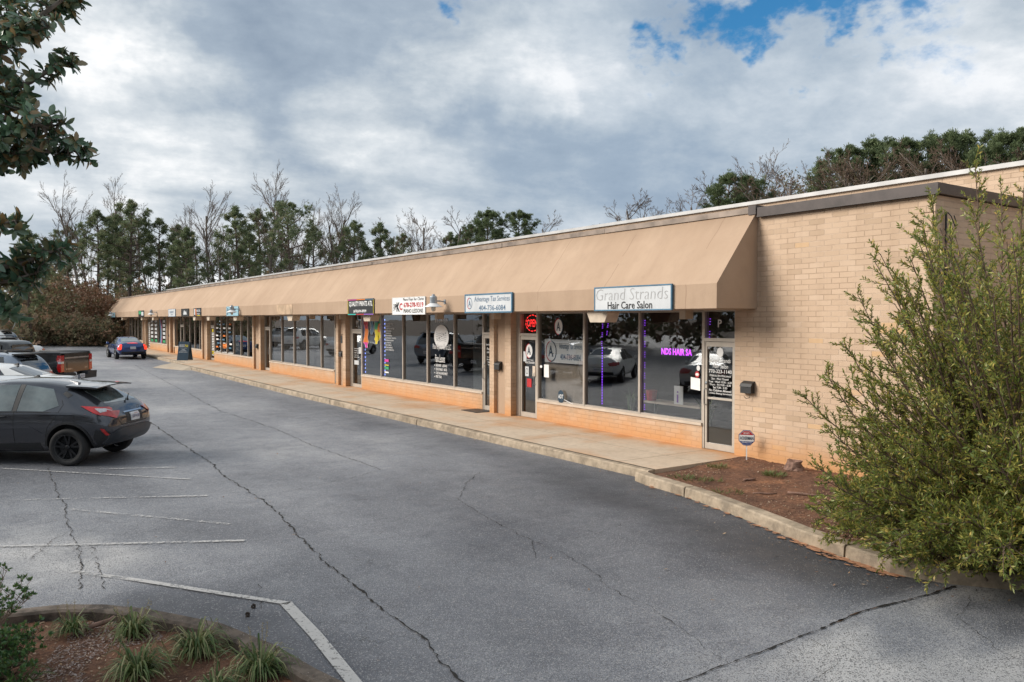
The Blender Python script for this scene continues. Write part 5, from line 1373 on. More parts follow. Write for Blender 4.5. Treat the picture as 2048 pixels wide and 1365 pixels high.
# ---- dark grey coupe-like crossover, the nearest car (x=0 at the rear bumper)
def hatch(parent, paint):
    K = [(0.0, .50, .80, .84, .55, .66, .62, .50), (.06, .40, .84, .92, .66, .80, .74, .58), (.16, .36, .94, 1.10, .70, .86, .80, .60), (.30, .30, .97, 1.17, .76, .90, .86, .60),
         (.60, .26, .99, 1.33, .80, .905, .875, .58), (.95, .24, 1.0, 1.475, .80, .90, .865, .57), (1.5, .22, .98, 1.545, .78, .875, .85, .58), (2.1, .22, .96, 1.555, .78, .87, .845, .58),
         (2.6, .22, .955, 1.50, .78, .88, .85, .565), (3.05, .24, .95, 1.26, .79, .895, .86, .60), (3.35, .25, .945, 1.03, .79, .90, .86, .66), (3.9, .28, .86, .93, .78, .89, .83, .62), (4.22, .30, .70, .78, .70, .80, .74, .5), (4.36, .36, .58, .62, .5, .6, .55, .4)]
    body, bv = car_body(parent, K, paint, (.82, 3.46), .415)
    A = lambda *a, **k: patch(parent, *a, **k)
    # side glass, front and rear door, mirrored
    A('window', bv, [(1.02, 1.10), (1.22, 1.40), (1.75, 1.47), (1.80, 1.01), (1.30, 1.0)], 'side', MT['cglassl'], mirror=True)
    A('window', bv, [(1.90, 1.005), (1.86, 1.478), (2.35, 1.47), (2.80, 1.28), (3.02, 1.06), (2.95, .99)], 'side', MT['cglassl'], mirror=True)
    A('pillar_trim', bv, [(1.81, 1.0), (1.76, 1.475), (1.85, 1.48), (1.89, 1.0)], 'side', MT['trim'], mirror=True)
    A('pillar_vent', bv, [(.90, 1.24), (1.02, 1.31), (.98, 1.36), (.84, 1.29)], 'side', MT['trim'], off=.008, mirror=True)
    A('rear_window', bv, [(-.56, 1.13), (.56, 1.13), (.50, 1.34), (.40, 1.425), (-.40, 1.425), (-.50, 1.34)], 'rear', MT['cglassl'])
    A('windscreen', bv, [(2.66, -.5), (3.30, -.62), (3.36, 0), (3.30, .62), (2.66, .5), (2.62, 0)], 'top', MT['cglass'])
    # wraparound tail lamps
    tl = A('tail_light', bv, [(-.42, .985), (-.62, 1.0), (-.90, 1.10), (-.90, 1.04), (-.86, .955), (-.62, .86), (-.5, .93)], 'rear', MT['tail'], off=.02)
    A('tail_light', bv, [(.42, .985), (.62, 1.0), (.90, 1.10), (.90, 1.04), (.86, .955), (.62, .86), (.5, .93)], 'rear', MT['tail'], off=.02)
    A('tail_light', bv, [(.10, 1.0), (.20, 1.07), (.62, 1.10), (.42, 1.01), (.22, .93)], 'side', MT['tail'], off=.022, mirror=True)
    A('lamp_lens', bv, [(.13, 1.0), (.22, 1.05), (.36, 1.055), (.24, .98)], 'side', MT['tailclr'], off=.03, mirror=True)
    A('lower_cladding', bv, [(0.02, .34), (0.02, .62), (.30, .66), (.36, .52), (.30, .30)], 'side', MT['trim'], mirror=True)
    A('rear_bumper', bv, [(-.74, .40), (-.74, .58), (-.5, .66), (.5, .66), (.74, .58), (.74, .40), (.3, .36), (-.3, .36)], 'rear', simple('grey_bumper', (0.045, 0.05, 0.058), .35, .3, world=False), off=.035)
    A('reflector', bv, [(.10, .56), (.16, .68), (.22, .69), (.14, .55)], 'side', MT['tail'], off=.02, mirror=True)
    A('sill_trim', bv, [(1.32, .22), (1.36, .42), (2.2, .40), (2.9, .42), (3.0, .22)], 'side', MT['trim'], mirror=True)
    arc = [(.82 + math.cos(a) * .455, .36 + math.sin(a) * .455) for a in [PI * q / 16 for q in range(17)]] + [(.82 + math.cos(a) * .415, .36 + math.sin(a) * .415) for a in [PI * q / 16 for q in range(16, -1, -1)]]
    A('arch_trim', bv, arc, 'side', MT['trim'], mirror=True, cell=.12, off=.012)
    A('arch_trim', bv, [(x + 2.64, z) for x, z in arc], 'side', MT['trim'], mirror=True, cell=.12, off=.012)
    for nm, pl in (('door_seam', [(1.84, .40), (1.85, 1.0)]), ('door_seam', [(1.25, .52), (1.20, .70), (1.02, .95), (.95, 1.12), (1.0, 1.2)]), ('door_seam', [(2.98, .3), (2.98, 1.0)])): A(nm, bv, line(pl, .008), 'side', MT['seam'], off=.003, thick=False, mirror=True)
    A('belt_line', bv, line([(1.0, .985), (1.8, .985), (2.9, .975)], .012), 'side', MT['seam'], off=.003, thick=False, mirror=True)
    A('shoulder_crease', bv, [(.40, .90), (.75, .985), (1.12, .99), (1.40, .93), (1.12, .95), (.75, .945)], 'side', paint, off=.02, mirror=True)
    A('door_crease', bv, [(1.30, .60), (1.55, .74), (2.4, .70), (3.0, .64), (2.4, .665), (1.58, .70)], 'side', paint, off=.014, mirror=True)
    A('fuel_flap', bv, line([(.72, .93), (.88, .92), (.90, .80), (.80, .76), (.68, .80), (.70, .93)], .007), 'side', MT['seam'], off=.003, thick=False)
    A('tailgate_seam', bv, line([(-.60, 1.0), (-.58, .84), (-.46, .72), (.46, .72), (.58, .84), (.60, 1.0)], .01), 'rear', MT['seam'], off=.004, thick=False)
    A('plate_recess', bv, [(-.30, .74), (-.30, .93), (.30, .93), (.30, .74)], 'rear', MT['trim'], off=.004)
    A('chrome_bar', bv, [(-.33, .93), (-.33, .955), (.33, .955), (.33, .93)], 'rear', MT['chrome'], off=.016)
    pl = A('licence_plate', bv, [(-.155, .76), (-.155, .915), (.155, .915), (.155, .76)], 'rear', MT['plate'], off=.02)[0]
    x_ = -.02
    hit = bv.ray_cast(Vector((-3, 0, .83)), Vector((1, 0, 0)))[0]; x_ = hit.x - .024
    mb = MB(); put_text(mb, 'RXP 4158', (x_, .13, .805), .26, .065, 0, r=(0, -1, 0), bold=.02); put_text(mb, 'GEORGIA', (x_, .08, .885), .16, .022, 1, r=(0, -1, 0))
    link('plate_number', mb, [MT['platetx'], MT['red']], pl, local=True, recalc=False)
    mb = MB(); disc(mb, (x_ - .03, 0, 1.02), .05, .035, 0, 18, inner=.75); link('badge', mb, MT['trim'], parent, local=True, recalc=False)
    # roof spoiler on two fins, with the gap beneath it
    mb = MB(); vs = []
    for y in (-.62, -.5, -.25, 0, .25, .5, .62):
        c = .04 * (y / .62) ** 2
        vs += [(.98 + c * .3, y, 1.50 - c), (.52 - c * 0.2, y * 1.02, 1.475 - c), (.34 + c * 1.2, y * 1.03, 1.46 - c), (.36 + c * 1.2, y * 1.03, 1.435 - c), (.6, y, 1.44 - c), (.98, y, 1.462 - c)]
    for i in range(6):
        for q in range(6): mb.f.append((i * 6 + q, i * 6 + (q + 1) % 6, (i + 1) * 6 + (q + 1) % 6, (i + 1) * 6 + q)); mb.m.append(0)
    mb.v = vs; mb.f += [tuple(range(6)), tuple(36 + q for q in range(6))]; mb.m += [0, 0]
    link('rear_spoiler', mb, paint, parent, local=True)
    mb = MB(); mb.add([(1.30, -.02, 1.55), (1.10, -.035, 1.545), (1.10, .035, 1.545), (1.12, 0, 1.625), (1.08, 0, 1.63), (1.05, 0, 1.55)], [(0, 1, 3), (0, 3, 2), (1, 5, 4, 3), (2, 3, 4, 5)]); link('roof_antenna', mb, paint, parent, local=True)
    mb = MB(); mb.tube([(.17, -.05, 1.14), (.20, -.1, 1.17), (.30, -.34, 1.235)], [.022, .014, .008], 6); link('rear_wiper', mb, MT['trim'], parent, local=True)
    for s_ in (1, -1):
        mb = MB(); y = s_ * .885; mb.tube([(2.15, y, .905), (2.10, y + s_ * .03, .91), (1.98, y + s_ * .03, .915), (1.94, y, .915)], .014, 8); link('door_handle', mb, MT['trim'], parent, local=True, smooth=True)
        mb = MB(); mb.lathe([(.01, -.09), (.07, -.08), (.10, -.02), (.10, .03), (.06, .07), (.01, .08)], 12, lambda a, b, h, s_=s_: (2.95 + h * .7, s_ * .98 + a * 1.1, 1.06 + b)); link('wing_mirror', mb, paint, parent, local=True, smooth=True)
    for ax in (.82, 3.46):
        for s_ in (1, -1): wheel(parent, ax, s_ * .795, .345, .225, 'rimb', s_)

# ---- generic saloon / estate / suv from a few numbers
def saloon(parent, paint, Ln=4.75, H=1.44, W=.91, suv=False, lit=False, fast=False, rim='rims', r=.335, plate_s='CTB 7265', coupe=False, det=True):
    s_ = H / 1.44; w_ = W / .91
    if suv:
        K = [(0, .46, .80, .84, .58, .70, .66, .55), (.08, .38, .98, 1.14, .72, .86, .82, .64), (.25, .32, 1.03, 1.40, .78, .90, .86, .66), (.50, .28, 1.04, 1.62, .80, .905, .87, .67), (1.0, .26, 1.03, 1.67, .8, .90, .87, .68),
             (2.2, .24, 1.0, 1.69, .8, .90, .87, .68), (3.0, .24, .99, 1.62, .8, .90, .87, .66), (3.55, .26, .98, 1.10, .8, .90, .86, .68), (4.3, .30, .90, 1.0, .78, .88, .84, .66), (4.6, .38, .74, .82, .66, .76, .72, .56), (4.7, .46, .62, .66, .5, .6, .56, .45)]
        hs = H / 1.69; ax = (.88, 3.62); L0 = 4.7
    else:
        K = [(0, .44, .74, .78, .56, .68, .64, .52), (.06, .36, .84, .96, .70, .82, .78, .62), (.20, .30, .89, 1.075, .76, .885, .85, .64), (.75, .26, .915, 1.10, .80, .905, .87, .62), (1.10, .24, .92, 1.22, .80, .905, .87, .58), (1.65, .22, .92, 1.40, .79, .89, .86, .55),
             (2.2, .22, .91, 1.44, .78, .885, .855, .56), (2.75, .22, .905, 1.42, .78, .885, .855, .555), (3.2, .23, .90, 1.22, .78, .89, .86, .58), (3.55, .24, .895, .99, .78, .89, .86, .64), (4.2, .28, .80, .87, .76, .87, .82, .6), (4.62, .34, .66, .72, .62, .74, .68, .5), (4.75, .42, .54, .58, .45, .55, .5, .4)]
        hs = H / 1.44; ax = (1.0, 3.80); L0 = 4.75
    q = Ln / L0
    K = [(a * q, b, c * (1 + (hs - 1) * .6), d * hs, e * w_, f * w_, g_ * w_, h * w_) for a, b, c, d, e, f, g_, h in K]
    ax = tuple(a * q for a in ax)
    body, bv = car_body(parent, K, paint, ax, r * 1.2, sub=1 if not det else 2, n_st=26)
    A = lambda *a, **k: patch(parent, *a, **k)
    zb = (1.03 if suv else .92) * (1 + (hs - 1) * .6); zt = H
    sc_ = lambda pts: [(x * q, zb + f * (zt - zb)) for x, f in pts]
    g_ = MT['cglass']
    if suv:
        A('window', bv, sc_([(.62, .12), (.78, .82), (1.35, .87), (1.38, .08)]), 'side', g_, mirror=True, cell=.12)
        A('window', bv, sc_([(1.46, .08), (1.43, .87), (2.1, .88), (2.15, .06)]), 'side', g_, mirror=True, cell=.12)
        A('window', bv, sc_([(2.23, .06), (2.18, .88), (2.65, .84), (3.25, .20), (3.2, .05)]), 'side', g_, mirror=True, cell=.12)
        A('rear_window', bv, [(-.60, zb + .08), (.60, zb + .08), (.54, zt - .14), (-.54, zt - .14)], 'rear', g_, cell=.12)
        A('windscreen', bv, [(3.02 * q, -.55), (3.50 * q, -.66), (3.54 * q, 0), (3.50 * q, .66), (3.02 * q, .55)], 'top', g_, cell=.12)
        mb = MB(); mb.box(.22 * q, .58 * q, -.58, .58, zt - .075, zt - .035); link('roof_spoiler', mb, MT['trim'], parent, local=True)
        for s2 in (1, -1):
            mb = MB(); mb.tube([(.7 * q, s2 * .56, zt - .02), (.8 * q, s2 * .57, zt + .03), (2.8 * q, s2 * .57, zt + .03), (2.95 * q, s2 * .56, zt - .03)], .018, 6); link('roof_rail', mb, MT['trim'], parent, local=True, smooth=True)
        tz = zb
    else:
        A('window', bv, sc_([(1.28, .16), (1.70, .80), (2.22, .86), (2.28, .10), (1.45, .08)]), 'side', g_, mirror=True, cell=.12)
        A('window', bv, sc_([(2.36, .09), (2.30, .86), (2.72, .82), (3.22, .22), (3.15, .06)]), 'side', g_, mirror=True, cell=.12)
        A('rear_window', bv, [(.84 * q, -.56), (.80 * q, 0), (.84 * q, .56), (1.48 * q, .47), (1.50 * q, 0), (1.48 * q, -.47)], 'top', MT['cglassl'] if lit else g_, cell=.12)
        A('windscreen', bv, [(2.92 * q, -.5), (3.46 * q, -.62), (3.5 * q, 0), (3.46 * q, .62), (2.92 * q, .5)], 'top', g_, cell=.12)
        A('boot_seam', bv, line([(-.58, 1.0 * hs), (-.56, .84), (-.44, .70), (.44, .70), (.56, .84), (.58, 1.0 * hs)], .012), 'rear', MT['seam'], off=.004, thick=False)
        tz = zb - .02
    tm = MT['taillit'] if lit else MT['tail']
    if lit:
        for s2 in (1, -1): A('tail_light', bv, [(s2 * .62, tz + .06), (s2 * .86, tz + .06), (s2 * .86, tz - .28), (s2 * .68, tz - .26)], 'rear', tm, off=.02)
        A('brake_light', bv, [(-.32, 1.03), (.32, 1.03), (.32, 1.075), (-.32, 1.075)], 'rear', tm, off=.02)
    else:
        for s2 in (1, -1): A('tail_light', bv, [(s2 * .40, tz - .02), (s2 * .88, tz + .05), (s2 * .88, tz - .14), (s2 * .5, tz - .14)], 'rear', tm, off=.02)
        A('tail_light', bv, [(.06, tz - .10), (.10, tz + .02), (.42, tz + .02), (.30, tz - .10)], 'side', tm, off=.02, mirror=True)
    A('rear_valance', bv, [(-.66, .36), (-.66, .50), (.66, .50), (.66, .36)], 'rear', MT['trim'], off=.012)
    for pl in ([(2.32 * q, .36), (2.32 * q, zb)], [(1.55 * q, .6), (1.42 * q, zb)], [(3.2 * q, .36), (3.25 * q, zb)]): A('door_seam', bv, line(pl, .01), 'side', MT['seam'], off=.003, thick=False, mirror=True, cell=.15)
    pz = .72 if suv else (.74 if lit else .62)
    hit = bv.ray_cast(Vector((-3, 0, pz)), Vector((1, 0, 0)))[0]
    mb = MB(); x_ = hit.x - .02; mb.box(x_, x_ + .015, -.155, .155, pz - .075, pz + .075); po = link('licence_plate', mb, MT['plate'], parent, local=True)
    mb = MB(); put_text(mb, plate_s, (x_ - .003, .12, pz - .035), .24, .06, 0, bold=.02); link('plate_number', mb, MT['platetx'], po, local=True, recalc=False)
    fx = (1.3 if not suv else .9) * q
    hit = bv.ray_cast(Vector((fx + .3, 0, 4)), Vector((0, 0, -1)))[0]
    mb = MB(); z = hit.z - .01; mb.add([(fx + .45, -.015, z + .0), (fx + .25, -.03, z), (fx + .25, .03, z), (fx + .27, 0, z + .075), (fx + .22, 0, z + .08), (fx + .2, 0, z)], [(0, 1, 3), (0, 3, 2), (1, 5, 4, 3), (2, 3, 4, 5)]); link('roof_antenna', mb, MT['trim'] if not lit else MT['dark'], parent, local=True)
    for s2 in (1, -1):
        mb = MB(); mb.lathe([(.01, -.08), (.07, -.07), (.09, -.02), (.09, .03), (.05, .06), (.01, .07)], 10, lambda a, b, h, s2=s2: (3.12 * q + h * .7, s2 * (W + .07) + a * 1.1, zb + .08 + b)); link('wing_mirror', mb, paint, parent, local=True, smooth=True)
        mb = MB(); mb.tube([(2.60 * q, s2 * (W - .015), zb - .1), (2.42 * q, s2 * (W - .0), zb - .1)], .015, 6); link('door_handle', mb, MT['chrome'], parent, local=True)
    for a in ax:
        for s2 in (1, -1): wheel(parent, a, s2 * (W - .115), r, .22, rim, s2)

# ---- pickup: separate cab and bed
def pickup(parent, paint):
    w_ = .99; A0 = 1.0
    K = [(2.02, .50, 1.16, 1.50, .86, .96, .94, .74), (2.08, .42, 1.17, 1.84, .88, .985, .96, .74), (2.5, .42, 1.17, 1.90, .88, .985, .96, .75), (3.4, .42, 1.16, 1.91, .88, .985, .96, .75), (3.9, .42, 1.16, 1.84, .88, .985, .96, .74),
         (4.35, .44, 1.16, 1.32, .88, .985, .95, .80), (5.4, .48, 1.14, 1.24, .88, .98, .94, .8), (5.75, .5, 1.02, 1.1, .8, .9, .88, .7)]
    K = [(a - 2.0, b, c, d, e, f, g_, h) for a, b, c, d, e, f, g_, h in K]
    body, bv = car_body(parent, K, paint, (2.72 - .02,), .50, sub=1, n_st=20)
    body.name = 'cab'
    # cab mesh lives 2 m ahead of the tailgate
    for v in body.data.vertices: v.co.x += 2.0
    for sgn in (1, -1):
        mb = MB()
        for a, b in (((2.25, 1.24), (2.95, 1.78)), ((3.05, 1.24), (3.75, 1.78))):
            y = sgn * .93; mb.add([(a[0], sgn * .965, a[1]), (b[0], sgn * .965, a[1]), (b[0] - .1, sgn * .82, b[1]), (a[0] + .05, sgn * .82, b[1])], [(0, 1, 2, 3)])
        link('window', mb, MT['cglass'], parent, local=True)
    mb = MB(); mb.add([(2.03, -.62, 1.30), (2.03, .62, 1.30), (2.06, .58, 1.74), (2.06, -.58, 1.74)], [(0, 1, 2, 3)]); link('rear_window', mb, MT['cglass'], parent, local=True)
    # bed: outer sides with arch, floor, front wall
    def side(sgn):
        mb = MB(); pts = [(.03, .56), (.03, 1.40), (1.98, 1.42), (1.98, .50)]
        n = 12; arc = [(1.02 + .5 * math.cos(PI * k / n), .50 + .42 * math.sin(PI * k / n)) for k in range(n + 1)]
        poly = pts[:3] + [(1.98, .5)] + arc
        mb.prism(poly, lambda u, v, q: (u, q, v), sgn * .99, sgn * .90)
        return link('bed_side', mb, paint, parent, local=True)
    side(1); side(-1)
    mb = MB(); mb.box(.08, 2.0, -.90, .90, .78, .84); mb.box(1.93, 2.0, -.9, .9, .84, 1.40); link('bed_floor', mb, MT['trim'], parent, local=True)
    mb = MB(); mb.box(.12, 1.95, -.89, .89, 1.40, 1.435); link('bed_cover', mb, MT['trim'], parent, local=True)
    for sgn in (1, -1):
        mb = MB(); mb.tube([(.05, sgn * .94, 1.425), (1.98, sgn * .94, 1.44)], .045, 8); link('bed_rail', mb, MT['trim'], parent, local=True, smooth=True)
    # tailgate with pressed panel and spoiler lip
    mb = MB(); mb.box(0, .07, -.80, .80, .72, 1.36); mb.box(-.03, .09, -.80, .80, 1.36, 1.42)
    mb.box(-.012, 0, -.62, .62, .80, 1.10); tg = link('tailgate', mb, paint, parent, local=True)
    mb = MB(); mb.box(-.02, -.002, -.78, .78, 1.235, 1.285); link('chrome_bar', mb, MT['chrome'], tg, local=True)
    mb = MB(); put_text(mb, 'SILVERADO', (-.015, .72, .83), .42, .045, 0, bold=.03); put_text(mb, 'Z71', (-.015, -.5, .84), .18, .045, 0, bold=.03); link('lettering', mb, MT['chrome'], tg, local=True, recalc=False)
    for sgn in (1, -1):
        mb = MB(); mb.prism([(.0, 1.36), (.13, 1.36), (.17, 1.2), (.12, 1.1), (.16, .92), (.10, .76), (.0, .76)], lambda u, v, q: (u - .012, q, v), sgn * .81, sgn * 1.003); tl = link('tail_light', mb, MT['tail'], parent, local=True)
        mb = MB(); mb.box(-.022, .10, min(sgn * .84, sgn * 1.008), max(sgn * .84, sgn * 1.008), 1.06, 1.14); link('reversing_lamp', mb, MT['tailclr'], tl, local=True)
    mb = MB(); mb.prism([(-.96, .46), (-1.0, .72), (-.42, .72), (-.34, .60), (.34, .60), (.42, .72), (1.0, .72), (.96, .46)], lambda u, v, q: (q, u, v), -.20, .05); link('rear_bumper', mb, MT['chrome'] if 0 else MT['trim'], parent, local=True)
    mb = MB(); mb.box(-.215, -.20, -.155, .155, .50, .65); po = link('licence_plate', mb, MT['plate'], parent, local=True)
    mb = MB(); put_text(mb, 'TKR 203', (-.219, .12, .54), .24, .07, 0, bold=.02); link('plate_number', mb, MT['platetx'], po, local=True, recalc=False)
    for a in (1.02, 4.70):
        for s2 in (1, -1): wheel(parent, a, s2 * .86, .41, .27, 'rims', s2, 6)

def spot(x, y, hd, z=None):
    """rear-centre position and heading in degrees, measured from +X"""
    return (x, y, gz(y) if z is None else z), math.radians(hd)
HD = 144.0
p_gray = m_paint('dark_grey_metallic', (0.055, 0.059, 0.071), .65, .2)
p_silver = m_paint('silver_metallic', (0.60, 0.61, 0.61), .35, .28); p_white = m_paint('pearl_white', (0.75, 0.75, 0.73), .0, .3)
p_bg = m_paint('blue_grey_metallic', (0.21, 0.25, 0.31), .5, .3); p_black = m_paint('black_paint', (0.012, 0.013, 0.014), .2, .25)
p_blue = m_paint('deep_blue_metallic', (0.008, 0.04, 0.16), .5, .25); p_teal = m_paint('dark_teal_metallic', (0.02, 0.06, 0.08), .5, .3); p_dk = m_paint('charcoal_paint', (0.05, 0.055, 0.06), .4, .3)
def car(loc, hd, builder, label, cat='car', **kw):
    l, r_ = spot(*loc, hd)
    grp = 'cars in the angled parking row' if cat in ('car', 'suv') and kw.pop('grp', True) else None
    kw.pop('grp', None)
    e = empty({'car': 'parked_car', 'suv': 'parked_suv', 'pickup': 'pickup_truck', 'moving': 'driving_car'}[cat], l, r_, label, {'moving': 'car', 'suv': 'car', 'pickup': 'pickup truck'}.get(cat, cat), grp)
    builder(e, **kw)
    return e
# rear axle centre of the nearest car sits at about (1.95, 17.35)
hx, hy = 1.97 - .82 * math.cos(math.radians(HD)), 17.35 - .82 * math.sin(math.radians(HD))
car((hx, hy), HD, hatch, 'dark grey crossover hatchback with black wheels and a roof spoiler, nearest in the parking row', paint=p_gray)
car((2.5, 19.5), HD, saloon, 'silver saloon just behind the dark grey hatchback, only its roof showing', paint=p_silver, H=1.45)
car((2.4, 25.4), HD, saloon, 'pearl white saloon between the silver saloon and the blue grey crossover', paint=p_white, H=1.46, Ln=4.9)
car((1.85, 29.0), HD, saloon, 'blue grey crossover with a dark rear spoiler beside the black pickup', cat='suv', paint=p_bg, suv=True, H=1.66, Ln=4.5, r=.36)
car((3.28, 33.6), HD, pickup, 'black pickup truck with chrome tailgate bar sticking out of the parking row', cat='pickup', paint=p_black)
car((1.9, 37.4), HD, saloon, 'dark teal saloon between the black pickup and the boxy SUV', paint=p_teal, det=False)
car((1.9, 41.3), HD, saloon, 'dark boxy SUV with a pale roof beyond the black pickup', cat='suv', paint=p_bg, suv=True, H=1.86, Ln=4.9, W=.97, r=.40)
car((3.2, 52.3), HD, saloon, 'white saloon tail showing past the boxy SUV', paint=p_white, det=False)
car((2.5, 64.0), HD, saloon, 'white SUV at the far end of the parking row', cat='suv', paint=p_white, suv=True, H=1.78, det=False, r=.38)
car((1.6, 70.0), HD, saloon, 'pale silver saloon roof beyond the white SUV, farthest in the row', paint=p_silver, H=1.75, suv=True, det=False)
# driving away beside the kerb
car((8.55, 55.2), 91.5, saloon, 'blue saloon with lit brake lamps driving away beside the kerb', cat='moving', paint=p_blue, lit=True, Ln=4.65, H=1.42, rim='rims', plate_s='CKD 4417')
# ------------------------------------------------------------------ trees and shrubs
def rv(s=1.0):
    while True:
        v = Vector((random.uniform(-1, 1), random.uniform(-1, 1), random.uniform(-1, 1)))
        if 0.05 < v.length < 1: return v.normalized() * s

def tuft(mb, c, d, ln, n, wd, mi=0, spread=0.9):
    """a spray of n needles or leaves that share one root point"""
    o = len(mb.v); mb.v.append(tuple(c))
    for i in range(n):
        t_ = (d + rv(spread)).normalized() * ln * random.uniform(.7, 1.15); s_ = t_.cross(rv()).normalized() * wd
        mb.v.append(tuple(c + t_ + s_)); mb.v.append(tuple(c + t_ - s_))
        mb.f.append((o, o + 1 + 2 * i, o + 2 + 2 * i)); mb.m.append(mi)

def make_pine(h, seed, base=.42, spread=.17, limbs=30, full=1.0, mat_='pine', lean=.02, flat=.0):
    random.seed(seed)
    tr = MB(); cr = MB()
    bx, by = random.uniform(-lean, lean), random.uniform(-lean, lean)
    ax = lambda z: Vector((bx * z + .12 * math.sin(z * .35 + seed), by * z + .12 * math.cos(z * .3 + seed), z))
    zs = fr(0, h * .96, h / 9)
    tr.tube([ax(z) for z in zs], [max(.03, .015 * h * (1 - z / h) ** .8 + .02) for z in zs], 7)
    for i in range(limbs):
        f = base + (1 - base) * ((i + random.random() * .8) / limbs) ** .9; z = f * h
        u = (f - base) / (1 - base)
        ln = h * spread * (math.sin(min(1, (u * .9 + .16)) * PI) ** .6 * (1 - flat * .2) + flat * .35 * u) * random.uniform(.6, 1.15)
        a = i * 2.4 + random.uniform(-.6, .6); up = .15 + .55 * u + random.uniform(-.15, .2)
        p0 = ax(z); d = Vector((math.cos(a), math.sin(a), up)).normalized()
        pts = [p0, p0 + d * ln * .5 + Vector((0, 0, -.02 * ln)), p0 + d * ln * .8 + Vector((0, 0, .06 * ln)), p0 + d * ln + Vector((0, 0, .16 * ln))]
        tr.tube(pts, [.05 + .012 * ln, .035 + .006 * ln, .025, .012], 4, cap=False)
        nt_ = int((11 + ln * 8) * full)
        for k in range(nt_):
            q = 1 - random.random() ** 1.6 * .62
            j = min(2, int(q * 3)); c = pts[j].lerp(pts[j + 1], q * 3 - j) + rv(random.uniform(.05, .5) * (ln * .42 + .25))
            tuft(cr, c, (c - p0).normalized() * .5 + Vector((0, 0, .6)), random.uniform(.24, .44), 18, .027)
    for k in range(int(14 * full)): tuft(cr, ax(h * random.uniform(.93, 1.0)) + rv(.35), Vector((0, 0, 1)), .36, 14, .022)
    # a few dead stubs below the crown
    for k in range(7):
        z = h * random.uniform(.2, base); a = random.uniform(0, 6.3); p = ax(z); l_ = random.uniform(.5, 1.8)
        tr.tube([p, p + Vector((math.cos(a), math.sin(a), .15)) * l_], [.035, .012], 3, cap=False)
    return tr, cr, mat_

def make_bare(h, seed, dens=1.0, fork=.35, wide=.5):
    random.seed(seed); mb = MB(); tw = MB()
    def br(p, d, ln, r, lv):
        n = 3; pts = [p]; q = p.copy(); dd = d.copy()
        for i in range(n):
            dd = (dd + rv(.16) + Vector((0, 0, .05))).normalized(); q = q + dd * ln / n; pts.append(q.copy())
        (mb if lv < 2 else tw).tube(pts, [r * (1 - .45 * i / n) for i in range(n + 1)], 6 if lv == 0 else (4 if lv == 1 else 3), cap=False)
        if lv >= 4: return
        k = [8, 5, 5, 4][lv] if lv else int(13 * dens)
        for i in range(k):
            f = (fork if lv == 0 else .25) + (1 - (fork if lv == 0 else .25)) * (i + random.random()) / k
            j = min(n - 1, int(f * n)); c = pts[j].lerp(pts[j + 1], f * n - j)
            s_ = dd.cross(rv()).normalized()
            nd = (dd * random.uniform(.7, 1.1) + s_ * wide * random.uniform(.7, 1.3)).normalized()
            br(c, nd, ln * (.42 if lv == 0 else .5) * (1.15 - .55 * f) * random.uniform(.7, 1.2), max(.012, r * (.42 if lv == 0 else .5) * (1 - .4 * f)), lv + 1)
    br(Vector((0, 0, 0)), Vector((0, 0, 1)), h * .93, .009 * h + .03, 0)
    return mb, tw

protos = {}
def proto(kind, builder):
    """meshes only; linked when first placed"""
    if kind not in protos: protos[kind] = dict(b=builder, obj=None, n=0)
    return protos[kind]
def place_tree(kind, px, topy, depth, label, group=None, h0=None, rot=None):
    pr = protos[kind]
    g0_ = at(px, HZ, depth); gy = gz(min(g0_.y, 140)) - .03
    top = CH + (HZ - topy) * depth / F
    hgt = top - gy
    if pr['obj'] is None:
        k = pr['b']()
        if len(k) == 3:
            r = empty('pine_tree', (0, 0, 0)); link('trunk', k[0], MT['bark'], r, local=True, recalc=False); link('crown', k[1], MT[k[2]], r, local=True, recalc=False)
            cat = 'pine tree'
        else:
            r = empty('bare_tree', (0, 0, 0)); link('trunk', k[0], MT['barkg'], r, local=True, recalc=False); link('twigs', k[1], MT['twig'], r, local=True, recalc=False)
            cat = 'bare tree'
        pr['obj'] = r; pr['cat'] = cat; o = r
    else: o = copy_tree(pr['obj'])
    s_ = hgt / pr['h']
    o.location = (g0_.x, g0_.y, gy); o.scale = (s_, s_, s_); o.rotation_euler = (0, 0, random.uniform(0, 6.28) if rot is None else rot)
    tag(o, label, pr['cat'], group)
    if 'group' in o and group is None: del o['group']
    pr['n'] += 1
    return o
for kd_, b_, h_ in (('pineA', lambda: make_pine(16, 3, .48, .16, 30), 16), ('pineB', lambda: make_pine(16, 8, .55, .22, 26, 1.0, flat=.9), 16), ('pineC', lambda: make_pine(13, 14, .30, .16, 34), 13),
                    ('pineD', lambda: make_pine(16, 21, .38, .19, 36, 1.15), 16), ('pineE', lambda: make_pine(17, 33, .45, .20, 38, 1.5, 'pine2'), 17), ('pineF', lambda: make_pine(17, 41, .50, .17, 34, 1.4, 'pine2'), 17),
                    ('bareA', lambda: make_bare(16, 5), 16), ('bareB', lambda: make_bare(16, 9, 1.2, .25, .42), 16), ('bareC', lambda: make_bare(12, 17, 1.1, .2, .75), 12)):
    proto(kd_, b_)['h'] = h_
GL = 'pines and bare trees behind the far end of the lot'
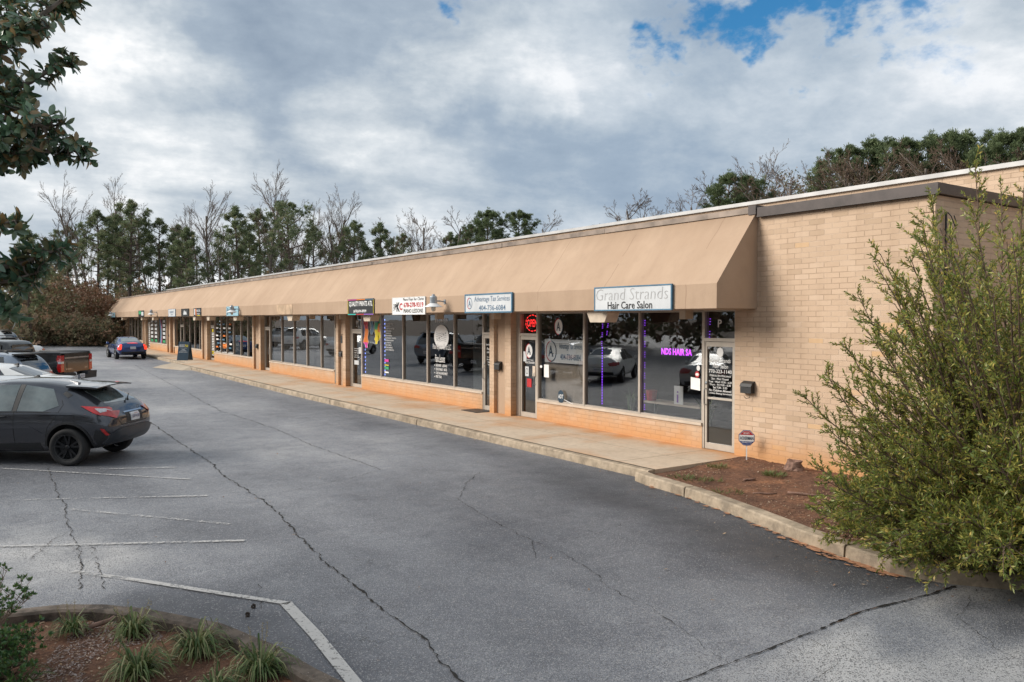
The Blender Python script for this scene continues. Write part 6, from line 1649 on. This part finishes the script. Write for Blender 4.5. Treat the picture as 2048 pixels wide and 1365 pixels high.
for a in (
    ('bareB', 168, 408, 92, 'tall thin bare tree, leftmost of the far treeline'), ('pineA', 196, 424, 84, 'sparse pine next to the leftmost bare trees'), ('bareA', 215, 396, 88, 'bare tree rising behind the sparse pine at the left'),
    ('pineD', 262, 405, 84, 'dense tall pine directly above the far left end of the awning'), ('bareB', 300, 452, 96, 'bare tree just right of the dense tall pine'), ('pineA', 322, 440, 86, 'open pine with bare lower trunk right of the dense tall pine'),
    ('pineC', 378, 460, 82, 'small slim pine between two bare trees above the awning end'), ('bareA', 412, 415, 88, 'tall upright bare tree right of the small slim pine'), ('pineC', 478, 420, 84, 'pointed full pine left of the wide twin bare trees'),
    ('pineA', 500, 470, 95, 'pine half hidden behind the pointed full pine'), ('bareA', 540, 388, 86, 'broad bare tree with the finest twigs near the spreading pine'), ('bareB', 590, 392, 90, 'bare tree rising behind the spreading flat pine'),
    ('pineB', 578, 418, 84, 'spreading flat topped pine with long side limbs'), ('bareB', 652, 418, 92, 'thin bare tree right of the spreading flat pine'), ('bareA', 672, 436, 90, 'second thin bare tree right of the spreading flat pine'),
    ('pineA', 709, 445, 88, 'narrow pine, left one of the pair above the mid awning'), ('pineC', 765, 452, 88, 'narrow pine, right one of the pair above the mid awning'), ('bareC', 775, 458, 96, 'bare twiggy crown behind the right narrow pine'),
    ('bareC', 850, 440, 92, 'left of two wide bare trees above the mid awning'), ('bareC', 882, 437, 94, 'right of two wide bare trees above the mid awning'), ('pineC', 905, 470, 96, 'low dark pine left of the round topped pines'),
    ('pineE', 975, 423, 90, 'round topped green pine above the middle of the roof'), ('pineF', 1036, 424, 90, 'right hand green pine of the two above the middle of the roof'), ('pineE', 940, 452, 96, 'lower left shoulder pine beside the round topped pine'),
    ('bareC', 1122, 437, 95, 'small bare crown peeping over the roof left of centre'), ('bareC', 1252, 408, 92, 'small bare crown over the awning, left of the isolated pair'), ('bareC', 1298, 396, 92, 'small bare crown over the awning, right of the isolated pair'),
    ('bareC', 1390, 378, 82, 'bare tree left of the rounded pine over the roof'), ('pineE', 1452, 350, 78, 'rounded pine over the awning cap end'), ('pineF', 1496, 356, 80, 'smaller pine right of the rounded pine over the cap end'),
    ('bareC', 1560, 336, 84, 'brown bare tree right of the two roof cap pines'), ('bareB', 1530, 360, 86, 'brown bare tree between the roof cap pines and the ridge of pines'), ('bareC', 1610, 338, 86, 'brown bare tree at the foot of the ridge of pines'),
    ('pineF', 1690, 296, 82, 'first tall pine of the ridge above the rear block'), ('pineE', 1735, 285, 84, 'second tall pine of the ridge above the rear block'), ('pineA', 1640, 330, 84, 'thin dark pine left of the ridge of pines'),
    ('pineF', 1800, 282, 80, 'third tall pine of the ridge above the rear block'), ('pineE', 1852, 276, 82, 'fourth tall pine of the ridge above the rear block'), ('pineF', 1900, 268, 80, 'fifth tall pine of the ridge above the rear block'), ('pineE', 1932, 274, 84, 'sixth tall pine of the ridge above the rear block'),
    ('pineE', 1990, 272, 74, 'green pine at the right edge, left one'), ('pineF', 2040, 264, 74, 'green pine cut by the right edge of the picture'),
    ('bareC', 1670, 340, 76, 'brown bare tree in front of the first ridge pine'), ('bareC', 1745, 330, 76, 'brown bare tree in front of the second ridge pine'), ('bareC', 1815, 335, 74, 'brown bare tree in front of the third ridge pine'), ('bareC', 1880, 322, 74, 'brown bare tree in front of the fifth ridge pine'),
    ('pineC', 60, 465, 70, 'small light pine behind the magnolia branches'), ('pineD', 30, 520, 80, 'bushy pine low behind the magnolia branches'), ('pineA', 240, 470, 98, 'pine deep in the wood behind the dense tall pine'), ('bareA', 340, 470, 98, 'bare tree deep in the wood behind the open pine'), ('pineA', 440, 500, 98, 'pine deep in the wood behind the pointed pine')):
    place_tree(*a, GL)
random.seed(91)
XT = {'bareA': 'slim bare tree in the thick of the far treeline', 'bareB': 'forked bare tree in the thick of the far treeline', 'pineA': 'thin pine in the thick of the far treeline', 'pineC': 'short pine in the thick of the far treeline'}
for px, ty in ((90, 500), (115, 480), (140, 455), (182, 440), (232, 430), (285, 440), (352, 455), (395, 450), (445, 440), (515, 425), (612, 440), (632, 455), (690, 462), (738, 470), (805, 470), (828, 462), (120, 520), (255, 480), (375, 500), (470, 480), (560, 470), (600, 480)):
    k = random.choice(['bareA', 'bareB', 'bareB', 'pineA', 'pineC', 'bareA']); place_tree(k, px + random.uniform(-6, 6), ty, random.uniform(94, 118), XT[k], GL)
for px, ty in ((1585, 352), (1640, 345), (1700, 330), (1760, 322), (1830, 318), (1930, 312), (1990, 305), (1475, 378), (1425, 392)): place_tree('bareC', px, ty, random.uniform(70, 78), 'brown bare crown among the trees behind the rear block', GL)

# woodland edge: undergrowth as one mass
def clump(mb, c, r, n, sz):
    for i in range(n):
        p = c + Vector((random.gauss(0, r * .45), random.gauss(0, r * .45), random.gauss(0, r * .38)))
        if p.z < gz(p.y): continue
        tuft(mb, p, rv(.4) + Vector((0, 0, .3)), sz * random.uniform(.6, 1.3), 5, sz * .33, spread=1.0)
random.seed(77)
ug = MB()
for i in range(760):
    px = random.uniform(-60, 1180); d = random.uniform(72, 104) if px > 40 else random.uniform(60, 95)
    b = at(px, HZ, d)
    if b.y < 76.5 + .35 * max(0, b.x - 3) or (b.x > 10 and b.y < 92): 
        if px > 60 or b.y < 66: continue
    top = (random.uniform(1.2, 5.2) if random.random() < .66 else random.uniform(5, 9.5))
    clump(ug, Vector((b.x, b.y, gz(b.y) + top * random.uniform(.35, .8))), 1.6, 46, .30)
for i in range(200):        # a front skirt down to the lot edge
    px = random.uniform(-40, 235); b = at(px, HZ, 0.0 + random.uniform(70, 78)); 
    if b.y < 76: b = b + Vector((0, 76 - b.y + random.random() * 3, 0))
    clump(ug, Vector((b.x, b.y, gz(b.y) + random.uniform(.3, 2.2))), 1.1, 34, .24)
o = link('undergrowth', ug, MT['brush'], recalc=False); tag(o, 'tangled brown and olive undergrowth along the far edge of the lot', 'undergrowth', kind='stuff')
random.seed(78)
ug = MB()
for i in range(60):
    b = at(random.uniform(150, 235), HZ, random.uniform(74, 82)); clump(ug, Vector((b.x, b.y, gz(b.y) + random.uniform(.6, 4.2))), 1.2, 26, .26)
for i in range(70):
    b = at(random.uniform(60, 200), HZ, random.uniform(76, 84)); clump(ug, Vector((b.x, b.y, gz(b.y) + random.uniform(2.5, 6))), 1.0, 22, .26)
o = link('dry_brush', ug, MT['brown'], recalc=False); tag(o, 'rusty brown dry leaved brush at the end of the lot', 'brush', kind='stuff')
random.seed(83); ug = MB()
for i in range(150):
    px = random.uniform(1520, 2060); dp = random.uniform(80, 92); b = at(px, HZ, dp); tz = CH + (HZ - (360 - (px - 1500) * .10)) * dp / F
    clump(ug, Vector((b.x, b.y, tz - random.uniform(.2, 5.5))), 1.5, 26, .22)
o = link('hillside_wood', ug, MT['brush'], recalc=False); tag(o, 'brown and olive winter wood rising behind the rear block', 'wood', kind='stuff')
# thin trunks through the undergrowth
random.seed(79); ug = MB()
for i in range(120):
    px = random.uniform(40, 900); b = at(px, HZ, random.uniform(80, 100)); h = random.uniform(4, 11); dx = random.uniform(-1, 1)
    ug.tube([(b.x, b.y, gz(b.y)), (b.x + dx * .4, b.y, h * .5), (b.x + dx, b.y + random.uniform(-1, 1), h)], [.07, .05, .015], 4, cap=False)
o = link('saplings', ug, MT['barkg'], recalc=False); tag(o, 'thin grey saplings standing through the far undergrowth', 'saplings', kind='stuff')
# wooded bank on the far side of the lot, seen mirrored in the shop windows
random.seed(80); ug = MB()
for i in range(420):
    x, y = random.uniform(-30, -21), random.uniform(-15, 75); clump(ug, Vector((x, y, random.uniform(.5, 13))), 2.4, 26, .55)
o = link('tree_belt', ug, MT['brush'], recalc=False); tag(o, 'dense belt of trees across the lot, mirrored in the shop windows', 'trees', kind='stuff')

# sign on a post at the lot end
b = at(170, HZ, 74); zb = gz(b.y)
r = empty('post_sign', (b.x, b.y, zb), 0, 'two narrow white panels on a thin post at the far edge of the lot', 'sign')
mb = MB(); mb.tube([(b.x, b.y, zb), (b.x, b.y, zb + 1.95)], .035, 6); link('post', mb, MT['galv'], r)
for dx in (-.17, .13):
    mb = MB(); c = Vector((b.x, b.y, 0)) + Vector((RT.x, RT.y, 0)) * dx
    mb.prism([(-.10, zb + 1.25), (.10, zb + 1.25), (.10, zb + 1.7), (-.10, zb + 1.7)], lambda u, v, w_, c=c: (c.x + RT.x * u, c.y - .06 + RT.y * u + w_, v), 0, .02); link('panel', mb, MT['enam'], r)

# ------------------------------------------------------------------ the big shrub by the corner
def leaf(mb, p, d, ln, wd, mi=0):
    s_ = d.cross(rv()).normalized() * wd; m_ = p + d * ln * .5
    mb.v.extend([tuple(p), tuple(m_ + s_), tuple(p + d * ln), tuple(m_ - s_)]); o_ = len(mb.v) - 4
    mb.f.append((o_, o_ + 1, o_ + 2, o_ + 3)); mb.m.append(mi)
random.seed(101)
st = MB(); lf = MB()
BC = Vector((9.45, 3.85, 0.1))
def twig(p, d, ln, nl, lsz, bend=.25):
    q = p.copy(); dd = d.normalized(); n = 4; pts = [q.copy()]
    for i in range(n):
        dd = (dd + Vector((0, 0, bend)) / n + rv(.10)).normalized(); q = q + dd * ln / n; pts.append(q.copy())
    st.tube(pts, [.006, .005, .004, .003, .002], 3, cap=False)
    for i in range(nl):
        f = .12 + .88 * (i + random.random()) / nl; j = min(3, int(f * 4)); c = pts[j].lerp(pts[j + 1], f * 4 - j); ax_ = (pts[j + 1] - pts[j]).normalized()
        leaf(lf, c, (ax_ * random.uniform(.6, 1.2) + rv(.75)).normalized(), lsz * random.uniform(.55, 1.1), lsz * random.uniform(.10, .15))
def stem(base, d0, d1, ln, r0, ntw, start=.2, lsz=.056, tl=.42, nl=30):
    n = 7; q = base.copy(); pts = [q.copy()]
    for i in range(n):
        f = i / (n - 1); dd = (d0 * (1 - f) + d1 * f + rv(.09)).normalized(); q = q + dd * ln / n; pts.append(q.copy())
    st.tube(pts, [r0 * (1 - .85 * i / n) + .002 for i in range(n + 1)], 5, cap=False)
    for i in range(ntw):
        f = start + (1 - start) * (i + random.random()) / ntw; j = min(n - 1, int(f * n)); c = pts[j].lerp(pts[j + 1], f * n - j); ax_ = (pts[j + 1] - pts[j]).normalized()
        s_ = ax_.cross(rv()).normalized()
        twig(c, ax_ * random.uniform(.5, 1.0) + s_ * random.uniform(.5, .9), tl * (1.25 - .7 * f) * random.uniform(.6, 1.25), int(nl * random.uniform(.7, 1.2)), lsz)
    return pts
for i in range(190):
    a = random.uniform(0, 2 * PI); el = random.uniform(.15, 1.35)
    base = BC + Vector((math.cos(a) * random.uniform(0, .45), math.sin(a) * random.uniform(0, .45), 0))
    out = Vector((math.cos(a), math.sin(a), 0))
    d0 = (out * math.cos(el) * .8 + Vector((0, 0, math.sin(el) + .35))).normalized(); d1 = (out * (math.cos(el) * .75 + .12) + Vector((0, 0, math.sin(el) + .1))).normalized()
    ln = 1.85 + 1.8 * math.sin(el) ** 2.2 + random.uniform(-.35, .3)
    stem(base, d0, d1, ln, .018, int(20 + ln * 3), .18, .064)
for i in range(260):                         # low skirt that reaches over the kerb
    a = random.uniform(0, 2 * PI); out = Vector((math.cos(a), math.sin(a), 0)); base = BC + Vector((-.36, -.02, 0)) + out * random.uniform(.1, .9) + Vector((0, 0, random.uniform(.0, .3)))
    d0 = (out + Vector((0, 0, random.uniform(.3, 1.2)))).normalized(); d1 = (out * .9 + Vector((0, 0, random.uniform(-.55, .55)))).normalized()
    stem(base, d0, d1, random.uniform(.8, 1.55), .010, 20, .15, .066, .36, 26)
for px, py, dp in ((1625, 795, 9.5), (1665, 750, 9.6), (1735, 600, 9.8), (1830, 465, 9.6), (1795, 580, 9.4), (1640, 940, 9.2), (1870, 420, 9.3), (1760, 690, 9.2), (1700, 700, 9.6), (1925, 350, 8.9), (2035, 370, 9.0), (1980, 440, 8.6), (1668, 870, 9.3), (2015, 400, 10), (1900, 500, 10)):
    tip = at(px, py, dp); v = tip - (BC + Vector((random.uniform(-.3, .1), random.uniform(-.2, .3), 0)))
    b0 = BC + Vector((-.2 + random.uniform(-.2, .2), random.uniform(-.1, .4), .1)); ln = (tip - b0).length * 1.04
    dv = (tip - b0).normalized(); stem(b0, (dv + Vector((0, 0, -.12)) + (dv.cross(Vector((0, 0, 1))) * random.uniform(-.1, .1))).normalized(), (dv + Vector((0, 0, .14))).normalized(), ln, .02, int(20 + ln * 9), .3, .055, .30, 30)
r = empty('wax_myrtle_shrub', BC, 0, 'large loose evergreen shrub spilling over the kerb in front of the brick corner', 'shrub')
link('stems', st, MT['twig'], r, recalc=False); link('foliage', lf, MT['myrt'], r, recalc=False)

# azalea at the lower left
random.seed(5); st = MB(); lf = MB(); AC = Vector((0.02, 6.85, .05))
def rosette(mb, p, d, ln, n, wd):
    for k in range(n): leaf(mb, p, (d * .7 + rv(.9)).normalized(), ln * random.uniform(.7, 1.15), wd)
def azstem(b, tip, k=7):
    n = 5; pts = [b.lerp(tip, i / n) + Vector((0, 0, .05 * math.sin(i / n * PI))) + rv(.015) for i in range(n + 1)]
    st.tube(pts, [.008, .007, .006, .004, .003, .002], 4, cap=False)
    for i in range(k):
        f = .35 + .65 * (i + random.random()) / k; j = min(n - 1, int(f * n)); c = pts[j].lerp(pts[j + 1], f * n - j); d = (rv(.7) + Vector((0, 0, .8))).normalized(); e = c + d * random.uniform(.04, .14)
        st.tube([c, e], [.003, .002], 3, cap=False); rosette(lf, e, d, .042, 9, .0085)
    rosette(lf, pts[-1], Vector((0, 0, 1)), .045, 9, .009)
for i in range(120):
    a = random.uniform(0, 2 * PI); q = random.random() ** .6 * .48; azstem(AC + Vector((math.cos(a) * .08, math.sin(a) * .08, 0)), AC + Vector((math.cos(a) * q - .05, math.sin(a) * q * 1.25, random.uniform(.08, .42) * (1.15 - q))))
for px, py in ((12, 1140), (28, 1175), (60, 1165), (50, 1195), (5, 1180), (35, 1215), (14, 1240), (60, 1195)): azstem(AC + Vector((-.05, .1, .1)), at(px, py, 6.9), 9)
r = empty('azalea_shrub', AC, 0, 'small leafy green azalea at the lower left corner of the island', 'shrub')
link('stems', st, MT['twig'], r, recalc=False); link('foliage', lf, MT['azal'], r, recalc=False)

# striped grass tufts
def liriope(c, rad, n, label, stalks):
    mb = MB(); random.seed(int(c.x * 1000))
    for i in range(n):
        a = random.uniform(0, 2 * PI); q = rad * random.uniform(.0, .35); b = c + Vector((math.cos(a) * q, math.sin(a) * q, 0)); a2 = a + random.uniform(-.7, .7)
        out = Vector((math.cos(a2), math.sin(a2), 0)); L_ = rad * random.choice((.5, .8, 1.0, 1.3)) * random.uniform(.7, 1.1); hh = L_ * random.uniform(.05, .95); s_ = Vector((-out.y, out.x, 0)) * .0048
        P_ = [b + out * (L_ * f) + Vector((0, 0, hh * (4 * f * (1 - f) * .8 + .12 * f) * 1.0)) for f in (0, .22, .48, .75, 1)]
        vs = []
        for k, p in enumerate(P_): w_ = [1, 1.3, 1.2, .8, .1][k]; vs += [p - s_ * w_, p + s_ * w_]
        mb.add(vs, [(2 * k, 2 * k + 1, 2 * k + 3, 2 * k + 2) for k in range(4)])
    r = empty('grass_tuft', c, 0, label, 'grass tuft', 'striped grass tufts in the island bed')
    link('blades', mb, MT['liri'], r, recalc=False)
    for i in range(stalks):
        mb = MB(); a = random.uniform(0, 2 * PI); b = c + Vector((math.cos(a) * rad * .3, math.sin(a) * rad * .3, 0)); t_ = b + Vector((math.cos(a) * rad * .45, math.sin(a) * rad * .45, rad * random.uniform(1.0, 1.5)))
        mb.tube([b, b.lerp(t_, .6) + Vector((0, 0, .02)), t_], [.002, .002, .0012], 3, cap=False)
        for k in range(14): p = b.lerp(t_, .5 + .5 * k / 14) + Vector((0, 0, .01)); tuft(mb, p, rv(), .012, 3, .003)
        link('seed_stalk', mb, MT['stalk'], r, recalc=False)
def gpt(px, py): 
    d = ray(px, py); t_ = (.07 - CH) / d.z; return CAM + d * t_
for px, py, rd, n, st_, lab in ((145, 1262, .15, 130, 4, 'smallest striped grass tuft, left one near the curved kerb'), (265, 1268, .20, 190, 7, 'striped grass tuft with upright seed stalks close to the kerb, right of the smallest'), (393, 1305, .22, 250, 6, 'full striped grass tuft in the middle of the island bed'),
                           (275, 1345, .22, 230, 6, 'striped grass tuft low in the picture, left of the middle one'), (520, 1345, .23, 250, 6, 'striped grass tuft at the right by the bending kerb'), (430, 1385, .16, 160, 2, 'striped grass tuft cut by the bottom edge'),
                           (30, 1400, .2, 120, 0, 'striped grass tuft under the azalea')): liriope(gpt(px, py), rd, n, lab, st_)
# weeds in the brick-side bed
def weed(c, rad, n, label):
    mb = MB(); random.seed(int(c.y * 999))
    for i in range(n):
        a = random.uniform(0, 2 * PI); p = c + Vector((math.cos(a), math.sin(a), 0)) * rad * random.random() ** .6
        leaf(mb, p, (Vector((math.cos(a) * .7, math.sin(a) * .7, random.uniform(.3, 1.2)))).normalized(), random.uniform(.04, .12), .005)
    tag(link('weed_tuft', mb, MT['weed'], origin=c, recalc=False), label, 'weed', 'weeds in the brick side bed')
def bpt(px, py): 
    d = ray(px, py); t_ = (.10 - CH) / d.z; p = CAM + d * t_; p.z = bed_z(p.x, p.y); return p
for px, py, rd, n, lab in ((1548, 955, .17, 240, 'green weed tuft beside the rotten stump'), (1435, 938, .16, 120, 'thin weeds by the end of the walkway'), (1365, 955, .2, 90, 'low weeds just inside the kerb start'), (1395, 960, .2, 90, 'green weeds along the kerb'), (1432, 962, .1, 40, 'tiny weed tuft in the middle of the bed'), (1470, 985, .1, 40, 'small weed tuft near the sticks'), (1440, 985, .09, 40, 'bluish weed tuft on the kerb edge')): weed(bpt(px, py), rd, n, lab)
# stump, sticks, cones
c = bpt(1588, 948); random.seed(4); mb = MB(); n = 14
pr_ = [(.17, 0), (.14, .05), (.125, .10), (.12, .15)]
for r_, z in pr_:
    for k in range(n): a = 2 * PI * k / n; q = r_ * (1 + .3 * nz(math.cos(a) * 2, math.sin(a) * 2, 1.5, z * 3)); mb.v.append((c.x + q * math.cos(a), c.y + q * math.sin(a), c.z + z + (.05 * nz(a, 3, 2) if z > .12 else 0)))
for i in range(3):
    for k in range(n): mb.f.append((i * n + k, i * n + (k + 1) % n, (i + 1) * n + (k + 1) % n, (i + 1) * n + k)); mb.m.append(0)
mb.v.append((c.x, c.y, c.z + .09)); mb.f += [(3 * n + k, 3 * n + (k + 1) % n, 4 * n) for k in range(n)]; mb.m += [0] * n
tag(link('tree_stump', mb, MT['wood'], origin=c), 'rotten reddish brown stump beside the brick wall', 'stump')
def stick(px, py, L_, a, r_, lab, f=bpt):
    c = f(px, py); mb = MB(); d = Vector((math.cos(a), math.sin(a), 0)); n_ = Vector((-d.y, d.x, 0))
    mb.tube([c + d * (L_ * (q - .5)) + n_ * .02 * math.sin(q * 7) + Vector((0, 0, r_ * .9 + .01 * q)) for q in (0, .25, .5, .75, 1)], [r_, r_ * .95, r_, r_ * .8, r_ * .55], 6)
    tag(link('stick', mb, MT['wood'], origin=c, smooth=True), lab, 'stick')
stick(1610, 990, .5, -1.15, .02, 'dark stick lying right of the stump near the shrub'); stick(1530, 985, .35, -.8, .014, 'short stick in front of the weed tuft'); stick(1500, 962, .22, -.3, .02, 'small dark chunk of branch in the middle of the bed')
stick(203, 1252, .27, .55, .022, 'smooth grey branch beside the smallest striped grass tuft', gpt)
for px, py, lab in ((507, 1217, 'pine cone nearer the white line on the asphalt'), (495, 1234, 'pine cone nearer the kerb on the asphalt')):
    d = ray(px, py); p = CAM + d * ((.0 - CH) / d.z); mb = MB(); random.seed(px)
    for k in range(50): q = rv(.018); tuft(mb, p + Vector((0, 0, .02)) + q * .4, q.normalized(), .016, 3, .005, spread=.5)
    tag(link('pine_cone', mb, MT['bark'], origin=p, recalc=False), lab, 'pine cone', 'pine cones on the asphalt')

# ------------------------------------------------------------------ magnolia reaching in from the left
random.seed(21); wd = MB(); lf = MB()
def mleaf(p, d, nrm, ln):
    s_ = d.cross(nrm).normalized(); up = s_.cross(d).normalized(); w_ = ln * .22; c1 = random.uniform(.05, .2) * ln
    rows = [(0, .12), (.3, .9), (.62, 1.0), (.87, .55), (1.0, .03)]; o = len(lf.v)
    for f, q in rows:
        m_ = p + d * (ln * f) - up * (c1 * f * f); e = up * (w_ * q * .35)
        lf.v.extend([tuple(m_ - s_ * w_ * q + e), tuple(m_), tuple(m_ + s_ * w_ * q + e)])
    for i in range(4):
        a = o + i * 3; lf.f += [(a, a + 1, a + 4, a + 3), (a + 1, a + 2, a + 5, a + 4)]; lf.m += [0, 0]
def whorl(p, d, n=9, ln=.155):
    for k in range(n):
        a = k * 2.4 + random.random(); r_ = d.cross(Vector((.3, .2, 1))).normalized(); u_ = r_.cross(d).normalized()
        o_ = r_ * math.cos(a) + u_ * math.sin(a); dd = (d * random.uniform(.1, .9) + o_ * random.uniform(.6, 1.0) + Vector((0, 0, -.1))).normalized()
        mleaf(p - d * random.uniform(0, .10), dd, (d + rv(.3)).normalized(), ln * random.uniform(.65, 1.1))
TB_ = Vector((-2.6, 7.2, .05)); TD = 9.6
def mb_branch(pts, r0, r1, spread, n):
    P_ = [at(x, y, TD + dz) for x, y, dz in pts]
    wd.tube(P_, [r0 + (r1 - r0) * i / (len(P_) - 1) for i in range(len(P_))], 7, cap=False)
    tot = sum((b - a).length for a, b in zip(P_, P_[1:]))
    for k in range(n):
        f = (k + random.random()) / n * tot; i = 0
        while i < len(P_) - 2 and f > (P_[i + 1] - P_[i]).length: f -= (P_[i + 1] - P_[i]).length; i += 1
        seg = P_[i + 1] - P_[i]; c = P_[i] + seg * min(1, f / seg.length); ax_ = seg.normalized()
        q = (rv(1) + ax_ * .5 + Vector((0, 0, .25))).normalized(); e = c + q * spread * random.uniform(.25, 1.0)
        wd.tube([c, c.lerp(e, .5) + rv(.02), e], [.014, .01, .006], 4, cap=False); whorl(e, (q + ax_ * .4).normalized(), random.randint(7, 11))
    whorl(P_[-1], (P_[-1] - P_[-2]).normalized(), 10)
# hub points outside the frame, joined to the trunk
mb_branch([(-160, 260, 0), (-60, 130, 0), (40, 62, 0), (95, 22, 0), (135, -8, .1)], .05, .02, 0.291, 38)
mb_branch([(-30, 110, 0), (20, 70, -.2), (60, 60, -.3), (100, 55, -.3)], .03, .012, 0.246, 28)
mb_branch([(40, 62, 0), (110, 20, .2), (160, 2, .3)], .025, .01, 0.224, 21)
mb_branch([(-60, 130, 0), (-10, 60, .1), (20, 20, .2), (35, -20, .3)], .03, .015, 0.314, 35)
mb_branch([(-140, 300, .2), (-30, 200, .1), (60, 165, 0), (110, 135, 0), (150, 128, 0)], .045, .01, 0.224, 45)
mb_branch([(-160, 330, 0), (-40, 230, 0), (30, 200, 0), (60, 230, 0)], .045, .012, 0.381, 70)
mb_branch([(-160, 360, 0), (-60, 280, -.2), (20, 265, -.2), (80, 250, -.2), (112, 262, -.2)], .045, .012, 0.302, 70)
mb_branch([(-150, 380, 0), (-40, 310, .1), (60, 305, .1), (130, 300, .1), (172, 300, .1)], .045, .010, 0.235, 77)
mb_branch([(-60, 340, .2), (0, 325, .2), (55, 322, .2)], .03, .012, 0.224, 31)
mb_branch([(-120, 200, .3), (-40, 160, .3), (10, 150, .3)], .04, .015, 0.336, 38)
mb_branch([(-150, 520, -1), (-40, 470, -1), (10, 448, -1), (38, 440, -1)], .035, .01, 0.179, 21)
mb_branch([(-170, 560, -1), (-40, 540, -1), (40, 530, -1), (100, 505, -1), (122, 498, -1)], .04, .01, 0.202, 59)
mb_branch([(-170, 580, -1), (-40, 570, -1), (30, 560, -1), (75, 545, -1)], .04, .01, 0.202, 45)
mb_branch([(-150, 640, -1), (-40, 610, -1), (0, 600, -1), (15, 630, -1)], .035, .01, 0.19, 28)
hubs = [at(-160, 260, TD), at(-140, 300, TD + .2), at(-160, 330, TD), at(-160, 360, TD), at(-150, 380, TD), at(-120, 200, TD + .3), at(-150, 520, TD - 1), at(-170, 560, TD - 1), at(-150, 640, TD - 1), at(-170, 580, TD - 1)]
ax_ = lambda z: TB_ + Vector((.12 * z * .3, .10 * z * .3, z))
wd.tube([ax_(z) for z in (0, .6, 1.5, 2.6, 3.8, 5, 6.4, 8)], [.24, .19, .17, .15, .13, .11, .08, .04], 12)
for hb in hubs:
    z = max(1.2, hb.z - (Vector((hb.x, hb.y, 0)) - Vector((TB_.x, TB_.y, 0))).length * .35); wd.tube([ax_(z), ax_(z).lerp(hb, .5) + Vector((0, 0, .1)), hb], [.08, .065, .05], 7, cap=False)
for k in range(170):                      # the rest of the crown, out of frame to the left
    a = random.uniform(0, 2 * PI); z = random.uniform(1.8, 8.4); rr = 1.9 * math.sin(min(1, (8.8 - z) / 5) * PI / 2) * random.uniform(.35, 1)
    e = ax_(z) + Vector((math.cos(a) * rr, math.sin(a) * rr, .3))
    ex, ey = (e - CAM).dot(RT) / max(.1, (e - CAM).dot(FW)), 0
    if (e - CAM).dot(FW) > .5 and ex > -.66: continue
    wd.tube([ax_(z - .3), e], [.03, .01], 4, cap=False); whorl(e, (e - ax_(z)).normalized(), 9, .2)
r = empty('magnolia_tree', TB_, 0, 'magnolia with big glossy leaves whose branches reach in at the upper left', 'tree')
link('trunk', wd, MT['barkg'], r, recalc=False, smooth=True); link('crown', lf, MT['magn'], r, recalc=False, smooth=True)
